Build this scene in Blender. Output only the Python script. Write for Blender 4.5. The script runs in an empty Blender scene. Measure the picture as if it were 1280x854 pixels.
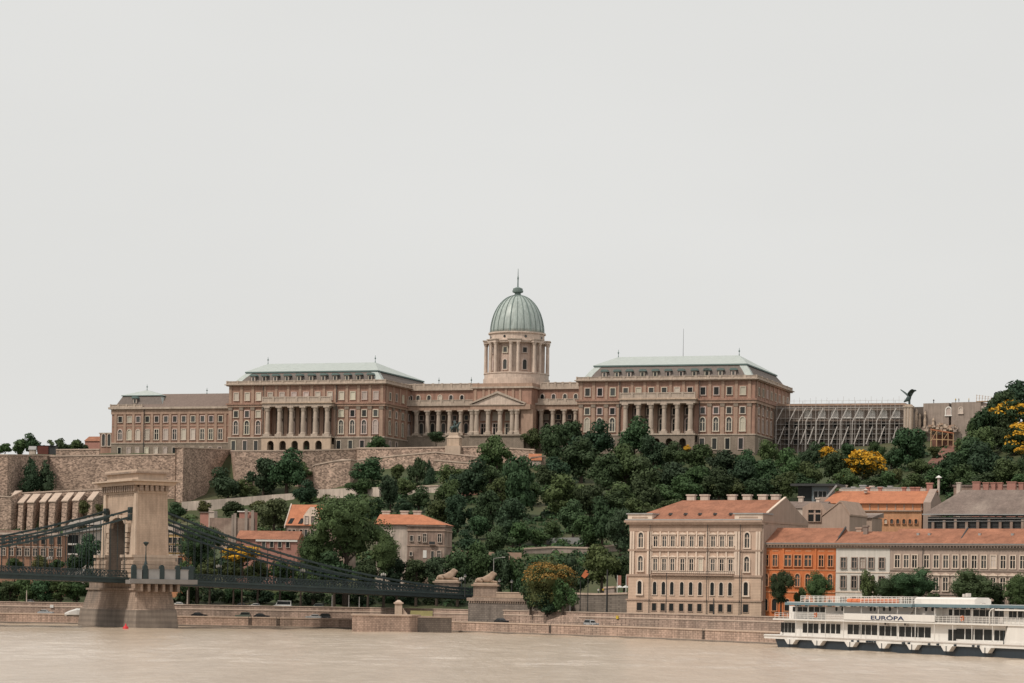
import bpy, bmesh, math, random
import numpy as np
from mathutils import Vector, Matrix, Euler

# ---------------------------------------------------------------- camera, world, sun, exposure
F = 3300.0          # focal length in photograph pixels (1280 wide)
HC = 8.8            # eye height above the river
HB = 322.0          # horizon below the picture centre
RHO = 0.016         # slight roll of the hand-held camera
scene = bpy.context.scene
cam_d = bpy.data.cameras.new("camera")
cam = bpy.data.objects.new("camera", cam_d)
scene.collection.objects.link(cam)
scene.camera = cam
cam_d.sensor_width = 36.0
cam_d.lens = F / 1280.0 * 36.0
cam_d.shift_x = RHO * HB / 1280.0
cam_d.shift_y = HB / 1280.0
cam_d.clip_start = 1.0
cam_d.clip_end = 20000.0
cam.matrix_world = Matrix.Translation((0, 0, HC)) @ Matrix.Rotation(math.radians(90), 4, 'X') @ Matrix.Rotation(RHO, 4, 'Z')

SUN_AZ = math.radians(-128)     # where the sun stands: behind the camera, to the left
SUN_EL = math.radians(50)
world = bpy.data.worlds.new("World")
scene.world = world
world.use_nodes = True
wn = world.node_tree
for n in list(wn.nodes):
    wn.nodes.remove(n)
w_out = wn.nodes.new('ShaderNodeOutputWorld')
w_bg = wn.nodes.new('ShaderNodeBackground')
w_sky = wn.nodes.new('ShaderNodeTexSky')
w_sky.sky_type = 'NISHITA'
w_sky.sun_disc = False
w_sky.sun_elevation = SUN_EL
w_sky.sun_rotation = SUN_AZ
w_sky.air_density = 1.0
w_sky.dust_density = 4.0
w_mix = wn.nodes.new('ShaderNodeMix')
w_mix.data_type = 'RGBA'
w_mix.inputs[0].default_value = 0.955          # high cloud sheet in front of the blue
w_tc = wn.nodes.new('ShaderNodeTexCoord')
w_map = wn.nodes.new('ShaderNodeMapping')
w_map.inputs['Scale'].default_value = (1.0, 1.0, 3.0)
w_noise = wn.nodes.new('ShaderNodeTexNoise')
w_noise.inputs['Scale'].default_value = 3.2
w_noise.inputs['Detail'].default_value = 4.0
w_ramp = wn.nodes.new('ShaderNodeValToRGB')
w_ramp.color_ramp.elements[0].position = 0.3
w_ramp.color_ramp.elements[0].color = (7.50, 7.46, 7.24, 1)
w_ramp.color_ramp.elements[1].position = 0.7
w_ramp.color_ramp.elements[1].color = (7.86, 7.82, 7.60, 1)
wn.links.new(w_tc.outputs['Generated'], w_map.inputs['Vector'])
wn.links.new(w_map.outputs['Vector'], w_noise.inputs['Vector'])
wn.links.new(w_noise.outputs['Fac'], w_ramp.inputs['Fac'])
wn.links.new(w_sky.outputs['Color'], w_mix.inputs[6])
wn.links.new(w_ramp.outputs['Color'], w_mix.inputs[7])
wn.links.new(w_mix.outputs[2], w_bg.inputs['Color'])
w_bg.inputs['Strength'].default_value = 0.10
wn.links.new(w_bg.outputs['Background'], w_out.inputs['Surface'])

sun_d = bpy.data.lights.new("sun", 'SUN')
sun_d.energy = 2.3
sun_d.angle = math.radians(6)
sun_d.color = (1.0, 0.93, 0.83)
sun = bpy.data.objects.new("sun", sun_d)
scene.collection.objects.link(sun)
sdir = Vector((math.sin(SUN_AZ) * math.cos(SUN_EL), math.cos(SUN_AZ) * math.cos(SUN_EL), math.sin(SUN_EL)))
sun.rotation_euler = sdir.to_track_quat('Z', 'Y').to_euler()
sun.location = (-300, -300, 500)

scene.view_settings.view_transform = 'Standard'
scene.view_settings.look = 'None'
scene.view_settings.exposure = 0.0
scene.view_settings.gamma = 1.0
scene.view_settings.use_curve_mapping = False
scene.render.engine = 'CYCLES'
scene.cycles.max_bounces = 5
scene.cycles.diffuse_bounces = 2
scene.cycles.glossy_bounces = 2
scene.cycles.transparent_max_bounces = 8
scene.cycles.volume_bounces = 1
scene.cycles.use_denoising = True
scene.cycles.denoiser = 'OPENIMAGEDENOISE'
scene.cycles.denoising_input_passes = 'RGB_ALBEDO_NORMAL'

# ---------------------------------------------------------------- measuring helpers
def ab(px, py):
    dx, dy = px - 640.0, py - 427.0
    k = 1.0 + RHO * RHO
    return (dx + RHO * dy) / k, (dy - RHO * dx) / k

def at(px, py, D):
    """world point seen at photograph pixel (px,py) at distance D"""
    a, b = ab(px, py)
    return Vector((a * D / F, D, HC + (HB - b) * D / F))

def onz(px, py, z):
    a, b = ab(px, py)
    D = (HC - z) * F / (b - HB)
    return Vector((a * D / F, D, z))

def to_px(X, D, Z):
    a, b = X * F / D, HB - (Z - HC) * F / D
    return 640 + a - RHO * b, 427 + b + RHO * a

class Frame:
    """local axes of a facade: x along it, y into the building, z up"""
    def __init__(self, x, y, z, yaw):
        self.o = Vector((x, y, z)); self.yaw = yaw
        self.ux = Vector((math.cos(yaw), math.sin(yaw), 0))
        self.uy = Vector((-math.sin(yaw), math.cos(yaw), 0))
    def sub(self, x=0, y=0, z=0):
        p = self.w(x, y, z)
        return Frame(p.x, p.y, p.z, self.yaw)
    def w(self, x, y, z=0):
        return self.o + self.ux * x + self.uy * y + Vector((0, 0, z))
    def l(self, P):
        d = Vector(P) - self.o
        return d.dot(self.ux), d.dot(self.uy), d.z
    def loc(self, px, py, y0=0.0):
        """local (x,z) on the plane y=y0 seen at pixel"""
        a, b = ab(px, py)
        r = Vector((a / F, 1.0, (HB - b) / F))
        q = self.w(0, y0) - Vector((0, 0, HC))
        t = q.dot(self.uy) / r.dot(self.uy)
        P = Vector((0, 0, HC)) + r * t
        d = P - self.o
        return d.dot(self.ux), d.z
    def x(self, px, py=600, y0=0.0): return self.loc(px, py, y0)[0]
    def z(self, px, py, y0=0.0): return self.loc(px, py, y0)[1]
    def side(self, px, py, x0):
        """local (y,z) on the plane x=x0 seen at pixel"""
        a, b = ab(px, py)
        r = Vector((a / F, 1.0, (HB - b) / F))
        q = self.w(x0, 0) - Vector((0, 0, HC))
        t = q.dot(self.ux) / r.dot(self.ux)
        P = Vector((0, 0, HC)) + r * t
        d = P - self.o
        return d.dot(self.uy), d.z

# ---------------------------------------------------------------- materials
def srgb(r, g, b):
    def c(v):
        v /= 255.0
        return v / 12.92 if v <= 0.04045 else ((v + 0.055) / 1.055) ** 2.4
    return (c(r), c(g), c(b))

MATS = {}
def mat(name, col, rough=0.85, var=0.18, scale=0.6, streak=0.0, bump=0.0, spec=0.25, metal=0.0, obj_var=0.0, pattern=None, pscale=1.0, pamt=0.25, tint=None):
    if name in MATS: return MATS[name]
    m = bpy.data.materials.new(name); m.use_nodes = True
    nt = m.node_tree; N = nt.nodes; L = nt.links
    bs = N['Principled BSDF']
    bs.inputs['Roughness'].default_value = rough
    bs.inputs['Specular IOR Level'].default_value = spec
    bs.inputs['Metallic'].default_value = metal
    tc = N.new('ShaderNodeTexCoord')
    vec = tc.outputs['Object']
    rgb = N.new('ShaderNodeRGB'); rgb.outputs[0].default_value = (*col, 1)
    cur = rgb.outputs[0]
    def mul(cur, fac_socket, lo, hi):
        mr = N.new('ShaderNodeMapRange')
        mr.inputs['From Min'].default_value = 0.25; mr.inputs['From Max'].default_value = 0.75
        mr.inputs['To Min'].default_value = lo; mr.inputs['To Max'].default_value = hi
        L.new(fac_socket, mr.inputs['Value'])
        vm = N.new('ShaderNodeVectorMath'); vm.operation = 'SCALE'
        L.new(cur, vm.inputs[0]); L.new(mr.outputs[0], vm.inputs['Scale'])
        return vm.outputs[0]
    if var > 0:
        no = N.new('ShaderNodeTexNoise'); no.inputs['Scale'].default_value = scale
        no.inputs['Detail'].default_value = 6; no.inputs['Roughness'].default_value = 0.65
        L.new(vec, no.inputs['Vector'])
        cur = mul(cur, no.outputs['Fac'], 1 - var, 1 + var)
        if tint:
            n2 = N.new('ShaderNodeTexNoise'); n2.inputs['Scale'].default_value = scale * 0.37
            n2.inputs['Detail'].default_value = 5
            L.new(vec, n2.inputs['Vector'])
            mr = N.new('ShaderNodeMapRange'); mr.inputs['From Min'].default_value = 0.48; mr.inputs['From Max'].default_value = 0.66
            L.new(n2.outputs['Fac'], mr.inputs['Value'])
            mx = N.new('ShaderNodeMix'); mx.data_type = 'RGBA'
            L.new(mr.outputs[0], mx.inputs[0]); L.new(cur, mx.inputs[6]); mx.inputs[7].default_value = (*tint, 1)
            cur = mx.outputs[2]
    if streak > 0:
        mp = N.new('ShaderNodeMapping'); mp.inputs['Scale'].default_value = (1.6, 1.6, 0.12)
        no2 = N.new('ShaderNodeTexNoise'); no2.inputs['Scale'].default_value = 1.0; no2.inputs['Detail'].default_value = 4
        L.new(vec, mp.inputs['Vector']); L.new(mp.outputs[0], no2.inputs['Vector'])
        cur = mul(cur, no2.outputs['Fac'], 1 - streak, 1 + streak * 0.6)
    pat_out = None
    if pattern:
        sp = N.new('ShaderNodeSeparateXYZ'); L.new(vec, sp.inputs[0])
        ad = N.new('ShaderNodeMath'); ad.operation = 'ADD'; L.new(sp.outputs[0], ad.inputs[0]); L.new(sp.outputs[1], ad.inputs[1])
        cb = N.new('ShaderNodeCombineXYZ'); L.new(ad.outputs[0], cb.inputs[0]); L.new(sp.outputs[2], cb.inputs[1])
        if pattern == 'ashlar':
            br = N.new('ShaderNodeTexBrick'); br.inputs['Scale'].default_value = pscale
            br.inputs['Color1'].default_value = (0.95, 0.95, 0.95, 1); br.inputs['Color2'].default_value = (0.45, 0.45, 0.45, 1)
            br.inputs['Mortar'].default_value = (0, 0, 0, 1); br.inputs['Mortar Size'].default_value = 0.03
            L.new(cb.outputs[0], br.inputs['Vector'])
            bw = N.new('ShaderNodeRGBToBW'); L.new(br.outputs['Color'], bw.inputs[0]); pat_out = bw.outputs[0]
        elif pattern == 'rubble':
            vo = N.new('ShaderNodeTexVoronoi'); vo.inputs['Scale'].default_value = pscale
            mp2 = N.new('ShaderNodeMapping'); mp2.inputs['Scale'].default_value = (0.7, 0.7, 1.3)
            L.new(vec, mp2.inputs['Vector']); L.new(mp2.outputs[0], vo.inputs['Vector'])
            bw = N.new('ShaderNodeRGBToBW'); L.new(vo.outputs['Color'], bw.inputs[0]); pat_out = bw.outputs[0]
        elif pattern == 'tile':
            wv = N.new('ShaderNodeTexWave'); wv.bands_direction = 'X'; wv.inputs['Scale'].default_value = pscale
            wv.inputs['Distortion'].default_value = 0.6
            L.new(cb.outputs[0], wv.inputs['Vector']); pat_out = wv.outputs['Fac']
        elif pattern == 'rows':
            wv = N.new('ShaderNodeTexWave'); wv.bands_direction = 'Y'; wv.inputs['Scale'].default_value = pscale
            wv.inputs['Distortion'].default_value = 0.3
            L.new(cb.outputs[0], wv.inputs['Vector']); pat_out = wv.outputs['Fac']
        cur = mul(cur, pat_out, 1 - pamt, 1 + pamt)
    if obj_var > 0:
        oi = N.new('ShaderNodeObjectInfo')
        hs = N.new('ShaderNodeHueSaturation')
        mr = N.new('ShaderNodeMapRange'); mr.inputs['To Min'].default_value = 1 - obj_var; mr.inputs['To Max'].default_value = 1 + obj_var
        L.new(oi.outputs['Random'], mr.inputs['Value']); L.new(mr.outputs[0], hs.inputs['Value'])
        m2 = N.new('ShaderNodeMath'); m2.operation = 'MULTIPLY_ADD'; m2.inputs[1].default_value = 0.07; m2.inputs[2].default_value = 0.465
        m3 = N.new('ShaderNodeMath'); m3.operation = 'FRACT'
        m4 = N.new('ShaderNodeMath'); m4.operation = 'MULTIPLY'; m4.inputs[1].default_value = 7.31
        L.new(oi.outputs['Random'], m4.inputs[0]); L.new(m4.outputs[0], m3.inputs[0]); L.new(m3.outputs[0], m2.inputs[0]); L.new(m2.outputs[0], hs.inputs['Hue'])
        L.new(cur, hs.inputs['Color']); cur = hs.outputs[0]
    L.new(cur, bs.inputs['Base Color'])
    if bump > 0:
        nb = N.new('ShaderNodeTexNoise'); nb.inputs['Scale'].default_value = scale * 4; nb.inputs['Detail'].default_value = 4
        L.new(vec, nb.inputs['Vector'])
        bp = N.new('ShaderNodeBump'); bp.inputs['Strength'].default_value = bump; bp.inputs['Distance'].default_value = 0.3
        L.new(pat_out if pat_out is not None else nb.outputs['Fac'], bp.inputs['Height']); L.new(bp.outputs[0], bs.inputs['Normal'])
    MATS[name] = m
    return m

M = {}
M['brick'] = mat('palace pink stucco', (0.348, 0.207, 0.156), var=0.22, scale=0.3, streak=0.26)
M['pilaster'] = mat('palace pilaster stone', (0.395, 0.268, 0.202), var=0.18, scale=0.5, streak=0.2)
M['trim'] = mat('palace pale trim', (0.47, 0.38, 0.31), var=0.18, scale=0.5, streak=0.24)
M['rustic'] = mat('grey rusticated base', (0.245, 0.195, 0.155), var=0.18, scale=0.5, streak=0.15, pattern='ashlar', pscale=0.5, pamt=0.12)
M['cream'] = mat('cream arcade stone', (0.54, 0.405, 0.305), var=0.12, scale=0.5, streak=0.18)
M['slate'] = mat('mansard slate', (0.178, 0.148, 0.132), var=0.15, scale=0.7, streak=0.15, pattern='rows', pscale=1.2, pamt=0.12)
M['copper'] = mat('green copper', (0.44, 0.475, 0.45), rough=0.6, var=0.12, scale=0.5, streak=0.1)
M['copper_dark'] = mat('dark copper edge', (0.13, 0.18, 0.17), rough=0.6, var=0.1)
M['dome'] = mat('dome copper', (0.37, 0.42, 0.392), rough=0.42, var=0.12, scale=0.3, streak=0.3, spec=0.5)
M['domerib'] = mat('dome seam copper', (0.17, 0.215, 0.20), rough=0.6, var=0.1)
M['drum'] = mat('drum stone', (0.60, 0.48, 0.40), var=0.2, scale=0.4, streak=0.2)
M['drumbrick'] = mat('drum wall', (0.54, 0.405, 0.335), var=0.18, scale=0.4, streak=0.2)
M['brownroof'] = mat('brown roof', (0.20, 0.15, 0.127), var=0.12, scale=0.5, streak=0.2)
M['pane'] = mat('window pane', (0.055, 0.056, 0.053), rough=0.3, var=0.25, scale=0.35, spec=0.22, obj_var=0.6)
M['panelight'] = mat('blinded pane', (0.52, 0.45, 0.38), rough=0.6, var=0.1, obj_var=0.2)
M['frame'] = mat('window surround', (0.56, 0.47, 0.40), var=0.1, scale=1.0, obj_var=0.1)
M['shadewall'] = mat('shade painted loggia wall', (0.165, 0.125, 0.105), var=0.15, scale=0.4, streak=0.2)  # darkened colour carries the shade behind the columns
M['rubble'] = mat('rubble stone', (0.40, 0.285, 0.222), var=0.3, scale=0.25, streak=0.2, pattern='rubble', pscale=1.9, pamt=0.42, bump=0.4)
M['rubblecap'] = mat('wall coping stone', (0.52, 0.40, 0.32), var=0.2, scale=0.4, streak=0.1)
M['ashlar'] = mat('bridge limestone', (0.44, 0.325, 0.245), var=0.16, scale=0.25, streak=0.22, pattern='ashlar', pscale=0.55, pamt=0.07)
M['ashlarlight'] = mat('bridge limestone trim', (0.52, 0.40, 0.31), var=0.14, scale=0.3, streak=0.15)
M['archshade'] = mat('arch stone in painted shade', (0.17, 0.135, 0.11), var=0.25, scale=0.25, streak=0.2, pattern='ashlar', pscale=0.5, pamt=0.12)  # shade of the gateway tunnel put into the stone colour
M['pier'] = mat('pier stone', (0.345, 0.255, 0.20), var=0.3, scale=0.16, streak=0.3, pattern='ashlar', pscale=0.45, pamt=0.14, tint=(0.185, 0.15, 0.125))
M['piergrey'] = mat('pier flood stained stone', (0.235, 0.193, 0.16), var=0.26, scale=0.2, streak=0.15, pattern='rows', pscale=0.22, pamt=0.10)
M['abut'] = mat('dark abutment stone', (0.20, 0.165, 0.14), var=0.25, scale=0.2, streak=0.2, pattern='ashlar', pscale=0.5, pamt=0.2)
M['quaystone'] = mat('quay stone', (0.40, 0.285, 0.225), var=0.3, scale=0.2, streak=0.35, pattern='ashlar', pscale=0.55, pamt=0.26, tint=(0.30, 0.225, 0.18))
M['quaycap'] = mat('quay coping', (0.50, 0.38, 0.30), var=0.2, scale=0.4)
M['asphalt'] = mat('asphalt', (0.06, 0.058, 0.055), var=0.2, scale=0.3)
M['paving'] = mat('quay paving', (0.20, 0.17, 0.145), var=0.25, scale=0.2)
M['iron'] = mat('painted bridge iron', (0.032, 0.047, 0.048), rough=0.55, var=0.2, scale=0.5, spec=0.3)
M['ironlight'] = mat('weathered bridge iron', (0.042, 0.06, 0.06), rough=0.5, var=0.2, scale=0.5)
M['ironpale'] = mat('pale walkway plate', (0.245, 0.225, 0.21), rough=0.6, var=0.15)
M['steel'] = mat('grey steel', (0.34, 0.32, 0.30), rough=0.5, var=0.15)
M['scafsteel'] = mat('scaffold tube', (0.46, 0.42, 0.39), rough=0.5, var=0.15)
M['scafdark'] = mat('dark scaffold deck', (0.13, 0.105, 0.09), var=0.25, scale=0.4)  # plain dark brown for decks, rails and a few wall pieces
M['concrete'] = mat('raw concrete', (0.33, 0.265, 0.225), var=0.2, scale=0.3, streak=0.2)
M['tileorange'] = mat('orange roof tile', (0.44, 0.175, 0.095), var=0.22, scale=0.5, streak=0.1, pattern='tile', pscale=1.3, pamt=0.10)
M['tilered'] = mat('red roof tile', (0.315, 0.138, 0.084), var=0.34, scale=0.3, streak=0.2, pattern='tile', pscale=1.3, pamt=0.12)
M['tilebrown'] = mat('old brown roof tile', (0.20, 0.152, 0.13), var=0.3, scale=0.3, streak=0.2, pattern='tile', pscale=1.3, pamt=0.16, tint=(0.29, 0.23, 0.195))
M['zinc'] = mat('zinc sheet', (0.33, 0.32, 0.31), rough=0.45, var=0.15)
M['manwall'] = mat('mansion plaster', (0.545, 0.395, 0.305), var=0.14, scale=0.4, streak=0.15)
M['manrust'] = mat('mansion rusticated plaster', (0.555, 0.40, 0.30), var=0.16, scale=0.4, streak=0.1, pattern='rows', pscale=0.85, pamt=0.12)
M['manpale'] = mat('mansion pale plaster', (0.70, 0.56, 0.455), var=0.12, scale=0.4, streak=0.12)
M['mantrim'] = mat('mansion trim', (0.40, 0.285, 0.22), var=0.16, scale=0.5, streak=0.12)
M['gable'] = mat('bare gable render', (0.40, 0.295, 0.235), var=0.1, scale=0.3, streak=0.15)
M['orange'] = mat('orange plaster', (0.56, 0.175, 0.066), var=0.18, scale=0.4, streak=0.12)
M['dullbrick'] = mat('dull brick wall', (0.36, 0.20, 0.135), var=0.2, scale=0.4, streak=0.2)
M['orangedull'] = mat('dull orange plaster', (0.52, 0.27, 0.15), var=0.2, scale=0.4, streak=0.15)
M['orangepale'] = mat('pale orange plaster', (0.60, 0.28, 0.15), var=0.12, scale=0.4, streak=0.12)
M['white'] = mat('off white plaster', (0.64, 0.585, 0.525), var=0.08, scale=0.4, streak=0.1)
M['greige'] = mat('grey brown plaster', (0.42, 0.32, 0.265), var=0.12, scale=0.4, streak=0.12)
M['greigetrim'] = mat('grey brown trim', (0.36, 0.275, 0.23), var=0.12, scale=0.4, streak=0.12)
M['ochre'] = mat('ochre plaster', (0.55, 0.38, 0.17), var=0.1, scale=0.4)
M['oldwall'] = mat('crumbling plaster', (0.29, 0.205, 0.165), var=0.35, scale=0.5, streak=0.25, tint=(0.42, 0.32, 0.26))
M['palewall'] = mat('pale bare plaster', (0.56, 0.46, 0.39), var=0.2, scale=0.3, streak=0.25)
M['modern'] = mat('pale cladding', (0.55, 0.49, 0.44), var=0.08)
M['glassdark'] = mat('dark glazing', (0.02, 0.022, 0.022), rough=0.25, var=0.3, spec=0.15)
M['darkmetal'] = mat('dark metal', (0.05, 0.05, 0.05), rough=0.5, var=0.1)
M['bluegrey'] = mat('blue grey cladding', (0.16, 0.19, 0.205), rough=0.5, var=0.1)
M['rust'] = mat('rust red sheet', (0.13, 0.045, 0.035), var=0.2)
M['pinkhouse'] = mat('faded red wall', (0.40, 0.20, 0.16), var=0.15)
M['shipwhite'] = mat('ship white paint', (0.76, 0.72, 0.67), rough=0.5, var=0.05, scale=0.3, streak=0.05, spec=0.4)
M['shipgrey'] = mat('ship grey panel', (0.60, 0.55, 0.51), rough=0.5, var=0.06)  # plain light grey, also on props and fittings
M['hull'] = mat('ship dark blue hull', (0.018, 0.03, 0.042), rough=0.4, var=0.2, scale=0.2, streak=0.2, spec=0.4)
M['awning'] = mat('blue grey awning', (0.16, 0.23, 0.255), rough=0.7, var=0.1)
M['navy'] = mat('navy lettering', (0.03, 0.045, 0.10), rough=0.5, var=0)
M['orangekit'] = mat('orange rescue gear', (0.62, 0.19, 0.085), rough=0.6, var=0.1)
M['red'] = mat('red paint', (0.60, 0.035, 0.04), rough=0.5, var=0.05)
M['dirt'] = mat('red brown soil', (0.20, 0.098, 0.072), var=0.3, scale=0.3)
M['dryearth'] = mat('dry pale earth', (0.40, 0.27, 0.20), var=0.25, scale=0.3)
M['bark'] = mat('bark', (0.07, 0.052, 0.04), var=0.25, scale=2)
M['bronze'] = mat('green bronze', (0.045, 0.07, 0.066), rough=0.5, var=0.3, scale=2, spec=0.4)
M['lionstone'] = mat('lion stone', (0.37, 0.265, 0.195), var=0.2, scale=1.0)
M['carsilver'] = mat('silver car paint', (0.42, 0.42, 0.42), rough=0.3, var=0, spec=0.5)
M['carblack'] = mat('black car paint', (0.02, 0.022, 0.025), rough=0.25, var=0, spec=0.5)
M['carwhite'] = mat('white car paint', (0.72, 0.70, 0.67), rough=0.3, var=0, spec=0.5)
M['cargreen'] = mat('grey green car paint', (0.13, 0.15, 0.12), rough=0.3, var=0, spec=0.5)
M['tyre'] = mat('tyre rubber', (0.02, 0.02, 0.02), var=0)
M['skin'] = mat('skin', (0.45, 0.28, 0.2), var=0)
M['cloth_white'] = mat('white cloth', (0.62, 0.6, 0.57), var=0.05)
M['cloth_dark'] = mat('dark cloth', (0.035, 0.04, 0.05), var=0.05)
M['cloth_yellow'] = mat('yellow cloth', (0.6, 0.42, 0.06), var=0.05)
M['lampglass'] = mat('lamp glass', (0.45, 0.42, 0.38), rough=0.3, var=0)
M['wood'] = mat('raw timber', (0.50, 0.33, 0.19), var=0.2)
M['grassground'] = mat('hillside grass and soil', (0.055, 0.070, 0.030), var=0.4, scale=0.09, tint=(0.095, 0.088, 0.045))
M['lawn'] = mat('dry grass', (0.20, 0.17, 0.07), var=0.3, scale=0.3)

def leafmat(name, col, ov=0.3):
    m = mat(name, col, rough=0.7, var=0.45, scale=0.35, spec=0.15, obj_var=ov)
    return m
M['leaf'] = leafmat('leaf dark green', (0.050, 0.080, 0.036), 0.28)
M['leafmid'] = leafmat('leaf mid green', (0.072, 0.106, 0.041), 0.26)
M['leaflight'] = leafmat('leaf light green', (0.085, 0.105, 0.048), 0.2)
M['leafblue'] = leafmat('leaf blue green', (0.040, 0.066, 0.035), 0.26)
M['leafolive'] = leafmat('leaf olive', (0.084, 0.094, 0.036), 0.15)
M['blossom'] = mat('yellow blossom', (0.62, 0.34, 0.035), rough=0.7, var=0.35, scale=0.35, spec=0.1)
M['blossomrust'] = leafmat('orange seed pods', (0.25, 0.14, 0.042), 0.1)

# ---------------------------------------------------------------- mesh helpers
class MB:
    def __init__(self): self.v = []; self.f = []; self.m = []; self.mats = []
    def mi(self, m):
        if isinstance(m, str): m = M[m]
        if m not in self.mats: self.mats.append(m)
        return self.mats.index(m)
    def add(self, vs, fs, m):
        o = len(self.v); k = self.mi(m)
        self.v += [tuple(v) for v in vs]
        for f in fs:
            self.f.append([i + o for i in f]); self.m.append(k)
        return self
    def box(self, x0, x1, y0, y1, z0, z1, m):
        vs = [(x0, y0, z0), (x1, y0, z0), (x1, y1, z0), (x0, y1, z0), (x0, y0, z1), (x1, y0, z1), (x1, y1, z1), (x0, y1, z1)]
        return self.add(vs, [(0, 3, 2, 1), (4, 5, 6, 7), (0, 1, 5, 4), (1, 2, 6, 5), (2, 3, 7, 6), (3, 0, 4, 7)], m)
    def prism(self, pts, y0, y1, m):
        """polygon in (x,z), extruded along y"""
        n = len(pts)
        vs = [(p[0], y0, p[1]) for p in pts] + [(p[0], y1, p[1]) for p in pts]
        fs = [list(range(n)), list(range(2 * n - 1, n - 1, -1))]
        fs += [(i, i + n, (i + 1) % n + n, (i + 1) % n) for i in range(n)]
        return self.add(vs, fs, m)
    def prismx(self, pts, x0, x1, m):
        """polygon in (y,z), extruded along x"""
        n = len(pts)
        vs = [(x0, p[0], p[1]) for p in pts] + [(x1, p[0], p[1]) for p in pts]
        fs = [list(range(n)), list(range(2 * n - 1, n - 1, -1))]
        fs += [(i, i + n, (i + 1) % n + n, (i + 1) % n) for i in range(n)]
        return self.add(vs, fs, m)
    def prismz(self, pts, z0, z1, m, top=None):
        n = len(pts); t = top or pts
        vs = [(p[0], p[1], z0) for p in pts] + [(p[0], p[1], z1) for p in t]
        fs = [list(range(n - 1, -1, -1)), list(range(n, 2 * n))]
        fs += [(i, (i + 1) % n, (i + 1) % n + n, i + n) for i in range(n)]
        return self.add(vs, fs, m)
    def lathe(self, prof, cx, cy, n, m, cap=True):
        vs = []; fs = []
        for r, z in prof:
            for k in range(n):
                t = 2 * math.pi * k / n
                vs.append((cx + r * math.cos(t), cy + r * math.sin(t), z))
        for i in range(len(prof) - 1):
            for k in range(n):
                a = i * n + k; b = i * n + (k + 1) % n
                fs.append((a, b, b + n, a + n))
        if cap:
            fs.append(list(range(n - 1, -1, -1))); fs.append([(len(prof) - 1) * n + k for k in range(n)])
        return self.add(vs, fs, m)
    def cyl(self, cx, cy, z0, z1, r0, r1, n, m): return self.lathe([(r0, z0), (r1, z1)], cx, cy, n, m)
    def bar(self, p, q, w, h, m):
        p, q = Vector(p), Vector(q); d = (q - p).normalized()
        up = Vector((0, 0, 1)) if abs(d.z) < 0.95 else Vector((0, 1, 0))
        s = d.cross(up).normalized() * w / 2; u = s.cross(d).normalized() * h / 2
        vs = [p - s - u, p + s - u, p + s + u, p - s + u, q - s - u, q + s - u, q + s + u, q - s + u]
        return self.add(vs, [(0, 1, 2, 3), (7, 6, 5, 4), (0, 4, 5, 1), (1, 5, 6, 2), (2, 6, 7, 3), (3, 7, 4, 0)], m)
    def quad(self, a, b, c, d, m): return self.add([a, b, c, d], [(0, 1, 2, 3)], m)
    def build(self, name, parent=None, smooth=False):
        me = bpy.data.meshes.new(name)
        me.from_pydata(self.v, [], self.f); me.update()
        for m in self.mats: me.materials.append(m)
        me.polygons.foreach_set('material_index', self.m)
        bm = bmesh.new(); bm.from_mesh(me); bmesh.ops.recalc_face_normals(bm, faces=bm.faces); bm.to_mesh(me); bm.free()
        if smooth: me.polygons.foreach_set('use_smooth', [True] * len(me.polygons))
        o = bpy.data.objects.new(name, me); scene.collection.objects.link(o)
        if parent is not None: o.parent = parent
        return o

def link(name, me, parent=None):
    o = bpy.data.objects.new(name, me); scene.collection.objects.link(o)
    if parent is not None: o.parent = parent
    return o
def tag(o, label=None, cat=None, group=None, kind=None):
    if label: o['label'] = label
    if cat: o['category'] = cat
    if group: o['group'] = group
    if kind: o['kind'] = kind
    return o
def thing(name, label, cat, fr=None, group=None, loc=None, rz=0.0):
    o = bpy.data.objects.new(name, None); scene.collection.objects.link(o)
    o.empty_display_size = 0.5
    if fr is not None: o.location = fr.o; o.rotation_euler = (0, 0, fr.yaw)
    if loc is not None: o.location = loc; o.rotation_euler = (0, 0, rz)
    return tag(o, label, cat, group)

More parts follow.
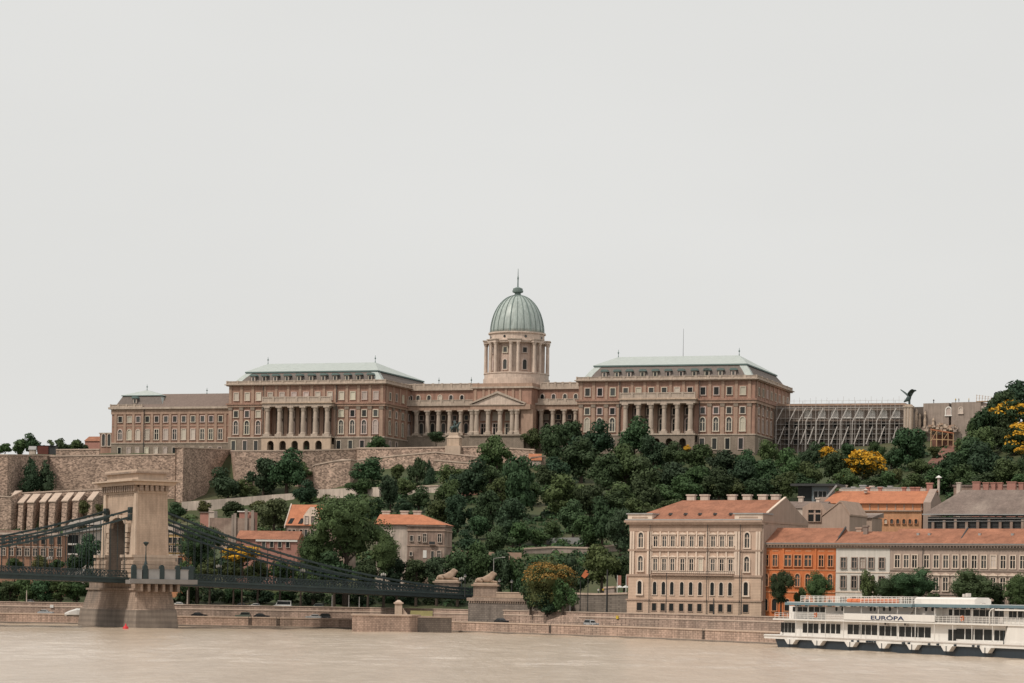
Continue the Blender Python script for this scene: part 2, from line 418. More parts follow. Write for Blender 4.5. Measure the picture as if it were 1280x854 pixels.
# windows: one shared mesh per size; the surround stands proud of the wall and the pane sits back inside it
WIN = {}
wr = random.Random(21)
def window_mesh(w, h, arched, fm, pm, fw, depth, bars, sill):
    key = (round(w, 2), round(h, 2), arched, fm, pm, fw, depth, bars, sill)
    if key in WIN: return WIN[key]
    b = MB()
    hw = w / 2
    zs = h - (hw if arched else 0)
    if arched:
        n = 8
        arc_i = [(hw * math.cos(t), zs + hw * math.sin(t)) for t in [math.pi * k / n for k in range(n + 1)]]
        ho = hw + fw
        arc_o = [(ho * math.cos(t), zs + ho * math.sin(t)) for t in [math.pi * k / n for k in range(n + 1)]]
        b.box(-ho, -hw, -depth, 0, 0, zs, fm); b.box(hw, ho, -depth, 0, 0, zs, fm)
        for k in range(n):
            b.prism([arc_i[k], arc_o[k], arc_o[k + 1], arc_i[k + 1]], -depth, 0, fm)
        b.prism([(-hw, 0), (hw, 0)] + arc_i, -depth * 0.25, 0.02, pm)
    else:
        b.box(-hw - fw, -hw, -depth, 0, 0, h, fm); b.box(hw, hw + fw, -depth, 0, 0, h, fm)
        b.box(-hw - fw, hw + fw, -depth, 0, h, h + fw, fm)
        b.box(-hw, hw, -depth * 0.25, 0.02, 0, h, pm)
    b.box(-hw - fw * 1.3, hw + fw * 1.3, -depth * 1.5, 0, -fw * 0.9, 0, fm)
    if sill == 'hood':
        b.box(-hw - fw * 2.0, hw + fw * 2.0, -depth * 2.2, 0, h + fw * 1.6, h + fw * 2.4, fm)
        b.prism([(-hw - fw * 1.8, h + fw * 2.4), (hw + fw * 1.8, h + fw * 2.4), (0, h + fw * 4.2)], -depth * 1.6, 0, fm)
    if bars:
        bw = max(0.07, w * 0.07)
        b.box(-bw, bw, -depth * 0.45, -depth * 0.25 - 0.003, 0.02, zs, fm)
        b.box(-hw, -bw - 0.002, -depth * 0.45, -depth * 0.25 - 0.003, h * 0.62, h * 0.62 + bw * 1.6, fm)
        b.box(bw + 0.002, hw, -depth * 0.45, -depth * 0.25 - 0.003, h * 0.62, h * 0.62 + bw * 1.6, fm)
    o = b.build('window'); me = o.data
    bpy.data.objects.remove(o)
    WIN[key] = me
    return me
def window(parent, x, y, z, w, h, arched=False, fm='frame', pm='pane', fw=0.25, depth=0.3, bars=False, sill='', rz=0.0, name='window'):
    if pm == 'pane' and wr.random() < 0.08: pm = 'panelight'
    elif pm == 'pane' and wr.random() < 0.2: pm = 'glassdark'
    o = link(name, window_mesh(w, h, arched, fm, pm, fw, depth, bars, sill), parent)
    o.location = (x, y, z); o.rotation_euler = (0, 0, rz)
    return o

rnd = random.Random(7)
# ---------------------------------------------------------------- river, terrain, quay
def structure(o): o['kind'] = 'structure'; return o

wm = bpy.data.materials.new('river water'); wm.use_nodes = True
nt = wm.node_tree; N = nt.nodes; L = nt.links
bs = N['Principled BSDF']
bs.inputs['Base Color'].default_value = (0.42, 0.325, 0.232, 1)
bs.inputs['Roughness'].default_value = 0.22
bs.inputs['Specular IOR Level'].default_value = 0.36
bs.inputs['IOR'].default_value = 1.33
tc = N.new('ShaderNodeTexCoord')
def wnoise(sx, sy, sc, det, ro=0.6):
    mp = N.new('ShaderNodeMapping'); mp.inputs['Scale'].default_value = (sx, sy, 1)
    no = N.new('ShaderNodeTexNoise'); no.inputs['Scale'].default_value = sc; no.inputs['Detail'].default_value = det; no.inputs['Roughness'].default_value = ro
    L.new(tc.outputs['Object'], mp.inputs[0]); L.new(mp.outputs[0], no.inputs['Vector']); return no.outputs['Fac']
swell, ripple, silt = wnoise(0.16, 0.035, 1.0, 5), wnoise(0.55, 0.16, 1.0, 3), wnoise(0.02, 0.008, 1.0, 6)
ad = N.new('ShaderNodeMath'); ad.operation = 'MULTIPLY_ADD'; ad.inputs[1].default_value = 2.2
L.new(swell, ad.inputs[0]); L.new(ripple, ad.inputs[2])
bp = N.new('ShaderNodeBump'); bp.inputs['Strength'].default_value = 0.28; bp.inputs['Distance'].default_value = 0.9
L.new(ad.outputs[0], bp.inputs['Height']); L.new(bp.outputs[0], bs.inputs['Normal'])
mxn = N.new('ShaderNodeMath'); mxn.operation = 'ADD'; L.new(swell, mxn.inputs[0]); L.new(silt, mxn.inputs[1])
fine = wnoise(0.32, 0.045, 1.0, 4, 0.7)
mx3 = N.new('ShaderNodeMath'); mx3.operation = 'MULTIPLY_ADD'; mx3.inputs[1].default_value = 1.3; L.new(fine, mx3.inputs[0]); L.new(mxn.outputs[0], mx3.inputs[2])
hf = N.new('ShaderNodeMath'); hf.operation = 'MULTIPLY'; hf.inputs[1].default_value = 1 / 3.3; L.new(mx3.outputs[0], hf.inputs[0])
rp = N.new('ShaderNodeValToRGB')
rp.color_ramp.elements[0].position = 0.38; rp.color_ramp.elements[0].color = (0.455, 0.355, 0.262, 1)
rp.color_ramp.elements[1].position = 0.62; rp.color_ramp.elements[1].color = (0.565, 0.452, 0.345, 1)
L.new(hf.outputs[0], rp.inputs['Fac']); L.new(rp.outputs[0], bs.inputs['Base Color'])  # ripple light and dark painted into the base colour, with the silt

b = MB(); M['water'] = wm
# river surface: gently rippled sheet with real wave relief in the nearer part
xs = np.concatenate([np.linspace(-4000, -220, 12), np.linspace(-200, 150, 176), np.linspace(170, 4000, 12)])
ys = np.concatenate([np.linspace(-500, 330, 8), np.linspace(340, 740, 150), np.linspace(760, 3500, 6)])
rw = np.random.RandomState(3)
waves = [(rw.uniform(0.15, 1.1), rw.uniform(0, 2 * math.pi), rw.uniform(0, 6.28)) for _ in range(26)]
vs = []
for y in ys:
    for x in xs:
        z = 0.0
        if -210 < x < 160 and 335 < y < 745:
            for k, th, ph in waves:
                z += 0.022 / (0.35 + k) * math.sin(k * (x * math.cos(th) + y * math.sin(th)) + ph)
        vs.append((x, y, z))
nx = len(xs)
fs = [(j * nx + i, j * nx + i + 1, (j + 1) * nx + i + 1, (j + 1) * nx + i) for j in range(len(ys) - 1) for i in range(nx - 1)]
b.add(vs, fs, 'water'); structure(b.build('river', smooth=True))

Q = [(-3000, 900), (-600, 762), (-140, 728), (-42, 718), (-14, 690), (29, 626), (54, 569), (102, 470), (180, 330), (420, -100)]
def offset_line(P, d):
    out = []
    for i, p in enumerate(P):
        a = Vector(P[max(0, i - 1)]); c = Vector(P[min(len(P) - 1, i + 1)])
        t = (c - a).normalized(); n = Vector((-t.y, t.x))
        out.append((p[0] + n.x * d, p[1] + n.y * d))
    return out
W = offset_line(Q, 13.5)
QZ, UZ = 2.35, 4.95
def strip(P1, P2, z1, z2, m, bb):
    n = len(P1)
    vs = [(p[0], p[1], z1) for p in P1] + [(p[0], p[1], z2) for p in P2]
    bb.add(vs, [(i, i + 1, n + i + 1, n + i) for i in range(n - 1)], m)
def densify(P, step=12):
    out = []
    for a, c in zip(P[:-1], P[1:]):
        k = max(1, min(60, int((Vector(c) - Vector(a)).length / step)))
        out += [(a[0] + (c[0] - a[0]) * i / k, a[1] + (c[1] - a[1]) * i / k) for i in range(k)]
    return out + [P[-1]]
# quay road slab
b = MB(); strip(offset_line(Q, 0.3), offset_line(Q, 13.6), QZ, QZ, 'paving', b); structure(b.build('quay'))
b = MB(); strip(offset_line(Q, 2.2), offset_line(Q, 11.5), QZ + 0.004, QZ + 0.004, 'asphalt', b); structure(b.build('quay_road'))
def long_wall(name, label, P, t, z0, z1, m, cap, capz=0.35, capo=0.15, back=True):
    bb = MB()
    P2 = offset_line(P, t)
    strip(P, P, z0, z1, m, bb)
    if back: strip(P2, P2, z0, z1, m, bb)
    strip(P, P2, z1, z1, m, bb)
    o = bb.build(name); tag(o, label, 'wall')
    c = MB(); A = offset_line(P, -capo); B2 = offset_line(P, t + capo)
    strip(A, A, z1 + 0.004, z1 + capz, cap, c); strip(B2, B2, z1 + 0.004, z1 + capz, cap, c)
    strip(A, B2, z1 + capz, z1 + capz, cap, c); strip(A, B2, z1 + 0.004, z1 + 0.004, cap, c)
    c.build('coping', o)
    return o
qw = long_wall('river_wall', 'low stone river wall rising from the water along the whole bank', Q, 0.9, -2.0, QZ + 0.15, 'quaystone', 'quaycap')
# buttress seams of the river wall, with a stepped plinth at the waterline
b = MB(); strip(offset_line(Q, -0.55), offset_line(Q, 0.0), 0.42, 0.47, 'quaycap', b); strip(offset_line(Q, -0.55), offset_line(Q, -0.55), -2, 0.42, 'piergrey', b); b.build('plinth', qw)
uw = long_wall('embankment_wall', 'upper stone embankment wall behind the parked cars along the quay', W, 0.6, QZ - 0.5, UZ + 0.75, 'quaystone', 'quaycap', 0.22)
b = MB(); strip(offset_line(W, -0.12), offset_line(W, 0.0), UZ - 0.2, UZ - 0.1, 'quaycap', b); strip(offset_line(W, -0.12), offset_line(W, -0.12), UZ - 0.45, UZ - 0.2, 'quaycap', b); b.build('string_course', uw)

TD = [560, 745, 768, 800, 850, 900, 950, 1000, 1025, 1035, 1055, 1068, 1078, 1092, 1110, 1140, 1400, 3000, 9000]
TC = {
 -3000: [5.0, 5.0, 7, 9, 13, 16, 22, 28, 31, 42, 44, 45, 46, 62, 64, 64, 64, 50, 20],
 0:     [5.0, 5.0, 7, 9, 12, 16, 23, 30, 33, 46, 47.5, 48, 49, 64, 66, 66.5, 66, 50, 20],
 215:   [5.0, 5.0, 7, 9, 12, 16, 23, 30, 33, 44, 46, 47, 48, 65, 68, 68, 67, 50, 20],
 232:   [5.0, 5.0, 7, 9.5, 14, 20, 28, 36, 40, 44, 46, 47, 57, 66, 68, 68, 67, 50, 20],
 340:   [5.0, 5.0, 8, 12, 18, 25, 32, 38, 41, 46, 52, 56, 58.5, 67.5, 68, 68, 67, 50, 20],
 460:   [5.0, 5.0, 9, 14, 22, 31, 40, 48, 52, 54, 58, 60, 61.5, 68, 68.2, 68, 67, 50, 20],
 600:   [5.0, 5.0, 10, 18, 27, 36, 45, 53, 57, 59, 62, 67.5, 68.2, 68.3, 68.3, 68, 67, 50, 20],
 800:   [5.0, 5.0, 10, 19, 28, 37, 46, 55, 60, 64, 67.9, 68, 68.2, 68.3, 68.3, 68, 67, 50, 20],
 1000:  [5.0, 5.0, 9, 18, 28, 38, 48, 57, 62, 65, 69, 69.5, 70, 70, 70, 70, 67, 50, 20],
 1200:  [5.0, 5.0, 9, 18, 30, 42, 54, 65, 70, 73, 76, 78, 78, 78, 78, 78, 70, 50, 20],
 1300:  [5.0, 5.0, 9, 19, 33, 48, 62, 74, 80, 82, 84, 85, 85, 85, 85, 84, 72, 50, 20],
 4000:  [5.0, 5.0, 9, 19, 33, 48, 62, 74, 80, 82, 84, 85, 85, 85, 85, 84, 72, 50, 20],
}
TPX = sorted(TC); TT = np.array([TC[k] for k in TPX])
def hz_px(px, D):
    px = min(max(px, TPX[0]), TPX[-1]); D = min(max(D, TD[0]), TD[-1])
    i = max(0, min(len(TPX) - 2, np.searchsorted(TPX, px, side='right') - 1)); j = max(0, min(len(TD) - 2, np.searchsorted(TD, D, side='right') - 1))
    u = (px - TPX[i]) / (TPX[i + 1] - TPX[i]); v = (D - TD[j]) / (TD[j + 1] - TD[j])
    return (TT[i, j] * (1 - u) + TT[i + 1, j] * u) * (1 - v) + (TT[i, j + 1] * (1 - u) + TT[i + 1, j + 1] * u) * v
def hz(X, Y):
    if Y <= 560: return 5.0
    return hz_px(640 + X * F / Y, Y)
def line_D(P, px):
    """distance where the sight line through column px meets polyline P"""
    s = (px - 640) / F
    for a, c in zip(P[:-1], P[1:]):
        fa, fc = a[0] - s * a[1], c[0] - s * c[1]
        if fa <= 0 <= fc or fc <= 0 <= fa:
            t = fa / (fa - fc); return a[1] + (c[1] - a[1]) * t
    return 560
def ground_hit(px, py):
    a, b_ = ab(px, py)
    D = 600.0
    while D < 1300:
        z = HC + (HB - b_) * D / F
        if z < hz_px(640 + a, D): return D
        D += 2.0
    return 1100.0
Wi = offset_line(Q, 13.9)
pxs = list(np.linspace(-2900, -200, 20)) + list(np.linspace(-150, 1450, 161)) + list(np.linspace(1500, 3900, 20))
common = list(np.linspace(725, 1160, 110)) + [1200, 1300, 1500, 2000, 3000, 5000, 9000]
b = MB(); vs = []
rt = np.random.RandomState(5)
for px in pxs:
    d0 = line_D(Wi, px)
    col = [d0 + (720 - d0) * k / 8 for k in range(8)] if d0 < 719 else [d0 - 0.01 * (8 - k) for k in range(8)]
    for D in col + [max(c, d0 + 0.02 * i) for i, c in enumerate(common)]:
        X = (px - 640) * D / F
        z = hz_px(px, D)
        if D > 740: z += 0.35 * math.sin(X * 0.31 + D * 0.17) * math.sin(X * 0.13 - D * 0.23)
        vs.append((X, D, z))
nr = 8 + len(common)
fs = [(i * nr + j, (i + 1) * nr + j, (i + 1) * nr + j + 1, i * nr + j + 1) for i in range(len(pxs) - 1) for j in range(nr - 1)]
b.add(vs, fs, 'grassground'); structure(b.build('hill', smooth=True))
# riverside road and pavement on the upper embankment
b = MB(); strip(offset_line(Q, 14.1), offset_line(Q, 17.5), UZ + 0.1, UZ + 0.1, 'paving', b); strip(offset_line(Q, 17.5), offset_line(Q, 17.5), UZ, UZ + 0.1, 'quaycap', b); structure(b.build('pavement'))
b = MB(); strip(offset_line(Q, 17.55), offset_line(Q, 27.0), UZ + 0.06, UZ + 0.06, 'asphalt', b); structure(b.build('road'))

# ---------------------------------------------------------------- the palace
ZP = 68.3
PAL = Frame(-120.0, 1123.0, ZP, -math.radians(18.6))

def balustrade(b, x0, x1, y, z0, z1, n, m='trim', th=0.5):
    b.box(x0, x1, y, y + th, z0, z0 + (z1 - z0) * 0.2, m)
    b.box(x0, x1, y, y + th, z1 - (z1 - z0) * 0.18, z1, m)
    b.box(x0, x1, y + th * 0.35, y + th * 0.65, z0 + (z1 - z0) * 0.2, z1 - (z1 - z0) * 0.18, m)
    for k in range(n + 1):
        x = x0 + (x1 - x0) * k / n
        b.box(max(x0, x - 0.45) - 0.02, min(x1, x + 0.45) + 0.02, y - 0.05, y + th + 0.05, z0 + 0.002, z1 + 0.15, m)
def balustrade_y(b, x, y0, y1, z0, z1, n, m='trim', th=0.5):
    b.box(x - th, x, y0, y1, z0, z0 + (z1 - z0) * 0.2, m)
    b.box(x - th, x, y0, y1, z1 - (z1 - z0) * 0.18, z1, m)
    b.box(x - th * 0.65, x - th * 0.35, y0, y1, z0 + (z1 - z0) * 0.2, z1 - (z1 - z0) * 0.18, m)
    for k in range(n + 1):
        y = y0 + (y1 - y0) * k / n
        b.box(x - th - 0.05, x + 0.05, max(y0, y - 0.45) - 0.02, min(y1, y + 0.45) + 0.02, z0 + 0.002, z1 + 0.15, m)
def column(parent, x, y, z0, z1, r, m='trim'):
    b = MB()
    b.box(x - r * 1.5, x + r * 1.5, y - r * 1.5, y + r * 1.5, z0, z0 + r * 0.9, m)
    b.lathe([(r * 1.25, z0 + r * 0.9), (r * 1.25, z0 + r * 1.3), (r, z0 + r * 1.6), (r * 1.0, z0 + (z1 - z0) * 0.4), (r * 0.84, z1 - r * 2.2), (r * 1.0, z1 - r * 1.9), (r * 1.25, z1 - r * 0.6)], x, y, 12, m)
    b.box(x - r * 1.35, x + r * 1.35, y - r * 1.35, y + r * 1.35, z1 - r * 0.6, z1, m)
    return b.build('column', parent, smooth=False)
def finial(parent, x, y, z, h=3.2):
    b = MB(); b.lathe([(0.28, z), (0.12, z + h * 0.2), (0.12, z + h * 0.45), (0.42, z + h * 0.58), (0.12, z + h * 0.7), (0.05, z + h)], x, y, 8, 'copper_dark')
    return b.build('finial', parent)
def dormer(parent, x, y, z, w=2.3, h=3.3):
    b = MB()
    b.box(x - w / 2, x + w / 2, y, y + 2.2, z, z + h * 0.72, 'slate')
    b.box(x - w * 0.36, x + w * 0.36, y - 0.06, y, z + 0.25, z + h * 0.66, 'panelight')
    b.box(x - w * 0.22, x + w * 0.22, y - 0.09, y - 0.06, z + 0.4, z + h * 0.6, 'pane')
    b.prism([(x - w * 0.72, z + h * 0.72), (x + w * 0.72, z + h * 0.72), (x + w * 0.45, z + h * 0.98), (x - w * 0.45, z + h * 0.98)], y - 0.5, y + 2.4, 'copper_dark')
    return b.build('dormer', parent)

def palace_block(label, fr, W, depth, zc, side_n, left_px, mid_px, right_px, col_px, up_px, dorm_px, base_px, arch_px, zs, tagpx):
    """corner pavilion of the palace: three storeys, central portico, balustrade and mansard roof"""
    root = thing('palace_pavilion', label, 'palace', fr)
    X = lambda px: fr.x(px, 520)
    z_b, z_s0, z_s1, z_c0, z_c1, z_bal = zs      # base top, string course bottom/top, cornice bottom/top, balustrade top
    xp0, xp1 = X(col_px[0]) - 2.2, X(col_px[-1]) + 2.2
    rec = 4.0
    b = MB()
    # ground floor, rusticated
    b.box(0, xp0, -0.35, depth, -9, z_b - 0.5, 'rustic'); b.box(xp1, W + 0.3, -0.35, depth, -9, z_b - 0.5, 'rustic')
    b.box(xp0, xp1, rec, depth, -9, z_b - 0.5, 'rustic')
    b.box(-0.2, W + 0.55, -0.6, depth, z_b - 0.5, z_b, 'trim')
    # two main storeys, recessed behind the portico
    b.box(0, xp0 + 1.3, 0, depth, z_b, z_s0, 'brick'); b.box(xp1 - 1.3, W, 0, depth, z_b, z_s0, 'brick')
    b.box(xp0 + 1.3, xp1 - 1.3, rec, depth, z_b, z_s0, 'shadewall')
    # string course and attic storey
    b.box(-0.5, W + 0.6, -0.7, depth, z_s0, z_s0 + (z_s1 - z_s0) * 0.62, 'pilaster')
    b.box(-0.9, W + 1.0, -1.1, depth, z_s0 + (z_s1 - z_s0) * 0.62, z_s1, 'brick')
    b.box(0, W, 0, depth, z_s1, z_c0, 'brick')
    b.box(-0.9, W + 0.9, -1.0, depth + 0.9, z_c0, z_c0 + (z_c1 - z_c0) * 0.55, 'pilaster')
    b.box(-1.5, W + 1.5, -1.6, depth + 1.5, z_c0 + (z_c1 - z_c0) * 0.55, z_c1, 'trim')
    zm = z_s0
    # pilasters
    px_all = sorted(left_px + mid_px + right_px)
    gaps = []
    for seq in (left_px, right_px):
        s = [X(p) for p in seq]; d = (s[-1] - s[0]) / (len(s) - 1)
        gaps += [v - d / 2 for v in s] + [s[-1] + d / 2]
    for g in gaps:
        if g < 0.7: g = 0.75
        if g > W - 0.7: g = W - 0.75
        if xp0 + 0.2 < g < xp1 - 0.2: continue
        b.box(g - 0.75, g + 0.75, -0.4, 0, z_b, zm - 1.3, 'pilaster')
        b.box(g - 0.95, g + 0.95, -0.55, 0, zm - 1.3, zm, 'rustic')
    up = [X(p) for p in up_px]; du = (up[-1] - up[0]) / (len(up) - 1)
    for g in [v - du / 2 for v in up] + [up[-1] + du / 2]:
        g = min(max(g, 0.7), W - 0.7)
        b.box(g - 0.6, g + 0.6, -0.3, 0, z_s1, z_c0, 'pilaster')
    sy = [2.5 + (depth - 5) * (k + 0.5) / side_n for k in range(side_n)]; dy = (depth - 5) / side_n
    for g in [v - dy / 2 for v in sy] + [sy[-1] + dy / 2]:
        b.box(W, W + 0.4, g - 0.7, g + 0.7, z_b, zm - 1.3, 'pilaster'); b.box(W, W + 0.55, g - 0.9, g + 0.9, zm - 1.3, zm, 'rustic')
        b.box(W, W + 0.3, g - 0.55, g + 0.55, z_s1, z_c0, 'pilaster')
    b.build('wall', root)
    # roof edge balustrade
    b = MB(); balustrade(b, -0.9, W + 0.9, -1.0, z_c1, z_bal, len(dorm_px) + 3); balustrade_y(b, W + 0.9, -0.4, depth, z_c1, z_bal, 7); balustrade_y(b, -0.3, -0.4, depth, z_c1, z_bal, 7)
    b.build('balustrade', root)
    # windows: three rows
    sp = X(left_px[1]) - X(left_px[0])
    ww = sp * 0.36
    za, zb_, zc_, zd = z_b + (zm - z_b) * 0.10, z_b + (zm - z_b) * 0.54, z_b + (zm - z_b) * 0.665, z_b + (zm - z_b) * 0.87
    for p in left_px + right_px:
        window(root, X(p), 0, za, ww, zb_ - za, arched=True, bars=True, depth=0.35, fw=0.42)
        window(root, X(p), 0, zc_, ww, zd - zc_, depth=0.3, fw=0.35)
    for p in mid_px:
        window(root, X(p), rec, za, ww, zb_ - za, arched=True, bars=True, depth=0.3, fw=0.42)
        window(root, X(p), rec, zc_, ww, zd - zc_, depth=0.3, fw=0.35)
    hu = z_c0 - z_s1
    for p in up_px:
        window(root, X(p), 0, z_s1 + hu * tagpx[1], ww * 1.02, hu * 0.42, pm=tagpx[0], depth=0.28, fw=0.32)
    for y in sy:
        window(root, W, y, za, ww * 0.9, zb_ - za, arched=True, bars=True, rz=math.pi / 2, fw=0.4)
        window(root, W, y, zc_, ww * 0.9, zd - zc_, rz=math.pi / 2, fw=0.35)
        window(root, W, y, z_s1 + hu * tagpx[1], ww * 0.9, hu * 0.42, rz=math.pi / 2, fw=0.3)
    for p in base_px:
        window(root, X(p), -0.35, z_b * 0.22, ww * 0.95, z_b * 0.55, fw=0.28, depth=0.25)
    for y in sy[:2]:
        window(root, W + 0.3, y, z_b * 0.22, ww * 0.9, z_b * 0.55, fw=0.28, depth=0.25, rz=math.pi / 2)
    # portico: arcade below, columns, entablature, terrace balustrade
    pd = -4.2
    b = MB()
    ac = [X(p) for p in arch_px]; aw = (ac[1] - ac[0]) * 0.27
    zt = z_b - 0.6; zspr = zt - 1.3 - aw
    xs_ = [xp0]
    for c in ac: xs_ += [c - aw, c + aw]
    xs_.append(xp1)
    am = 'cream' if tagpx[2] else 'rustic'
    for k in range(0, len(xs_), 2):
        b.box(xs_[k], xs_[k + 1], pd, -0.36 if (k == 0 or k == len(xs_) - 2) else pd + 1.2, -9, zspr, am)
    n = 10
    for c in ac:
        arc = [(c + aw * math.cos(math.pi * k / n), zspr + aw * math.sin(math.pi * k / n)) for k in range(n + 1)]
        for k in range(n):
            b.prism([arc[k], (arc[k][0], zt), (arc[k + 1][0], zt), arc[k + 1]], pd, pd + 1.2, am)
    for k in range(0, len(xs_), 2):
        b.box(xs_[k] + (0.0), xs_[k + 1], pd + 0.002, pd + 1.198, zspr, zt, am)
    b.box(xp0 - 0.25, xp1 + 0.25, pd - 0.35, rec, zt, z_b + 0.02, 'trim')
    b.build('arcade', root)
    b = MB()
    b.box(xp0, xp1, pd + 0.2, rec, zm - 0.1, zm + (z_s1 - z_s0) * 0.75, 'trim')
    b.box(xp0 - 0.5, xp1 + 0.5, pd - 0.4, -0.72, zm + (z_s1 - z_s0) * 0.75, zm + (z_s1 - z_s0) * 1.0, 'cream')
    z0 = zm + (z_s1 - z_s0)
    b.build('entablature', root)
    b = MB(); balustrade(b, xp0, xp1, pd, z0, z0 + 2.4, len(col_px)); b.build('terrace_balustrade', root)
    for p in col_px:
        column(root, X(p), pd + 1.3, z_b + 0.02, zm - 0.1, 1.0)
    for p in col_px:
        b = MB(); b.box(X(p) - 0.8, X(p) + 0.8, rec - 0.35, rec, z_b + 0.02, zm, 'pilaster'); b.build('pilaster', root)
    # mansard roof and low copper hip above it
    zr0, zr1, xr0, xr1, inset = tagpx[3]
    e = 0.9
    def ring(d, z): return [(d, d, z), (W - d, d, z), (W - d, depth - d, z), (d, depth - d, z)]
    r0 = ring(e, z_c1 + 0.05); r1 = ring(e + inset * 0.55, z_c1 + (zr0 - z_c1) * 0.6); r2 = ring(e + inset, zr0)
    b = MB()
    for A, B in ((r0, r1), (r1, r2)):
        for k in range(4): b.quad(A[k], A[(k + 1) % 4], B[(k + 1) % 4], B[k], 'slate')
    b.quad(*r2, 'slate')
    b.build('mansard_roof', root)
    d = e + inset - 0.5
    cr = [(d, d, zr0 + 0.003), (W - d, d, zr0 + 0.003), (W - d, depth - d, zr0 + 0.003), (d, depth - d, zr0 + 0.003)]
    ct = [(p[0], p[1], zr0 + 0.55) for p in cr]
    b = MB()
    for k in range(4): b.quad(cr[k], cr[(k + 1) % 4], ct[(k + 1) % 4], ct[k], 'copper_dark')
    hy = depth / 2
    A, B = (xr0, hy, zr1), (xr1, hy, zr1)
    b.quad(ct[0], ct[1], B, A, 'copper'); b.quad(ct[2], ct[3], A, B, 'copper')
    b.add([ct[1], ct[2], B], [(0, 1, 2)], 'copper'); b.add([ct[3], ct[0], A], [(0, 1, 2)], 'copper')
    b.build('copper_roof', root)
    # copper corner hip
    lev = [(e - 0.08, z_c1 + 0.06), (e + inset * 0.55 - 0.08, z_c1 + (zr0 - z_c1) * 0.6), (e + inset - 0.08, zr0)]
    for sx in (0, 1):
        b = MB(); g = lambda d: d if sx == 0 else W - d
        for (d0, za0), (d1, za1) in zip(lev[:-1], lev[1:]):
            b.quad((g(d0), d0, za0), (g(d0 + 2.9), d0, za0), (g(d1 + 2.9), d1, za1), (g(d1), d1, za1), 'copper')
            if sx: b.quad((g(d0), d0, za0), (g(d0), d0 + 2.9, za0), (g(d1), d1 + 2.9, za1), (g(d1), d1, za1), 'copper')
        b.build('corner_hip', root)
    for p in dorm_px: dormer(root, fr.x(p, 470), e + 0.9, z_bal - 0.1)
    for x in (xr0, xr1): finial(root, x, hy, zr1 - 0.1)
    # downpipes
    for x in (xp0 - 1.0, xp1 + 0.9):
        b = MB(); b.cyl(x, -0.75, z_b, z_c0, 0.16, 0.16, 6, 'darkmetal'); b.build('downpipe', root)
    return root

# left pavilion
fr = PAL
Wl = fr.x(480, 520)
zz = lambda y, px=380: fr.z(px, y)
v = lambda s: [280 + q * 0.171875 for q in s]
palace_block('pink palace pavilion left of the dome, mansard roof and six column portico over cream arches', fr, Wl, 66.0, 0, 8,
    v([88, 168, 250]), v([381, 468, 554, 641, 728]), v([853, 935, 1020, 1103]), v([338, 424, 510, 597, 685, 770]),
    v([88, 168, 250, 335, 420, 507, 595, 680, 768, 853, 935, 1020, 1103]),
    v([200, 280, 360, 445, 533, 620, 710, 795, 882, 965, 1050]), v([75, 158, 238, 840, 925, 1010, 1090]), v([370, 458, 545, 630, 718]),
    (zz(546), zz(508.5), zz(503.8), zz(482), zz(479.8), zz(475.8)), ('panelight', 0.18, True, (zz(464.2), fr.z(400, 454, 33), fr.x(335, 455, 33), fr.x(469, 455, 33), 4.6)))
# right pavilion
xr = PAL.x(723, 520)
fr = PAL.sub(xr)
Wr = fr.x(943.5, 520)
zz = lambda y, px=830: fr.z(px, y)
v = lambda s: [680 + q * 0.171875 for q in s]
v5 = lambda s: [820 + q * 0.171875 for q in s]
palace_block('pink palace pavilion right of the dome, copper topped mansard roof, rising over dark trees', fr, Wr, 64.0, 0, 8,
    v([315, 405, 498]), v([655, 747, 840, 935, 1030]), v5([340, 437, 532, 630]), v([607, 700, 793, 888, 983, 1078]),
    v([315, 405, 498, 592, 685, 778, 872, 965, 1060]) + v5([340, 437, 532, 630]),
    v([430, 520, 610, 707, 800, 893, 988, 1085, 1180]) + v5([360, 460, 555]), v5([340, 430, 525, 622]) + v([315, 405, 498]), v([655, 747, 840, 932, 1030]),
    (zz(542.8), zz(504.8), zz(499), zz(476.8), zz(474.3), zz(470.4)), ('pane', 0.22, False, (zz(456.2), fr.z(850, 445.3, 32), fr.x(773, 446, 32), fr.x(924, 446, 32), 4.2)))
tv = MB(); tv.cyl(fr.x(854, 440, 32), 32, fr.z(850, 445.3, 32) - 0.3, fr.z(854, 411, 32), 0.10, 0.05, 6, 'darkmetal')
tag(tv.build('mast'), 'thin tall mast standing on the right pavilion roof ridge', 'mast'); bpy.data.objects['mast'].location = fr.o; bpy.data.objects['mast'].rotation_euler = (0, 0, fr.yaw)

# central wing with the dome
yc = 27.0
fr = PAL.sub(0, yc)
root = thing('domed_palace', 'central palace wing with tall green copper dome, colonnades and a pedimented front', 'palace', fr)
X = lambda px, y0=0: fr.x(px, 520, y0)
Z = lambda py, px=600, y0=0: fr.z(px, py, y0)
x0, x1 = X(503), X(735)
pj = -8.0
xa, xb = X(588.6, pj), X(655, pj)
zb, zt, ze, zr1, zc0, zc1, zbal = Z(544.5, 560), Z(513, 560), Z(507.5, 560), Z(500, 560), Z(487.3, 560), Z(485.3, 560), Z(478.8, 560)
b = MB()
dpt = 26.0
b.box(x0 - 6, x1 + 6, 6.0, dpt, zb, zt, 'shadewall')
b.box(x0 - 6, x1 + 6, 0, dpt, -9, zb - 0.4, 'rustic'); b.box(x0 - 6, x1 + 6, -0.3, dpt, zb - 0.4, zb, 'trim')
b.box(x0 - 6, x1 + 6, -0.4, dpt, zt, ze, 'pilaster'); b.box(x0 - 6, x1 + 6, -1.0, dpt, ze, ze + 0.9, 'trim')
b.box(x0 - 6, x1 + 6, 3.5, dpt, ze + 0.9, zc0, 'brick')
b.box(x0 - 6, x1 + 6, 2.6, dpt, zc0, zc1, 'trim')
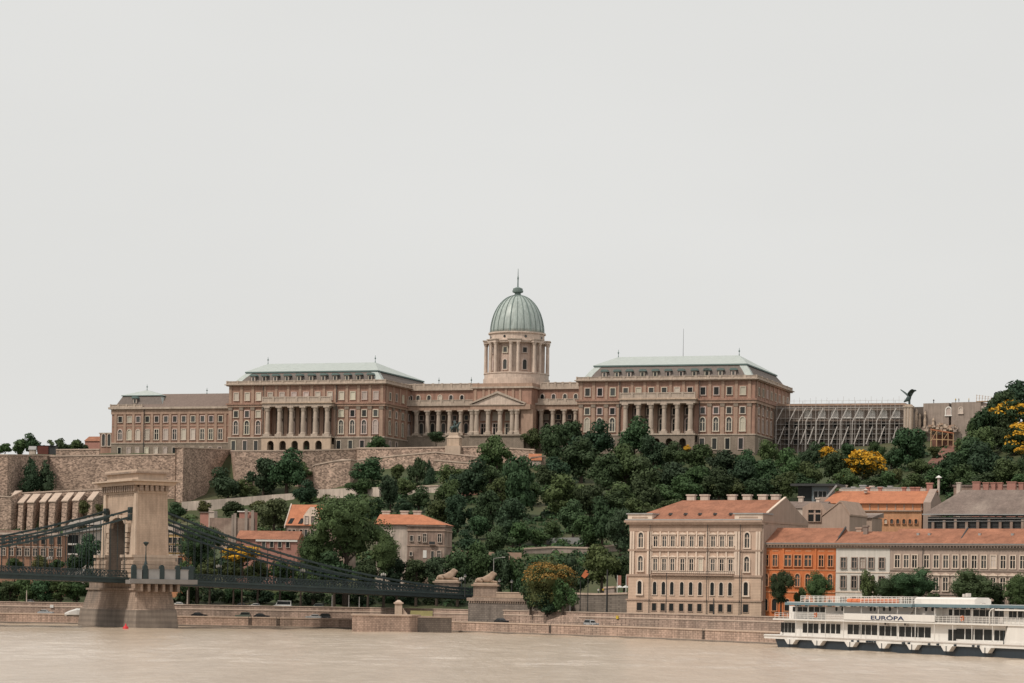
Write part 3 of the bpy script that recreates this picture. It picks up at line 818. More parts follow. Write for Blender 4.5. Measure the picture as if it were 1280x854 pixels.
# projecting middle
zc0p, zc1p = Z(485, 620, pj), Z(482.8, 620, pj)
zep, ztp, zbp = Z(505.6, 620, pj), Z(512, 620, pj), Z(543.5, 620, pj)
b.box(xa, xb + 2.5, pj + 5.0, 3.4, zbp, ztp, 'brick'); b.box(xa, xb + 2.5, pj + 1.8, 3.4, -9, zbp - 0.4, 'rustic'); b.box(xa - 0.3, xb + 2.8, pj - 1.2, 3.4, zbp - 0.4, zbp, 'trim')
b.box(xa - 0.2, xb + 2.7, pj - 0.3, 3.4, ztp, zep, 'pilaster'); b.box(xa, xb + 2.5, pj + 2.0, 3.4, zep + 0.02, zc0p, 'brick')
b.box(xa - 0.9, xb + 3.4, pj + 1.2, 9, zc0p, zc1p, 'trim'); b.box(xa - 0.2, xb + 2.8, pj + 1.9, 9, zc1p, Z(478.6, 620, pj), 'pilaster')
b.box(xa - 0.4, xb + 0.2, pj - 0.5, pj + 2.2, -9, zbp - 0.41, 'rustic')
xq = X(663.5, pj + 6)
b.box(xb - 1.8, xb + 3.6, pj + 1.0, pj + 5.5, zbp, ztp - 0.01, 'pilaster')
for p in (594, 604, 611, 620, 632, 641, 650):
    g = X(p, pj + 2); b.box(g - 0.5, g + 0.5, pj + 1.7, pj + 2, zep + 0.6, zc0p, 'pilaster')
b.build('wall', root)
# low roof behind the parapet
b = MB(); b.box(x0, xa - 2, 8, dpt - 2, zc1, Z(478.2, 560), 'copper_dark'); b.box(xb + 3, x1, 8, dpt - 2, zc1, Z(478.2, 560), 'copper_dark'); b.build('roof', root)
b = MB(); balustrade(b, x0 - 4, xa - 0.5, 2.8, zc1, zbal, 9); balustrade(b, xb + 3.5, x1 + 4, 2.8, zc1, zbal, 8); b.build('balustrade', root)
b = MB(); balustrade(b, x0 - 2, xa - 1, -0.9, ze + 0.9, zr1, 7); balustrade(b, xb + 3.7, x1 + 2, -0.9, ze + 0.9, zr1, 6); b.build('terrace_balustrade', root)
# pediment
b = MB()
zA = Z(490.2, 617.5, pj)
xm = (xa + xb) / 2
b.prism([(xa + 0.6, zep + 0.02), (xb - 0.6, zep + 0.02), (xm, zA - 0.6)], pj, pj + 1.9, 'drum')
b.box(xa - 0.4, xb + 0.4, pj - 0.7, pj + 1.8, zep - 0.4, zep, 'trim')
for s, e_ in ((xa - 0.6, xm), (xb + 0.6, xm)):
    b.prism([(s, zep + 0.02), (s, zep + 0.6), (e_, zA + 0.35), (e_, zA - 0.55)], pj - 0.7, pj + 1.8, 'trim')
b.build('pediment', root)
for p in (589.8, 595.6, 610, 625, 640, 646): column(root, X(p, pj), pj + 0.2, zbp, ztp, 1.0)
for p in (520.0, 534, 547.7, 561.6, 575.5, 676, 690.6, 705, 719): column(root, X(p), 0.6, zb, zt, 0.95)
for p in (513, 522.5, 536, 549.7, 563.5, 577.2, 677.7, 691.7, 706, 719.5):
    window(root, X(p, 3.5), 3.5, ze + 2.4, 1.5, 2.4, arched=True, depth=0.3, fw=0.35)
for p in (513, 527, 541, 554.6, 568.5, 583, 683, 698, 712):
    window(root, X(p, 6), 6, zb + 1.2, 1.7, 4.4, arched=True, depth=0.25, fw=0.35); window(root, X(p, 6), 6, zb + 7.0, 1.6, 1.9, depth=0.25, fw=0.3)
for p in (605, 620, 635.6):
    window(root, X(p, pj + 5), pj + 5, zbp + 0.3, 2.2, 4.6, bars=True, fw=0.45); window(root, X(p, pj + 5), pj + 5, zbp + 6.6, 2.0, 3.0, pm='panelight', fw=0.4)
for p in (548, 588.5): finial(root, X(p, 9), 9, Z(478.6, 560), 3.2)
# dome
yd = 12.0
cx = fr.x(645.6, 470, yd)
zD = lambda py: fr.z(646, py, yd)
k = (fr.w(cx, yd).y) / F
d = MB()
d.lathe([(14.0 * 1, zc1p), (41.6 * k, zD(477.5)), (41.6 * k, zD(475.2)), (40.4 * k, zD(475)), (40.4 * k, zD(469.5)), (41.2 * k, zD(469.3)), (41.2 * k, zD(468))], cx, yd, 40, 'drum')
base = d.build('drum', root)
d = MB(); d.lathe([(31.5 * k, zD(468) - 0.3), (31.5 * k, zD(430))], cx, yd, 40, 'drumbrick'); d.build('drum_wall', base)
d = MB()
d.lathe([(33 * k, zD(431.5)), (37.0 * k, zD(431)), (37.0 * k, zD(429.5)), (38.0 * k, zD(429)), (38.0 * k, zD(427.6)), (34.2 * k, zD(427.4)), (34.2 * k, zD(419.5)), (36.0 * k, zD(419)), (36.0 * k, zD(417.2)), (33 * k, zD(417))], cx, yd, 40, 'drum')
d.build('entablature', base)
# eight buttress pairs of columns standing off the drum
for q in range(8):
    t = math.radians(-76 + 45 * q)
    rx = 36.2 * k
    d = MB()
    ct_, st_ = math.cos(t), math.sin(t)
    tx, ty = -st_, ct_
    P = lambda r, s: (cx + r * ct_ + s * tx, yd + r * st_ + s * ty)
    for s in (-1.55, 1.55):
        c_ = P(38.6 * k, s)
        d.cyl(c_[0], c_[1], zD(468), zD(433), 0.72, 0.62, 10, 'drum')
        d.cyl(c_[0], c_[1], zD(434), zD(431), 0.72, 1.0, 10, 'drum')
    p4 = [P(31 * k, -1.1), P(31 * k, 1.1), P(35 * k, 1.1), P(35 * k, -1.1)]
    d.prismz(p4, zD(468), zD(431), 'drum')
    p5 = [P(31 * k, -2.7), P(31 * k, 2.7), P(41.3 * k, 2.7), P(41.3 * k, -2.7)]
    d.prismz(p5, zD(431), zD(428.0), 'drum')
    p6 = [P(31 * k, -3.0), P(31 * k, 3.0), P(42.3 * k, 3.0), P(42.3 * k, -3.0)]
    d.prismz(p6, zD(428.0), zD(426.8), 'trim')
    d.build('buttress', base)
    t2 = t + math.radians(22.5)
    r = 31.5 * k * math.cos(0.04)
    for zz0, hh, aa in ((zD(464), zD(452) - zD(464), True), (zD(443), zD(437) - zD(443), False)):
        w_ = window(base, cx + r * math.cos(t2), yd + r * math.sin(t2), zz0, 1.7, hh, arched=aa, fw=0.4, rz=t2 + math.pi / 2)
    o_ = MB(); rr = 34.25 * k
    o_.lathe([(0.55, 0), (0.55, 0.15)], 0, 0, 10, 'pane'); ob = o_.build('oculus', base)
    ob.matrix_basis = Matrix.Translation((cx + rr * math.cos(t2), yd + rr * math.sin(t2), zD(423.5))) @ Matrix.Rotation(t2 + math.pi / 2, 4, 'Z') @ Matrix.Rotation(math.radians(90), 4, 'X')
R = 33.6 * k; zd0, zd1 = zD(417.0), zD(369.5)
prof = []
for i in range(15):
    t = i / 14 * math.radians(84)
    prof.append((R * math.cos(t) ** 0.92 if i else R, zd0 + (zd1 - zd0) * (math.sin(t) / math.sin(math.radians(84))) ** 1.08))
d = MB(); d.lathe(prof, cx, yd, 48, 'dome'); dome = d.build('dome', root, smooth=True)
for q in range(24):
    t = 2 * math.pi * q / 24 + 0.05
    d = MB(); pts = [Vector((cx + (r + 0.12) * math.cos(t), yd + (r + 0.12) * math.sin(t), z)) for r, z in prof]
    wrib = 0.34 if q % 3 == 0 else 0.12
    for a_, c_ in zip(pts[:-1], pts[1:]): d.bar(a_, c_, wrib, 0.28, 'domerib')
    d.build('rib', dome)
d = MB(); zl = zD(370)
h_ = zD(359.5) - zl
d.lathe([(3.4 * k * 1.0, zl - 0.5), (4.6 * k, zl + h_ * 0.05), (3.6 * k, zl + h_ * 0.3), (6.6 * k, zl + h_ * 0.42), (7.0 * k, zl + h_ * 0.62), (6.0 * k, zl + h_ * 0.68), (6.2 * k, zl + h_ * 0.85), (3.5 * k, zl + h_ * 0.98), (0.5 * k, zl + h_ * 1.08)], cx, yd, 16, 'domerib')
d.build('lantern', dome)
d = MB(); d.lathe([(0.9 * k, zD(360)), (0.75 * k, zD(350)), (1.1 * k, zD(348)), (0.5 * k, zD(345)), (0.25 * k, zD(336))], cx, yd, 8, 'copper_dark'); d.build('spire', dome)

# low left wing
fr = PAL.sub(PAL.x(139.5, 540, 5.0), 5.0)
root = thing('palace_wing', 'lower palace wing at the far left with brown roof and small green topped mansard', 'palace', fr)
X = lambda px: fr.x(px, 540)
Z = lambda py, px=215: fr.z(px, py)
W2 = X(289); zb, zc0, zc1 = Z(553.3), Z(511.3), Z(508.8)
b = MB()
b.box(0, W2, -0.3, 22, -9, zb - 0.4, 'rustic'); b.box(-0.3, W2, -0.6, 22, zb - 0.4, zb, 'trim'); b.box(0, W2, 0, 22, zb, zc0 - 2.2, 'brick')
xs1 = X(181)
b.box(-0.2, W2, -0.4, 22, zc0 - 2.2, zc0, 'pilaster'); b.box(-1.2, W2, -1.3, 22.5, zc0, zc1, 'trim')
b.box(0.1, W2, -0.15, 0, Z(533), Z(531.4), 'pilaster')
v1 = lambda s: [120 + q * 0.171875 for q in s]
wx = v1([176, 243, 306, 373, 441, 508, 573, 638, 705, 774, 836, 905])
dx = X(wx[1]) - X(wx[0])
for p in wx + [283.5 + 4]:
    g = X(p) - dx / 2
    b.box(g - 0.6, g + 0.6, -0.35, 0, zb, zc0 - 2.2, 'pilaster')
b.build('wall', root)
for i, p in enumerate(wx):
    window(root, X(p), 0, Z(527.6), 1.75, Z(520.5) - Z(527.6), fw=0.3)
    window(root, X(p), 0, Z(549.5), 1.75, Z(537) - Z(549.5), arched=(i < 3), pm=('panelight' if i in (1, 2, 7, 8, 5) else 'pane'), bars=i not in (1, 2, 7, 8, 5), fw=0.35)
    window(root, X(p), -0.3, Z(567), 1.5, Z(559.5) - Z(567), pm='panelight' if i in (1, 2, 4, 5) else 'pane', fw=0.25)
b = MB(); balustrade(b, -0.6, xs1 - 1, -0.8, zc1, Z(505.3), 4); b.build('balustrade', root)
b = MB()   # long pitched roof
zr = Z(494.6) + 1.5
b.prismx([(-0.6, zc1 + 0.05), (9.5, zr), (20.5, zc1 + 0.05)], xs1 - 3.5, W2 + 0.2, 'brownroof'); b.build('roof', root)
b = MB()
def fr_ring(i, z, w): return [(i, i, z), (w - i, i, z), (w - i, 17 - i, z), (i, 17 - i, z)]
r0, r1 = fr_ring(0.8, zc1 + 0.05, xs1 + 9), fr_ring(3.4, Z(494), xs1 + 9)
for q in range(4): b.quad(r0[q], r0[(q + 1) % 4], r1[(q + 1) % 4], r1[q], 'slate' if q != 1 else 'copper')
b.quad(*r1, 'slate'); b.build('mansard_roof', root)
b = MB(); r2 = fr_ring(2.9, Z(494) + 0.01, xs1 + 9); r3 = [(p[0], p[1], p[2] + 0.35) for p in r2]
ap = ((xs1 + 9) / 2, 8.5, Z(485.6, 180))
for q in range(4):
    b.quad(r2[q], r2[(q + 1) % 4], r3[(q + 1) % 4], r3[q], 'copper_dark'); b.add([r3[q], r3[(q + 1) % 4], ap], [(0, 1, 2)], 'copper')
b.build('copper_roof', root)
dormer(root, X(166), 1.4, zc1 + 1.6)
finial(root, ap[0], ap[1], ap[2] - 0.1, 2.6); finial(root, X(246), 9.5, zr - 0.1, 2.6)
for p in (180.5,): 
    b = MB(); b.cyl(X(p), -0.75, -5, zc0, 0.16, 0.16, 6, 'darkmetal'); b.build('downpipe', root)

# gothic chapel house and small red house at the far left end
fr = PAL.sub(PAL.x(124.5, 555, 12), 12)
root = thing('chapel', 'small pink chapel with pointed windows beside the lowest palace wing', 'chapel', fr)
W3 = fr.x(141, 555); zt = fr.z(130, 541)
b = MB(); b.box(0, W3, 0, 12, -8, zt - 0.4, 'brick'); b.box(-0.3, W3, -0.3, 12.3, zt - 0.4, zt, 'trim'); b.build('wall', root)
for p in (129.5, 136.5):
    window(root, fr.x(p, 555), 0, fr.z(p, 557.5), 1.4, 5.2, arched=True, fw=0.35)
fr = PAL.sub(PAL.x(106, 555, 60), 60)
root = thing('house', 'small faded red house peeking over the castle wall left of the chapel', 'house', fr)
W3 = fr.x(126, 555, 0); zt = fr.z(115, 551.5)
b = MB(); b.box(0, W3, 0, 9, -8, zt, 'pinkhouse'); b.build('wall', root)
b = MB(); b.prismx([(-0.5, zt), (4.5, zt + 2.4), (9.5, zt)], -0.3, W3 + 0.3, 'tilered'); b.build('roof', root)
# ---------------------------------------------------------------- castle walls, terraces, scaffolded wing
def castle_wall(label, P, th, zbot, m='rubble', cap=True, name='castle_wall', batter=0.0, bump_n=0):
    """wall along world points P (each with its own top height); zbot: bottom height or list"""
    b = MB(); n = len(P)
    P2 = [(p[0], p[1]) for p in P]
    B = offset_line(P2, -batter); K = offset_line(P2, th)
    zb = zbot if isinstance(zbot, (list, tuple)) else [zbot] * n
    for i in range(n - 1):
        k = max(1, int((Vector(P2[i + 1]) - Vector(P2[i])).length / 9))
        for q in range(k):
            u, w = q / k, (q + 1) / k
            L_ = lambda A, t: (A[i][0] + (A[i + 1][0] - A[i][0]) * t, A[i][1] + (A[i + 1][1] - A[i][1]) * t)
            zt = lambda t: P[i][2] + (P[i + 1][2] - P[i][2]) * t
            zz = lambda t: zb[i] + (zb[i + 1] - zb[i]) * t
            f0, f1, t0, t1, k0, k1 = L_(B, u), L_(B, w), L_(P2, u), L_(P2, w), L_(K, u), L_(K, w)
            b.quad((*f0, zz(u)), (*f1, zz(w)), (*t1, zt(w)), (*t0, zt(u)), m)
            b.quad((*t0, zt(u)), (*t1, zt(w)), (*k1, zt(w)), (*k0, zt(u)), m)
            b.quad((*k0, zt(u)), (*k1, zt(w)), (*k1, zz(w)), (*k0, zz(u)), m)
    for i in (0, n - 1):
        b.quad((*B[i], zb[i]), (*P2[i], P[i][2]), (*K[i], P[i][2]), (*K[i], zb[i]), m)
    o = b.build(name); tag(o, label, 'wall')
    if cap:
        c = MB()
        A = offset_line(P2, -0.25); K2 = offset_line(P2, th + 0.25)
        for i in range(n - 1):
            z0, z1 = P[i][2] + 0.01, P[i + 1][2] + 0.01
            vs = [(*A[i], z0), (*A[i + 1], z1), (*K2[i + 1], z1), (*K2[i], z0)]
            vs += [(q[0], q[1], q[2] + 0.5) for q in vs]
            c.add(vs, [(0, 3, 2, 1), (4, 5, 6, 7), (0, 1, 5, 4), (1, 2, 6, 5), (2, 3, 7, 6), (3, 0, 4, 7)], 'rubblecap')
        c.build('coping', o)
    return o
def gw(*L):
    out = []
    for px, y0, y1 in L:
        p = at(px, y0, ground_hit(px, y1) - 0.6); out.append(p)
    return out
def gz(P, d=2.0): return [hz(p.x, p.y) - d for p in P]
def zat(px, py, D): return at(px, py, D).z
# corner bastion at the far left edge: lit narrow face, shaded long face
castle_wall('tall rubble stone bastion at the far left edge with a shaded flank', [at(-120, 569, 1040), at(9.5, 569.5, 1040), at(66, 570, 1078)], 3, 30)
castle_wall('long rubble castle wall below the low palace wing, behind the bridge tower', [at(62, 571, 1074), at(130, 570, 1072), at(222, 568.5, 1068)], 6, 40)
castle_wall('thin upper parapet wall on the left plateau beside the rust coloured box', [at(70, 563, 1100), at(124, 562.5, 1098)], 1.2, 60)
# big bastion in the middle left
castle_wall('massive rubble bastion left of the palace terrace with bright narrow edge and dark flank', [at(219, 560.5, 1046), at(229, 560, 1044), at(289, 563, 1094)], 3.5, 38)
castle_wall('rubble terrace wall in front of the left palace pavilion', [at(288.5, 564.5, 1092), at(294, 564.5, 1068), at(345, 564.3, 1068), at(400, 563.5, 1074), at(446, 562, 1080)], 2.0, [45, 45, 48, 52, 56])
castle_wall('buttressed lower terrace wall above the red brick building', [at(14, 618, 1030), at(70, 615, 1030), at(128, 612.5, 1030)], 3, 30, batter=0.6)
wl = at(14, 618, 1030)
for i, (px, w_) in enumerate([(30, 11), (42, 14), (57, 11), (69, 14), (84.5, 12), (98, 13), (116, 11)]):
    b = MB(); P = at(px + 4, 619.5 - i * 0.55, 1029); hw = w_ * 0.30 * 0.29
    zt = P.z
    b.prismx([(0, zt), (-6.0, zt - 3.2), (-7.0, zt - 12), (-7.4, 28), (0, 28)], -hw, hw, 'rubble')
    b.prismx([(-6.4, zt - 3.3), (0.3, zt + 0.15), (0.3, zt + 0.55), (-6.4, zt - 2.9)], -hw - 0.3, hw + 0.3, 'rubblecap')
    o = b.build('buttress'); o.location = (P.x, P.y, 0); o.rotation_euler = (0, 0, -0.22)
    tag(o, ['first', 'second', 'third', 'fourth', 'fifth', 'sixth', 'seventh'][i] + ' sloping stone buttress from the left on the lower terrace wall', 'buttress', 'buttresses of the lower terrace wall')
castle_wall('dark old wall stub at the far left below the bastion', [at(-60, 618, 1022), at(14, 622, 1022), at(27, 615, 1028)], 3, 28)
P_ = gw((227, 627.5, 640), (262, 625, 638), (300, 622, 634), (340, 618.5, 628), (368, 616.5, 624)); castle_wall('pale curving retaining wall climbing the slope below the bastion', P_, 1.2, gz(P_), m='palewall', cap=False)
P_ = gw((396, 612, 624), (432, 610.5, 622), (474, 609, 620)); castle_wall('pale low retaining wall left of the tall tree', P_, 1.2, gz(P_), m='palewall', cap=False)
castle_wall('squat rubble bastion on the slope below the left pavilion portico', [at(391, 584, 1046), at(394, 582, 1036), at(416, 577.5, 1034), at(438, 575.5, 1034), at(446, 577, 1052)], 3.0, 42)
castle_wall('small stepped wall stub left of the squat bastion', [at(368, 589, 1052), at(382, 588, 1046), at(392, 590, 1046)], 2.0, 44)
castle_wall('small stair wall beside the round tree on the left slope', [at(304, 602, 1062), at(312, 597, 1060), at(322, 594, 1062)], 1.2, 46)
castle_wall('upper garden terrace wall below the palace colonnade', [at(446, 561, 1079), at(492, 561, 1070), at(545, 560, 1064), at(600, 559, 1058), at(668, 563, 1052)], 1.5, [56, 58, 60, 60, 58])
castle_wall('middle garden terrace wall stepping down below the colonnade', [at(448, 576, 1068), at(500, 570, 1060), at(545, 566, 1054), at(600, 572, 1050)], 1.2, [55, 55, 56, 56])
castle_wall('lower garden terrace retaining wall with small buttresses', [at(543, 576, 1048), at(567, 578, 1046), at(592, 580, 1044), at(603, 582, 1044)], 1.5, 51)
P_ = gw((500, 610, 618), (522, 609, 617), (548, 608, 616)); castle_wall('low wall fragment among trees on the mid slope', P_, 1.0, gz(P_), m='palewall')
P_ = gw((575, 610, 621), (603, 606, 618)); castle_wall('pink broken wall fragment among trees below the dome', P_, 1.0, gz(P_), m='pinkhouse')
castle_wall('ruined pale wall piece beside red roof among the trees below the right colonnade', [at(663, 573, 1040), at(682, 571, 1042)], 1.5, 56, m='rubblecap')
o = None
b = MB(); P = at(669, 572, 1041); b.prismx([(-2, -1.2), (2.5, 1.6), (7, -1.2)], -2.6, 2.6, 'tileorange'); b.box(-2.3, 2.3, -1.6, 6.4, -6, -1.0, 'palewall')
o = b.build('hut'); o.location = P; tag(o, 'tiny hut with orange roof half hidden by trees below the dome', 'hut')
# retaining wall of the road on the lower slope
P_ = gw((655, 687, 693), (690, 685, 692), (735, 686, 693), (765, 683, 690), (810, 682, 689)); castle_wall('pale retaining wall of the hillside road left of the mansion', P_, 0.8, gz(P_), m='concrete')
P_ = gw((683, 673, 681), (697, 672.5, 680.5), (712, 672, 680), (730, 672, 680)); castle_wall('grey upper barrier panels on the hillside road', P_, 0.3, gz(P_), m='zinc', cap=False)
P_ = gw((556, 690, 702), (580, 688, 702), (610, 690, 703), (652, 691, 702)); castle_wall('pink ruined garden wall right of the crumbling house', P_, 0.8, gz(P_), m='dryearth', cap=False)

# rust coloured box and gate house on the left plateau
b = MB(); P = at(46.5, 571, 1110); b.box(0, 4.6, 0, 7, -3, 4.6, 'rust'); b.box(4.62, 7.4, 0.4, 7, -3, 4.5, 'darkmetal'); b.box(-0.15, 7.6, -0.15, 7.2, 4.62, 4.8, 'darkmetal')
o = b.build('storage_box'); o.location = P; tag(o, 'rust red flat box building standing on the left plateau wall', 'building')
b = MB(); P = at(36, 571, 1125); b.box(0, 2.6, 0, 3, -3, 3.0, 'palewall'); b.prismx([(-0.4, 3.0), (1.5, 4.6), (3.4, 3.0)], -0.3, 2.9, 'zinc'); o = b.build('kiosk'); o.location = P; tag(o, 'small pale kiosk beside the rust red box on the plateau', 'kiosk')

# equestrian statue on its plinth
def blob(name, pts, edges, parent, m, sub=1):
    """one continuous skinned body: pts = [(x,y,z,r)]"""
    me = bpy.data.meshes.new(name); me.from_pydata([p[:3] for p in pts], edges, []); me.update()
    o = bpy.data.objects.new(name, me); scene.collection.objects.link(o)
    md = o.modifiers.new('skin', 'SKIN'); md.use_smooth_shade = True
    sv = me.skin_vertices[0].data
    for i, p in enumerate(pts): sv[i].radius = (p[3], p[3]) if len(p) == 4 else (p[3], p[4])
    sv[0].use_root = True
    if sub:
        ms = o.modifiers.new('sub', 'SUBSURF'); ms.levels = sub; ms.render_levels = sub
    dg = bpy.context.evaluated_depsgraph_get()
    me2 = bpy.data.meshes.new_from_object(o.evaluated_get(dg))
    bpy.data.objects.remove(o); bpy.data.meshes.remove(me)
    me2.materials.clear(); me2.materials.append(M[m]); me2.name = name
    return link(name, me2, parent)
P = at(568, 558, 1062); P.z = zat(568, 559, 1062)
root = thing('equestrian_statue', 'bronze rider statue on a tall carved plinth in front of the colonnade', 'statue', loc=P, rz=-0.3)
b = MB(); H0 = zat(568, 541, 1062) - P.z
b.box(-3.2, 3.2, -2.2, 2.2, -4, 0.5, 'ashlarlight'); b.box(-2.6, 2.6, -1.8, 1.8, 0.5, H0 * 0.62, 'cream'); b.prismz([(-2.9, -2), (2.9, -2), (2.9, 2), (-2.9, 2)], H0 * 0.62, H0 * 0.8, 'ashlarlight', [(-1.9, -1.4), (1.9, -1.4), (1.9, 1.4), (-1.9, 1.4)]); b.box(-1.9, 1.9, -1.4, 1.4, H0 * 0.8 + 0.002, H0, 'ashlarlight')
b.build('plinth', root)
Hs = H0
hp = [(0, 0, Hs + 2.3, .62), (-1.0, 0, Hs + 2.2, .7), (1.0, 0, Hs + 2.6, .7), (1.7, 0, Hs + 3.5, .42), (2.1, 0, Hs + 4.2, .32), (2.7, 0, Hs + 3.9, .2),
      (1.2, .3, Hs + 1.5, .25), (1.5, .3, Hs + .8, .16), (1.4, .3, Hs, .14), (1.3, -.3, Hs + 1.7, .25), (2.0, -.3, Hs + 1.4, .16), (1.9, -.3, Hs + .8, .12),
      (-1.3, .35, Hs + 1.3, .3), (-1.6, .35, Hs + .8, .17), (-1.4, .35, Hs, .15), (-1.2, -.35, Hs + 1.3, .3), (-1.5, -.35, Hs + .8, .17), (-1.2, -.35, Hs, .15),
      (-1.8, 0, Hs + 2.3, .2), (-2.2, 0, Hs + 1.2, .16),
      (0, 0, Hs + 3.3, .45), (0.05, 0, Hs + 4.1, .48), (0.1, 0, Hs + 4.7, .2), (0.15, 0, Hs + 5.1, .3), (0.7, -.5, Hs + 3.9, .17), (1.1, -.4, Hs + 3.7, .13), (-.6, .5, Hs + 4.3, .17), (-1.0, .7, Hs + 4.9, .13)]
he = [(0, 1), (0, 2), (2, 3), (3, 4), (4, 5), (2, 6), (6, 7), (7, 8), (2, 9), (9, 10), (10, 11), (1, 12), (12, 13), (13, 14), (1, 15), (15, 16), (16, 17), (1, 18), (18, 19), (0, 20), (20, 21), (21, 22), (22, 23), (21, 24), (24, 25), (21, 26), (26, 27)]
blob('rider', hp, he, root, 'bronze')

# wing under repair at the right, with scaffold
A = at(972, 562, 1082); B = at(1130, 560, 1066)
fr = Frame(A.x, A.y, zat(990, 562, 1080), math.atan2(B.y - A.y, B.x - A.x))
Ws = fr.x(1131, 530); zt = fr.z(1060, 504.5)
root = thing('palace_wing', 'unfinished palace wing under repair behind steel scaffolding, left of the bird statue', 'palace', fr)
b = MB(); b.box(-4, Ws, 0, 14, -12, zt - 0.8, 'concrete'); b.box(-4.3, Ws + 0.2, -0.4, 14.4, zt - 0.8, zt, 'dryearth'); b.build('wall', root)
for p in [1011, 1028, 1044, 1060, 1075, 1090, 1105, 1121]:
    window(root, fr.x(p, 490), 0, fr.z(p, 522), 2.5, fr.z(p, 513) - fr.z(p, 522), arched=True, pm='shipwhite', fm='shipwhite', fw=0.3)
for lv in (530, 541, 551):
    for p in [984, 996, 1011, 1028, 1044, 1060, 1075, 1090, 1105, 1121]:
        window(root, fr.x(p, 490), 0, fr.z(p, lv + 5), 1.8, 2.3, fm='concrete', pm='glassdark', fw=0.2)
sc = thing('scaffold', 'tall steel scaffold with raking props against the unfinished palace wing', 'scaffold', fr)
for i, y in enumerate([510.8, 524, 531, 537.5, 543.5, 550, 556]):
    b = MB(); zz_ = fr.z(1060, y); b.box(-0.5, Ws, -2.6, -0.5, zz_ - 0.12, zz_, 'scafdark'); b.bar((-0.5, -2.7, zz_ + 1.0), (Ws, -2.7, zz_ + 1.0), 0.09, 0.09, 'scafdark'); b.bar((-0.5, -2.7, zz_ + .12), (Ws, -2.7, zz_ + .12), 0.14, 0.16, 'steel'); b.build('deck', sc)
for k in range(30):
    x = Ws * k / 29
    b = MB(); tall = (k % 3 == 0)
    b.bar((x, -2.75, -8), (x, -2.75, zt + (0.8 if tall else -1)), 0.16 if tall else 0.1, 0.16 if tall else 0.1, 'scafsteel'); b.build('upright', sc)
for p in (978, 994, 1006, 1015, 1028, 1044, 1058, 1073, 1088, 1103, 1119):
    b = MB(); x = fr.x(p, 530)
    b.bar((x - 1.6, -4.6, fr.z(p, 528)), (x + 0.8, -2.9, fr.z(p, 511)), 0.28, 0.28, 'shipgrey'); b.bar((x - 1.7, -4.7, -6), (x - 1.6, -4.6, fr.z(p, 528)), 0.28, 0.28, 'scafsteel'); b.build('prop', sc)
    b = MB(); b.bar((x - 0.8, -4.6, fr.z(p, 556)), (x + 1.4, -2.9, fr.z(p, 534)), 0.3, 0.3, 'shipgrey'); b.build('prop', sc)
b = MB()
for k in range(24): 
    x = Ws * k / 23; b.bar((x, -1.2, zt), (x, -1.2, zt + 1.6 + (k * 37 % 5) * 0.3), 0.08, 0.08, 'scafsteel')
b.bar((0, -1.2, zt + 1.1), (Ws, -1.2, zt + 1.1), 0.08, 0.08, 'scafsteel')
b.build('top_railing', sc)
# eagle statue on tall pier
P = at(1135.5, 531, 1050)
root = thing('bird_statue', 'green bronze eagle with raised wings on a tall pale stone pier', 'statue', loc=P, rz=-0.3)
hz_ = zat(1135.5, 506, 1050) - P.z; s_ = 1050 / F
b = MB(); wv = 6.2 * s_
b.box(-wv * 0.82, wv * 0.82, -1.8, 1.8, -6, hz_ - 1.2, 'ashlarlight'); b.box(-wv, wv, -2.2, 2.2, hz_ - 1.2, hz_ - 0.5, 'trim'); b.box(-wv * 0.7, wv * 0.7, -1.6, 1.6, hz_ - 0.5, hz_, 'ashlarlight')
for x in (-wv * 0.55, 0, wv * 0.55): b.box(x - 0.35, x + 0.35, -2.0, -1.8, -6, hz_ - 1.2, 'trim')
b.build('pier', root)
z = hz_
eg = blob('eagle', [(0, 0, z + 2.0, .75), (0.6, 0, z + 3.1, .65), (1.3, 0, z + 3.9, .35), (1.9, 0, z + 4.4, .36), (2.4, 0, z + 4.2, .14), (-0.7, 0, z + 1.3, .5), (-1.5, 0, z + 0.8, .35, .14), (0.2, -.3, z + 1.1, .25), (0.2, -.3, z, .2), (0.3, .4, z + 1.1, .25), (0.4, .4, z, .2),
     (0.1, -1.0, z + 3.2, .5, .25), (1.2, -1.9, z + 4.0, .75, .15), (2.0, -2.6, z + 4.4, .7, .1), (-0.4, 1.0, z + 3.0, .5, .25), (-1.5, 1.8, z + 3.9, .6, .15), (-2.9, 2.4, z + 4.9, .28, .08)],
     [(0, 1), (1, 2), (2, 3), (3, 4), (0, 5), (5, 6), (0, 7), (7, 8), (0, 9), (9, 10), (1, 11), (11, 12), (12, 13), (1, 14), (14, 15), (15, 16)], root, 'bronze')
eg.scale = (1.3, 1.3, 1.3); eg.location = (-0.1, 0, -0.3 * hz_)
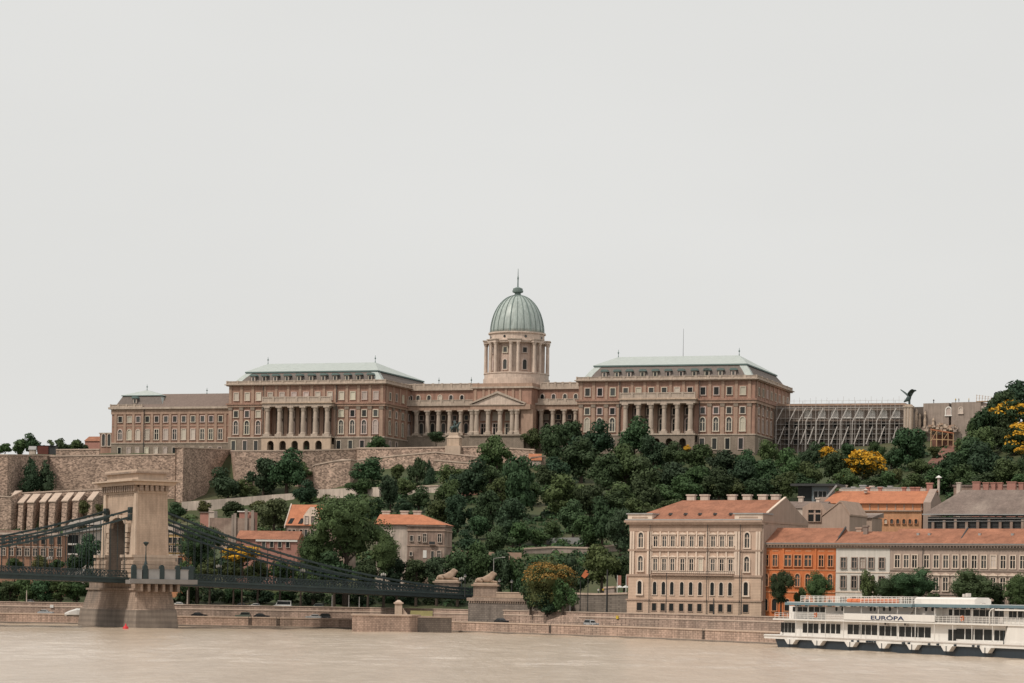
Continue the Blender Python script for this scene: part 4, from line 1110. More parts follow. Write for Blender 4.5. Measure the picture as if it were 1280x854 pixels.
# broken stone front right of the statue
A = at(1143, 541, 1056); B = at(1238, 541, 1040)
fr = Frame(A.x, A.y, A.z, math.atan2(B.y - A.y, B.x - A.x))
W4 = fr.x(1237, 520); zt = fr.z(1190, 503.5)
root = thing('ruined_gate_wing', 'roofless pale stone gate front with empty window right of the bird statue', 'building', fr)
b = MB()
xg = fr.x(1186, 520); xh = fr.x(1189.5, 520)
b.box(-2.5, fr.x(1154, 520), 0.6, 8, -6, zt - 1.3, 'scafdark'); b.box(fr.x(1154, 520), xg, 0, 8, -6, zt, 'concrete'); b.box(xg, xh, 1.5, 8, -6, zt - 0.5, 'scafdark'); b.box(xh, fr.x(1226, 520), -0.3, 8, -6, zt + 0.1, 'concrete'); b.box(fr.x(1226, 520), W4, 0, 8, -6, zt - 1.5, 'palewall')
b.build('wall', root)
window(root, fr.x(1186, 515), 0, fr.z(1186, 519), 2.0, 3.0, arched=True, pm='panelight', fm='shipwhite', fw=0.45); window(root, fr.x(1201.5, 515), -0.3, fr.z(1201, 517), 1.6, 2.4, arched=True, pm='panelight', fw=0.3)
for p, hgt in ((1147, 10), (1151, 8), (1157.5, 9), (1168, 6)):
    b = MB(); x = fr.x(p, 520); b.lathe([(0.8, 0), (0.5, hgt * .2), (0.62, hgt * .5), (0.4, hgt * .7), (0.55, hgt * .8), (0.3, hgt * .9), (0.1, hgt * .95)], x, -1.0, 8, 'ashlarlight'); b.build('broken_pillar', root)
rb = MB(); rr = random.Random(4)
for k in range(160):
    x = rr.uniform(fr.x(1150, 530), fr.x(1200, 530)); zz_ = rr.uniform(0, 3.4) * (1 - abs(x - fr.x(1178, 530)) / (fr.x(1200, 530) - fr.x(1148, 530))); s = rr.uniform(.2, .7)
    rb.box(x - s, x + s, -1.5 - s - rr.uniform(0, 1.5), -1.5 + s - 0.9, zz_ - s * .6, zz_ + s * .6, rr.choice(['ashlarlight', 'concrete', 'trim', 'dryearth']))
o = rb.build('rubble'); o.location = fr.o; o.rotation_euler = (0, 0, fr.yaw); tag(o, 'heap of pale broken stone below the ruined gate', 'rubble', kind='stuff')
# timber platform on top and orange site structure
root = thing('timber_platform', 'small timber scaffold platform on top of the ruined gate', 'scaffold', fr)
x0_, x1_ = fr.x(1221, 500), fr.x(1239, 500)
b = MB(); b.box(x0_, x1_, -0.5, 2.5, zt + 0.12, zt + 0.35, 'wood'); b.build('deck', root)
for k in range(6):
    b = MB(); x = x0_ + (x1_ - x0_) * k / 5; b.bar((x, -0.5, zt + 0.1), (x + 0.2, -0.5, zt + 3.0 - k * 0.2), 0.14, 0.14, 'wood'); b.build('post', root)
b = MB(); b.bar((x0_, -0.6, zt + 1.6), (x1_, -0.6, zt + 1.3), 0.3, 0.06, 'wood'); b.bar((x0_, -0.6, zt + 2.6), (x1_, -0.6, zt + 2.0), 0.3, 0.06, 'wood'); b.build('rail', root)
P = at(1163, 551, 1030)
root = thing('site_shelter', 'orange timber construction shelter on the slope below the ruined gate', 'shelter', loc=P, rz=-0.2)
b = MB(); b.prism([(0, 4.2), (9, 2.8), (9, 3.2), (0, 4.7)], 0, 4, 'tileorange'); b.build('roof', root)
for x, h in ((0.2, 4.2), (2.4, 3.9), (4.6, 3.5), (6.8, 3.1), (8.8, 2.8)):
    b = MB(); b.bar((x, 0.1, -3), (x, 0.1, h), 0.3, 0.3, 'wood'); b.build('post', root)
b = MB(); b.box(0.5, 8.5, 3.6, 4, -3, 2.6, 'dirt'); b.bar((0.2, 0, 0.6), (8.8, 0, 0.3), 0.2, 0.3, 'wood'); b.bar((0.3, -.05, 0), (2.3, -.05, 3.6), 0.2, 0.2, 'wood'); b.bar((4.7, -.05, 0), (6.7, -.05, 3), 0.2, 0.2, 'wood'); b.build('frame', root)
# bare soil bank on the right slope
b = MB(); vs = []
for px, p0, p1 in ((1160, 578, 588), (1166, 572, 585), (1173, 566, 581), (1180, 558, 574), (1188, 553, 568), (1197, 551, 560)):
    for py in (p0, p1):
        D = ground_hit(px, py) - 2.5; vs.append(at(px, py, D))
b.add(vs, [(2 * i, 2 * i + 1, 2 * i + 3, 2 * i + 2) for i in range(5)], 'dirt')
o = b.build('soil_bank'); o['kind'] = 'structure'
# wall pavilion with dark flat roof at right, half hidden
P = at(1215, 538, 1035)
root = thing('lookout_pavilion', 'little dark flat roofed lookout among trees below the ruined gate', 'pavilion', loc=P, rz=-0.2)
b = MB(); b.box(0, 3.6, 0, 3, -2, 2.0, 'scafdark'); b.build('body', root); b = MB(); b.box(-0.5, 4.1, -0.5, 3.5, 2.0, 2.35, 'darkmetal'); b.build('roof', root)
# ---------------------------------------------------------------- the suspension bridge
YAW = math.radians(30)
PW, PL = 24.0, 8.5           # tower across / along the bridge
C0 = at(171.5, 700, 668.0)
ux, uy = Vector((math.cos(YAW), math.sin(YAW), 0)), Vector((-math.sin(YAW), math.cos(YAW), 0))
Pc = Vector((C0.x, C0.y, 0)) + ux * PL / 2 + uy * PW / 2
BR = Frame(Pc.x, Pc.y, 0, YAW)
hy, hx = PW / 2, PL / 2
zc = lambda py, px=171: zat(px, py, 668.0)
bridge = thing('suspension_bridge', 'chain suspension bridge with a pale arched stone tower and dark iron deck', 'bridge', BR)
# stone tower with its pier
tw = MB()
z_water, z_p1, z_base, z_sh, z_fr0, z_cor0, z_cor1, z_at0, z_at1 = 0, zc(735), zc(692), zc(691), zc(616), zc(606), zc(599.5), zc(598), zc(588)
def rect(ex, ey): return [(-ex, -ey), (ex, -ey), (ex, ey), (-ex, ey)]
tw.box(-hx - 1.0, hx + 1.0, -hy - 1.0, hy + 1.0, zc(724), zc(720) - 0.2, 'ashlarlight')
for sg in (-1, 1):
    ya, yb = 5.5 * sg, (hy + 1.2) * sg
    tw.prismz([(-hx - 1.2, min(ya, yb)), (hx + 1.2, min(ya, yb)), (hx + 1.2, max(ya, yb)), (-hx - 1.2, max(ya, yb))], zc(720) - 0.2, z_base - 0.7, 'ashlarlight')
tower = tw.build('tower', bridge)
# shaft: two legs and the head above the arch (arch runs along the bridge axis)
aw = 5.4                      # half width of the gateway
z_spr, z_cr = zc(660), zc(646)
zs0 = zc(720) - 0.2
t = MB()
def leg(y0, y1, y0t, y1t, x0b, x0t):
    t.prismz([(-x0b, y0), (x0b, y0), (x0b, y1), (-x0b, y1)], z_base - 0.7, z_spr, 'ashlar', [(-x0t, y0t), (x0t, y0t), (x0t, y1t), (-x0t, y1t)])
f_ = (z_spr - z_base) / (z_fr0 - z_base)
bt = 0.7
leg(-hy, -aw, -hy + bt * f_, -aw, hx, hx - 0.3 * f_); leg(aw, hy, aw, hy - bt * f_, hx, hx - 0.3 * f_)
n = 14
xe = hx - 0.3 * f_
for k in range(n):
    a0, a1 = math.pi * k / n, math.pi * (k + 1) / n
    p0 = (aw * math.cos(a0), z_spr + (z_cr - z_spr) * math.sin(a0)); p1 = (aw * math.cos(a1), z_spr + (z_cr - z_spr) * math.sin(a1))
    t.prismx([p0, (p0[0], z_cr + 0.8), (p1[0], z_cr + 0.8), p1], -xe, xe, 'ashlar')
t.prismz([(-xe, -hy + bt * f_), (xe, -hy + bt * f_), (xe, -aw), (-xe, -aw)], z_spr, z_cr + 0.8, 'ashlar', [(-xe, -hy + bt * .9), (xe, -hy + bt * .9), (xe, -aw), (-xe, -aw)])
t.prismz([(-xe, aw), (xe, aw), (xe, hy - bt * f_), (-xe, hy - bt * f_)], z_spr, z_cr + 0.8, 'ashlar', [(-xe, aw), (xe, aw), (xe, hy - bt * .9), (-xe, hy - bt * .9)])
t.prismz(rect(xe, hy - bt * .9), z_cr + 0.8, z_fr0, 'ashlar', rect(hx - 0.3, hy - bt))
t.build('shaft', tower)
t = MB()  # thin dark skin inside the gateway, carries the painted tunnel shade
for sg in (-1, 1): t.box(-hx - 0.9, hx + 0.9, min(sg * aw, sg * (aw - 0.12)), max(sg * aw, sg * (aw - 0.12)), zs0, z_spr, 'archshade')
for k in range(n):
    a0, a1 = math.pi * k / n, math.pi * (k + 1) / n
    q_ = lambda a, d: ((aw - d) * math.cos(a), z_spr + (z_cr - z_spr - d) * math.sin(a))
    t.prismx([q_(a0, 0.12), q_(a0, -0.01), q_(a1, -0.01), q_(a1, 0.12)], -hx + 0.2, hx - 0.2, 'archshade')
t.build('arch_shade_lining', tower)
# corner strips splayed on the gateway face, plinth blocks, rusticated arch ring
for s in (-1, 1):
    t = MB()
    y_in, y_out = s * (hy - 3.4), s * (hy - 0.15)
    t.prismz(sorted([(-hx - 0.55, y_in - 1.1 * s), (-hx - 0.55, y_out), (-hx, y_out), (-hx, y_in - 1.1 * s)]) and [(-hx - 0.55, y_in - 1.1 * s), (-hx + 0.02, y_in - 1.1 * s), (-hx + 0.02, y_out), (-hx - 0.55, y_out)], z_base - 0.68, z_fr0, 'ashlarlight',
             [(-hx - 0.25, y_in + 1.3 * s), (-hx + 0.35, y_in + 1.3 * s), (-hx + 0.35, s * (hy - bt - 0.1)), (-hx - 0.25, s * (hy - bt - 0.1))])
    t.build('corner_strip', tower)
t = MB(); kk = 0
zq = zs0 + 1.0
while zq < z_spr - 0.3:
    for s in (-1, 1):
        w_ = 2.1 if kk % 2 == 0 else 1.3
        t.box(-hx - 0.85, -hx + 0.1, min(s * aw, s * (aw + w_)), max(s * aw, s * (aw + w_)), zq + 0.06, zq + 1.15, 'ashlarlight')
    zq += 1.28; kk += 1
for k in range(9):
    a0 = math.pi * (k + 0.06) / 9; a1 = math.pi * (k + 0.94) / 9; w_ = 2.1 if k % 2 == 0 else 1.3
    R_ = lambda a, r: (r * math.cos(a), z_spr + (z_cr - z_spr) * math.sin(a) * (r / aw))
    t.prismx([R_(a0, aw), R_(a0, aw + w_), R_(a1, aw + w_), R_(a1, aw)], -hx - 0.85, -hx + 0.5, 'ashlarlight')
t.build('arch_ring', tower)
# heavy bases either side of the gateway
t = MB()
for s in (-1, 1):
    y0, y1 = sorted((s * (aw + 0.15), s * (hy + 1.3)))
    t.box(-hx - 1.4, hx + 1.4, y0, y1, zc(722), z_base - 1.0, 'ashlarlight')
    for q in range(3): t.box(-hx - 1.7, hx + 1.7, y0 - 0.1, y1 + 0.3 * (s > 0) + 0.1, z_base - 3.6 + q * 1.05 - 1.2, z_base - 3.6 + q * 1.05 - 0.35, 'ashlar')
    t.box(-hx - 2.0, hx + 2.0, y0 - 0.1, y1 + 0.4, z_base - 0.98, z_base - 0.3, 'ashlarlight')
t.build('plinth', tower)
t = MB()
t.prismz(rect(hx - 0.1, hy - bt + 0.2), z_fr0 + 0.01, z_cor0 - 0.5, 'ashlarlight')
ex, ey = hx - 0.1, hy - bt + 0.2
nn = 15
for k in range(nn):
    y = -ey + 2 * ey * (k + 0.5) / nn
    t.box(-ex - 0.9, -ex, y - 0.42, y + 0.42, z_cor0 - 1.5, z_cor0 - 0.01, 'pier')
for k in range(6):
    x = -ex + 2 * ex * (k + 0.5) / 6; t.box(x - 0.42, x + 0.42, -ey - 0.9, -ey, z_cor0 - 1.5, z_cor0 - 0.01, 'pier')
t.prismz(rect(ex + 1.3, ey + 1.3), z_cor0, z_cor0 + 0.7, 'ashlarlight', rect(ex + 1.5, ey + 1.5))
t.prismz(rect(ex + 1.6, ey + 1.6), z_cor0 + 0.702, z_cor1 - 0.4, 'ashlar', rect(ex + 2.2, ey + 2.2))
t.prismz(rect(ex + 2.6, ey + 2.6), z_cor1 - 0.398, z_cor1, 'ashlarlight')
t.build('cornice', tower)
t = MB()
t.prismz(rect(ex - 0.3, ey - 0.8), z_cor1 + 0.002, z_at1 - 0.6, 'ashlarlight'); t.prismz(rect(ex + 0.6, ey + 0.1), z_at1 - 0.6, z_at1 - 0.15, 'pier'); t.prismz(rect(ex + 0.2, ey - 0.3), z_at1 - 0.15, z_at1 + 0.35, 'ashlarlight')
t.build('attic', tower)
# river pier
t = MB()
z1 = zc(738); z2 = z1 + 1.0
c8 = lambda ex, ey, c: [(-ex, -ey + c), (-ex + c * .6, -ey), (ex - c * .6, -ey), (ex, -ey + c), (ex, ey - c), (ex - c * .6, ey), (-ex + c * .6, ey), (-ex, ey - c)]
zmid = 4.9
c9 = lambda ex, ey, c, e: [(p[0], p[1] + (e if p[1] > 0 else 0)) for p in c8(ex, ey, c)]
t.prismz(c9(hx + 1.3, hy + 2.3, 0.6, 9.0), zmid, z1, 'pier', c9(hx + 0.6, hy + 1.4, 0.6, 7.5))
t.prismz(c9(hx + 2.2, hy + 3.6, 0.8, 9.5), -3, zmid - 0.35, 'piergrey', c9(hx + 1.6, hy + 2.8, 0.8, 9.5))
t.prismz(c9(hx + 1.6, hy + 2.8, 0.8, 9.5), zmid - 0.348, zmid - 0.01, 'pier', c9(hx + 1.3, hy + 2.3, 0.6, 9.0))
t.prismz(c9(hx + 1.1, hy + 1.9, 0.6, 7.5), z1 + 0.002, z1 + 0.5, 'pier'); t.prismz(c9(hx + 0.6, hy + 1.2, 0.5, 7.0), z1 + 0.502, zc(722), 'pier')
t.build('pier', bridge)
# walkway round the tower with stone parapet and iron panels
wy = hy + 5.2
t = MB()
zw = zc(725)
t.box(-hx - 3.6, hx + 5.0, -wy, -hy - 1.25, zw - 1.0, zw, 'ironpale'); t.box(-hx - 4.2, hx + 5.6, -wy - 0.6, -wy, zw - 0.9, zw + 0.25, 'ironpale')
zp0 = zw + 0.26
ps = [(-hx - 2.6, -hx - 1.3), (-hx + 1.1, -hx + 4.0), (-hx + 5.3, -hx + 8.0), (hx + 1.2, hx + 3.6)]
xx = -hx - 3.6
seg = [(-hx - 2.4, -hx - 0.9), (-hx + 0.9, -hx + 3.9), (-hx + 5.2, -hx + 8.2), (-hx + 9.4, hx + 3.2)]
for a_, c_ in seg:
    t.box(a_, c_, -wy - 0.3, -wy + 0.5, zp0, zp0 + 2.3, 'zinc'); t.box(a_ - .1, c_ + .1, -wy - 0.4, -wy + 0.6, zp0 + 2.3, zp0 + 2.55, 'ironpale')
t.build('walkway', bridge)
for x in (-hx - 3.0, -hx + 0.0, -hx + 4.5, -hx + 8.8, hx + 3.9):
    t = MB(); zt_ = 3.6
    n = 6
    pts = [(x - 0.62, 0.0)] + [(x + 0.62 * -math.cos(math.pi * k / n), zt_ - 0.75 + 0.75 * math.sin(math.pi * k / n)) for k in range(n + 1)] + [(x + 0.62, 0.0)]
    t.prism([(p[0], p[1] + zp0) for p in pts], -wy - 0.45, -wy + 0.35, 'iron'); t.build('iron_panel', bridge)
t = MB(); t.box(hx + 1.5, hx + 5.0, -wy - 0.2, -wy + 0.4, zp0 + 2.56, zp0 + 3.3, 'iron'); t.build('iron_panel', bridge)
t = MB()
for k in range(6): t.box(-hx - 1.0 + k * 2.0, -hx - 0.3 + k * 2.0, -wy + 0.3, -hy - 1.3, zw - 2.9, zw - 1.01, 'pier')
t.build('bracket', bridge)
t = MB(); x = -hx + 0.2; t.lathe([(0.55, zp0 + 3.6), (0.22, zp0 + 4.6), (0.12, zp0 + 7.2), (0.12, zp0 + 8.3)], x, -wy, 8, 'iron'); t.lathe([(0.2, zp0 + 8.3), (0.75, zp0 + 9.0), (0.75, zp0 + 9.2), (0.1, zp0 + 9.4)], x, -wy, 8, 'iron')
o = t.build('lamp_post'); o.location = BR.o; o.rotation_euler = (0, 0, YAW); tag(o, 'dark lamp post on the walkway parapet of the bridge tower', 'lamp')
# deck profile along the bridge (x local): bottom heights measured in the photograph
SP = 101.0
def px_at(x, y, z):
    p = BR.w(x, y, z); return to_px(p.x, p.y, p.z)
def z_from(x, y, py):
    p = BR.w(x, y, 0); px = to_px(p.x, p.y, 12)[0]; return zat(px, py, p.y)
DK = hy - 3.0
def deck_z(x):
    if x >= 0:
        u = x / SP; return 11.2 - 2.5 * u - 0.3 * u * u
    u = -x / 100; return 11.2 + 2.2 * u - 0.5 * u * u
xs = [-150 + 5 * k for k in range(int((150 + SP) / 5) + 1)]
xs[-1] = SP
t = MB()
for x0_, x1_ in zip(xs[:-1], xs[1:]):
    z0_, z1_ = deck_z(x0_), deck_z(x1_)
    vs = []
    for x, z in ((x0_, z0_), (x1_, z1_)):
        vs += [(x, -DK - 0.6, z), (x, DK + 0.6, z), (x, DK + 0.6, z + 1.5), (x, -DK - 0.6, z + 1.5)]
    t.add(vs, [(0, 1, 5, 4), (1, 2, 6, 5), (2, 3, 7, 6), (3, 0, 4, 7)], 'iron')
    t.bar((x0_, -DK - 0.7, z0_ + 1.2), (x1_, -DK - 0.7, z1_ + 1.2), 0.22, 0.5, 'ironlight')
deck = t.build('deck', bridge)
for s in (-1, 1):
    t = MB(); y = s * (DK + 0.4)
    for x0_, x1_ in zip(xs[:-1], xs[1:]):
        z0_, z1_ = deck_z(x0_) + 1.52, deck_z(x1_) + 1.52
        hgt = 1.55
        t.bar((x0_, y, z0_ + 0.2), (x1_, y, z1_ + 0.2), 0.2, 0.22, 'iron'); t.bar((x0_, y, z0_ + hgt), (x1_, y, z1_ + hgt), 0.26, 0.22, 'iron')
        for q in range(5):
            xa_, xb_ = x0_ + (x1_ - x0_) * q / 5, x0_ + (x1_ - x0_) * (q + 1) / 5
            za_, zb2 = z0_ + (z1_ - z0_) * q / 5, z0_ + (z1_ - z0_) * (q + 1) / 5
            t.bar((xa_, y, za_ + 0.2), (xb_, y, zb2 + hgt), 0.1, 0.12, 'ironlight'); t.bar((xa_, y - 0.03, za_ + hgt), (xb_, y - 0.03, zb2 + 0.2), 0.1, 0.12, 'iron'); t.bar((xa_, y, za_), (xa_, y, za_ + hgt), 0.14, 0.14, 'iron')
    t.build('railing', deck)
# four chains; each line is a pair of parallel bars with bright gap
zt0 = zc(630)
def chain_z(x, lvl):
    off = -1.75 * lvl
    if x >= 0:
        u = x / SP; zend = deck_z(SP) + 2.6
        return (zt0 + off) * (1 - u) + (zend + off * 0.4) * u - 17.0 * u * (1 - u)
    u = -x / 202.0
    return zt0 + off - (zt0 - 15.5) * 4 * u * (1 - u)
CY = {0: -(hy - 3.6), 1: (hy - 3.6)}
for side in (0, 1):
    for lvl in (0, 1):
        for x_from, x_to in ((-150, -hx - 0.9), (hx + 0.1, SP - 2)):
            t = MB(); k = 32
            pts = [Vector((x_from + (x_to - x_from) * q / k, 0, 0)) for q in range(k + 1)]
            for q in range(k):
                p, r = pts[q].copy(), pts[q + 1].copy(); p.z = chain_z(p.x, lvl); r.z = chain_z(r.x, lvl); p.y = r.y = CY[side]
                for dy_ in (-0.42, 0.42):
                    t.bar(p + Vector((0, dy_, 0)), r + Vector((0, dy_, 0)), 0.2, 0.46, 'ironlight' if dy_ < 0 else 'iron')
                t.box(r.x - 0.26, r.x + 0.26, r.y - 0.6, r.y + 0.6, r.z - 0.32, r.z + 0.32, 'iron')
            if x_from < 0:
                t.box(-hx - 1.0, -hx - 0.2, CY[side] - 0.9, CY[side] + 0.9, chain_z(-hx - 0.6, lvl) - 0.9, chain_z(-hx - 0.6, lvl) + 0.75, 'iron')
            t.build('chain', bridge)
far = MB(); cnt = 0
for side in (0, 1):
    x = -88.0
    while x < SP - 6:
        if abs(x) > hx + 2:
            lvl = int(round(x / 1.9)) % 2
            zt_, zb2 = chain_z(x, lvl), deck_z(x) + 1.5
            if zt_ > zb2 + 0.6:
                if side == 0 and x > -62:
                    t = MB(); t.bar((x, CY[side], zb2), (x, CY[side], zt_), 0.13, 0.13, 'iron'); t.build('hanger', bridge); cnt += 1
                else:
                    far.bar((x, CY[side], zb2), (x, CY[side], zt_), 0.13, 0.13, 'iron')
        x += 1.9
o = far.build('far_hangers', bridge); o['kind'] = 'stuff'
print('hangers', cnt)
# lamps along the deck
for i, (x, s) in enumerate([(-52, 1), (-26, 1), (20, 1), (44, 1), (68, 1), (92, 1)]):
    zz_ = deck_z(x) + 1.5; y = -DK + 1.2
    root = thing('street_lamp', ['slim lamp on the bridge deck nearest the left edge of the picture', 'slim lamp on the bridge deck just left of the tower', 'slim lamp on the bridge deck just right of the tower', 'slim lamp on the bridge deck under the yellow tree', 'slim lamp on the bridge deck before the tall tree', 'slim lamp on the bridge deck near the stone lions'][i], 'lamp', loc=BR.w(x, y, zz_), rz=YAW, group='lamps along the bridge deck')
    t = MB(); t.lathe([(0.3, 0), (0.13, 0.8), (0.09, 3.6)], 0, 0, 8, 'ironlight'); t.bar((-0.6, 0, 3.4), (0.6, 0, 3.4), 0.09, 0.09, 'ironlight'); t.build('post', root)
    for q in (-0.55, 0, 0.55):
        t = MB(); h = 3.5 if q else 3.65; t.lathe([(0.12, h), (0.25, h + 0.25), (0.22, h + 0.6), (0.05, h + 0.8)], q, 0, 8, 'lampglass'); t.build('lantern', root)

# abutment and lions
def lion(label, P, rz, s=1.0):
    root = thing('lion_statue', label, 'statue', loc=P, rz=rz, group='stone lions at the bridge end')
    t = MB(); hgt = 4.0; root.scale = (0.88, 0.88, 0.88)
    t.box(-3.6, 3.6, -2.2, 2.2, -1.2, hgt - 0.55, 'pier'); t.box(-3.9, 3.9, -2.5, 2.5, -1.2, 0.2, 'lionstone'); t.box(-4.2, 4.2, -2.7, 2.7, hgt - 0.55, hgt, 'lionstone'); t.prismz([(-3.6, -1.9), (3.6, -1.9), (3.6, 1.9), (-3.6, 1.9)], hgt, hgt + 0.5, 'ashlarlight')
    t.build('plinth', root)
    z = hgt + 0.5
    blob('lion', [(0.2, 0, z + .9, .78, .85), (1.5, 0, z + 1.0, 1.0, .95), (2.6, 0, z + .75, .75, .8), (-0.9, 0, z + 1.2, .95, 1.0), (-1.75, 0, z + 1.95, 1.25, 1.2), (-2.2, 0, z + 2.75, 1.0, .95), (-2.95, 0, z + 2.65, .55, .5), (-3.4, 0, z + 2.45, .34, .34),
        (-1.7, -.8, z + .6, .5), (-2.9, -.75, z + .3, .34), (-3.7, -.75, z + .27, .32), (-1.7, .8, z + .6, .5), (-2.9, .75, z + .3, .34), (-3.7, .75, z + .27, .32),
        (1.9, -1.0, z + .65, .62), (.8, -1.2, z + .3, .34), (1.9, 1.0, z + .65, .62), (.8, 1.2, z + .3, .34), (3.3, .3, z + .3, .18), (2.7, 1.2, z + .2, .14), (-2.0, -.62, z + 3.45, .2), (-2.0, .62, z + 3.45, .2)],
        [(0, 1), (1, 2), (0, 3), (3, 4), (4, 5), (5, 6), (6, 7), (3, 8), (8, 9), (9, 10), (3, 11), (11, 12), (12, 13), (1, 14), (14, 15), (1, 16), (16, 17), (2, 18), (18, 19), (5, 20), (5, 21)], root, 'lionstone', 2)
    return root
Pn = at(607, 747.0, 712); lion('reclining stone lion on a plinth at the near side of the bridge end', Pn, YAW - 0.62 + math.pi)
Pf = at(558.5, 740.0, 728); Pf.z -= 0.6; lion('reclining stone lion on a plinth at the far side of the bridge end', Pf, YAW - 0.62 + math.pi)
A = at(585, 772, 700); B = at(672, 772, 690)
fr = Frame(A.x, A.y, QZ, math.atan2(B.y - A.y, B.x - A.x))
root = thing('bridge_abutment', 'dark stained stone abutment at the bridge end under the lions', 'abutment', fr)
Wa = fr.x(668, 760); za = fr.z(625, 747.5)
t = MB(); t.box(0, Wa, 0, 34, -0.5, za - 1.4, 'abut'); t.box(-0.3, Wa + 0.3, -0.4, 34, za - 0.9, za - 0.1, 'pier')
for k in range(28): t.box(0.3 + k * (Wa - 0.6) / 28, 0.3 + (k + 0.55) * (Wa - 0.6) / 28, -0.25, 34, za - 1.4, za - 0.9, 'pier')
t.box(-0.15, Wa + 0.15, -0.2, 34, za - 0.1, za, 'abut'); t.build('wall', root)
t = MB(); t.box(fr.x(621, 742), Wa, -0.25, 0.35, za + 0.002, fr.z(640, 741.5), 'ashlar'); t.box(fr.x(621, 742), Wa, -0.4, 0.5, fr.z(640, 741.5), fr.z(640, 740.3), 'ashlarlight'); t.build('parapet', root)
# projecting quay bastion with stair, left of the abutment, and the dark recess wall
def quay_block(label, pts, z1, m='quaystone', name='quay_wall', z0=-2):
    P2 = [(p[0], p[1]) for p in pts]
    t = MB(); t.prismz(P2, z0, z1, m); o = t.build(name); tag(o, label, 'wall')
    c = MB(); cxy = Vector((sum(p[0] for p in P2) / len(P2), sum(p[1] for p in P2) / len(P2)))
    e = [tuple(Vector(p) + (Vector(p) - cxy).normalized() * 0.35) for p in P2]
    c.prismz(e, z1 + 0.003, z1 + 0.4, 'quaycap'); c.build('coping', o)
    return o
A, B = onz(440, 789.5, 0), onz(513, 790.5, 0)
quay_block('projecting stone quay landing below the bridge, left of the dark recess', [(A.x, A.y - 0.4), (B.x, B.y - 0.4), (B.x + 2.0, B.y + 10), (A.x, A.y + 9)], zat(480, 770.0, B.y))
A, B = onz(516, 790.0, 0), onz(566, 790.5, 0)
quay_block('dark quay wall in the recess under the bridge end', [(A.x, A.y + 2.6 - 4.4), (B.x - 0.4, B.y - 0.9), (B.x - 0.4, B.y + 3.5), (A.x, A.y + 3.5)], zat(540, 772.5, A.y), m='abut')  # darker stone than the quay walls beside it
A, B = at(468, 770, 690), at(541, 770, 690)
P = at(498, 770, 692)
root = thing('stair_pillar', 'pale stone gate pillar beside the quay stair below the bridge', 'pillar', loc=(P.x, P.y, QZ), rz=0)
t = MB(); hp_ = zat(498, 752.5, 692) - QZ; t.box(-0.95, 0.95, -0.9, 0.9, -0.2, hp_ - 0.5, 'ashlarlight'); t.build('shaft', root); t = MB(); t.box(-1.25, 1.25, -1.2, 1.2, hp_ - 0.5, hp_ - 0.1, 'quaycap'); t.prismz([(-1, -1), (1, -1), (1, 1), (-1, 1)], hp_ - 0.1, hp_ + 0.5, 'quaycap', [(-.3, -.3), (.3, -.3), (.3, .3), (-.3, .3)]); t.build('cap', root)
t = MB(); x0_, x1_ = P.x + 1.1, at(514, 770, 692).x
t.prism([(x0_, 0), (x1_, 0), (x1_, 0.9), (x0_, 4.0)], P.y - 0.4, P.y + 0.4, 'quaycap'); o = t.build('stair_parapet'); o.location = (0, 0, QZ - 0.2); tag(o, 'sloping pale stair parapet next to the stone gate pillar', 'wall')
A, B = at(513, 772, 699.5), at(541, 760, 699.5)
t = MB(); t.prismx([(0, 0), (-5.5, 0.0), (0, 3.0)], 0, B.x - A.x, 'lawn'); o = t.build('grass_bank'); o.location = (A.x, A.y, QZ + 0.01); o['kind'] = 'structure'
# ---------------------------------------------------------------- riverside houses
def gable_roof(b, x0, x1, y0, y1, ze, zr, m, over=0.5, th=0.25, ridge=None):
    """pitched roof with ridge along x"""
    yr = (y0 + y1) / 2 if ridge is None else ridge
    b.prismx([(y0 - over, ze), (yr, zr), (y1 + over, ze), (y1 + over, ze - th), (y0 - over, ze - th)], x0, x1, m)
def hip_roof(b, x0, x1, y0, y1, ze, zr, m, hl, hr, over=0.5, rf=0.5):
    X0, X1, Y0, Y1 = x0 - over, x1 + over, y0 - over, y1 + over; yr = Y0 + (Y1 - Y0) * rf
    v = [(X0, Y0, ze), (X1, Y0, ze), (X1, Y1, ze), (X0, Y1, ze), (X0 + hl, yr, zr), (X1 - hr, yr, zr)]
    b.add(v, [(0, 1, 5, 4), (1, 2, 5), (2, 3, 4, 5), (3, 0, 4), (3, 2, 1, 0)], m)
def chimney(parent, x, y, z0, z1, w=1.6, d=1.0, m='palewall', pots=True):
    b = MB(); b.box(x - w / 2, x + w / 2, y - d / 2, y + d / 2, z0, z1 - 0.35, m); b.box(x - w / 2 - 0.2, x + w / 2 + 0.2, y - d / 2 - 0.2, y + d / 2 + 0.2, z1 - 0.35, z1, m)
    return b.build('chimney', parent)

# --- big mansion on the embankment
A, B = at(785.8, 765, 660.0), at(951.6, 768, 642.0)
MAN = Frame(A.x, A.y, 5.05, math.atan2(B.y - A.y, B.x - A.x))
fr = MAN
root = thing('riverside_mansion', 'large four storey beige mansion with red roof and pale chimneys on the embankment', 'mansion', fr)
X = lambda px, y=0.0: fr.x(px, 700, y)
Z = lambda py, px=868, y=0.0: fr.z(px, py, y)
Wm = X(951.6); dep = 27.0
z1, z2, z3, z4 = Z(749.8), Z(718.6), Z(687.5), Z(655.8)
zt4 = Z(650.6)
b = MB()
b.box(-0.35, Wm + 0.35, -0.35, dep, -1.5, z1 - 0.35, 'manrust'); b.box(-0.6, Wm + 0.5, -0.6, dep, z1 - 0.35, z1, 'mantrim')
b.box(-0.15, Wm + 0.15, -0.15, dep, z1, z2 - 0.5, 'manrust'); b.box(-0.5, Wm + 0.4, -0.55, dep, z2 - 0.5, z2, 'mantrim')
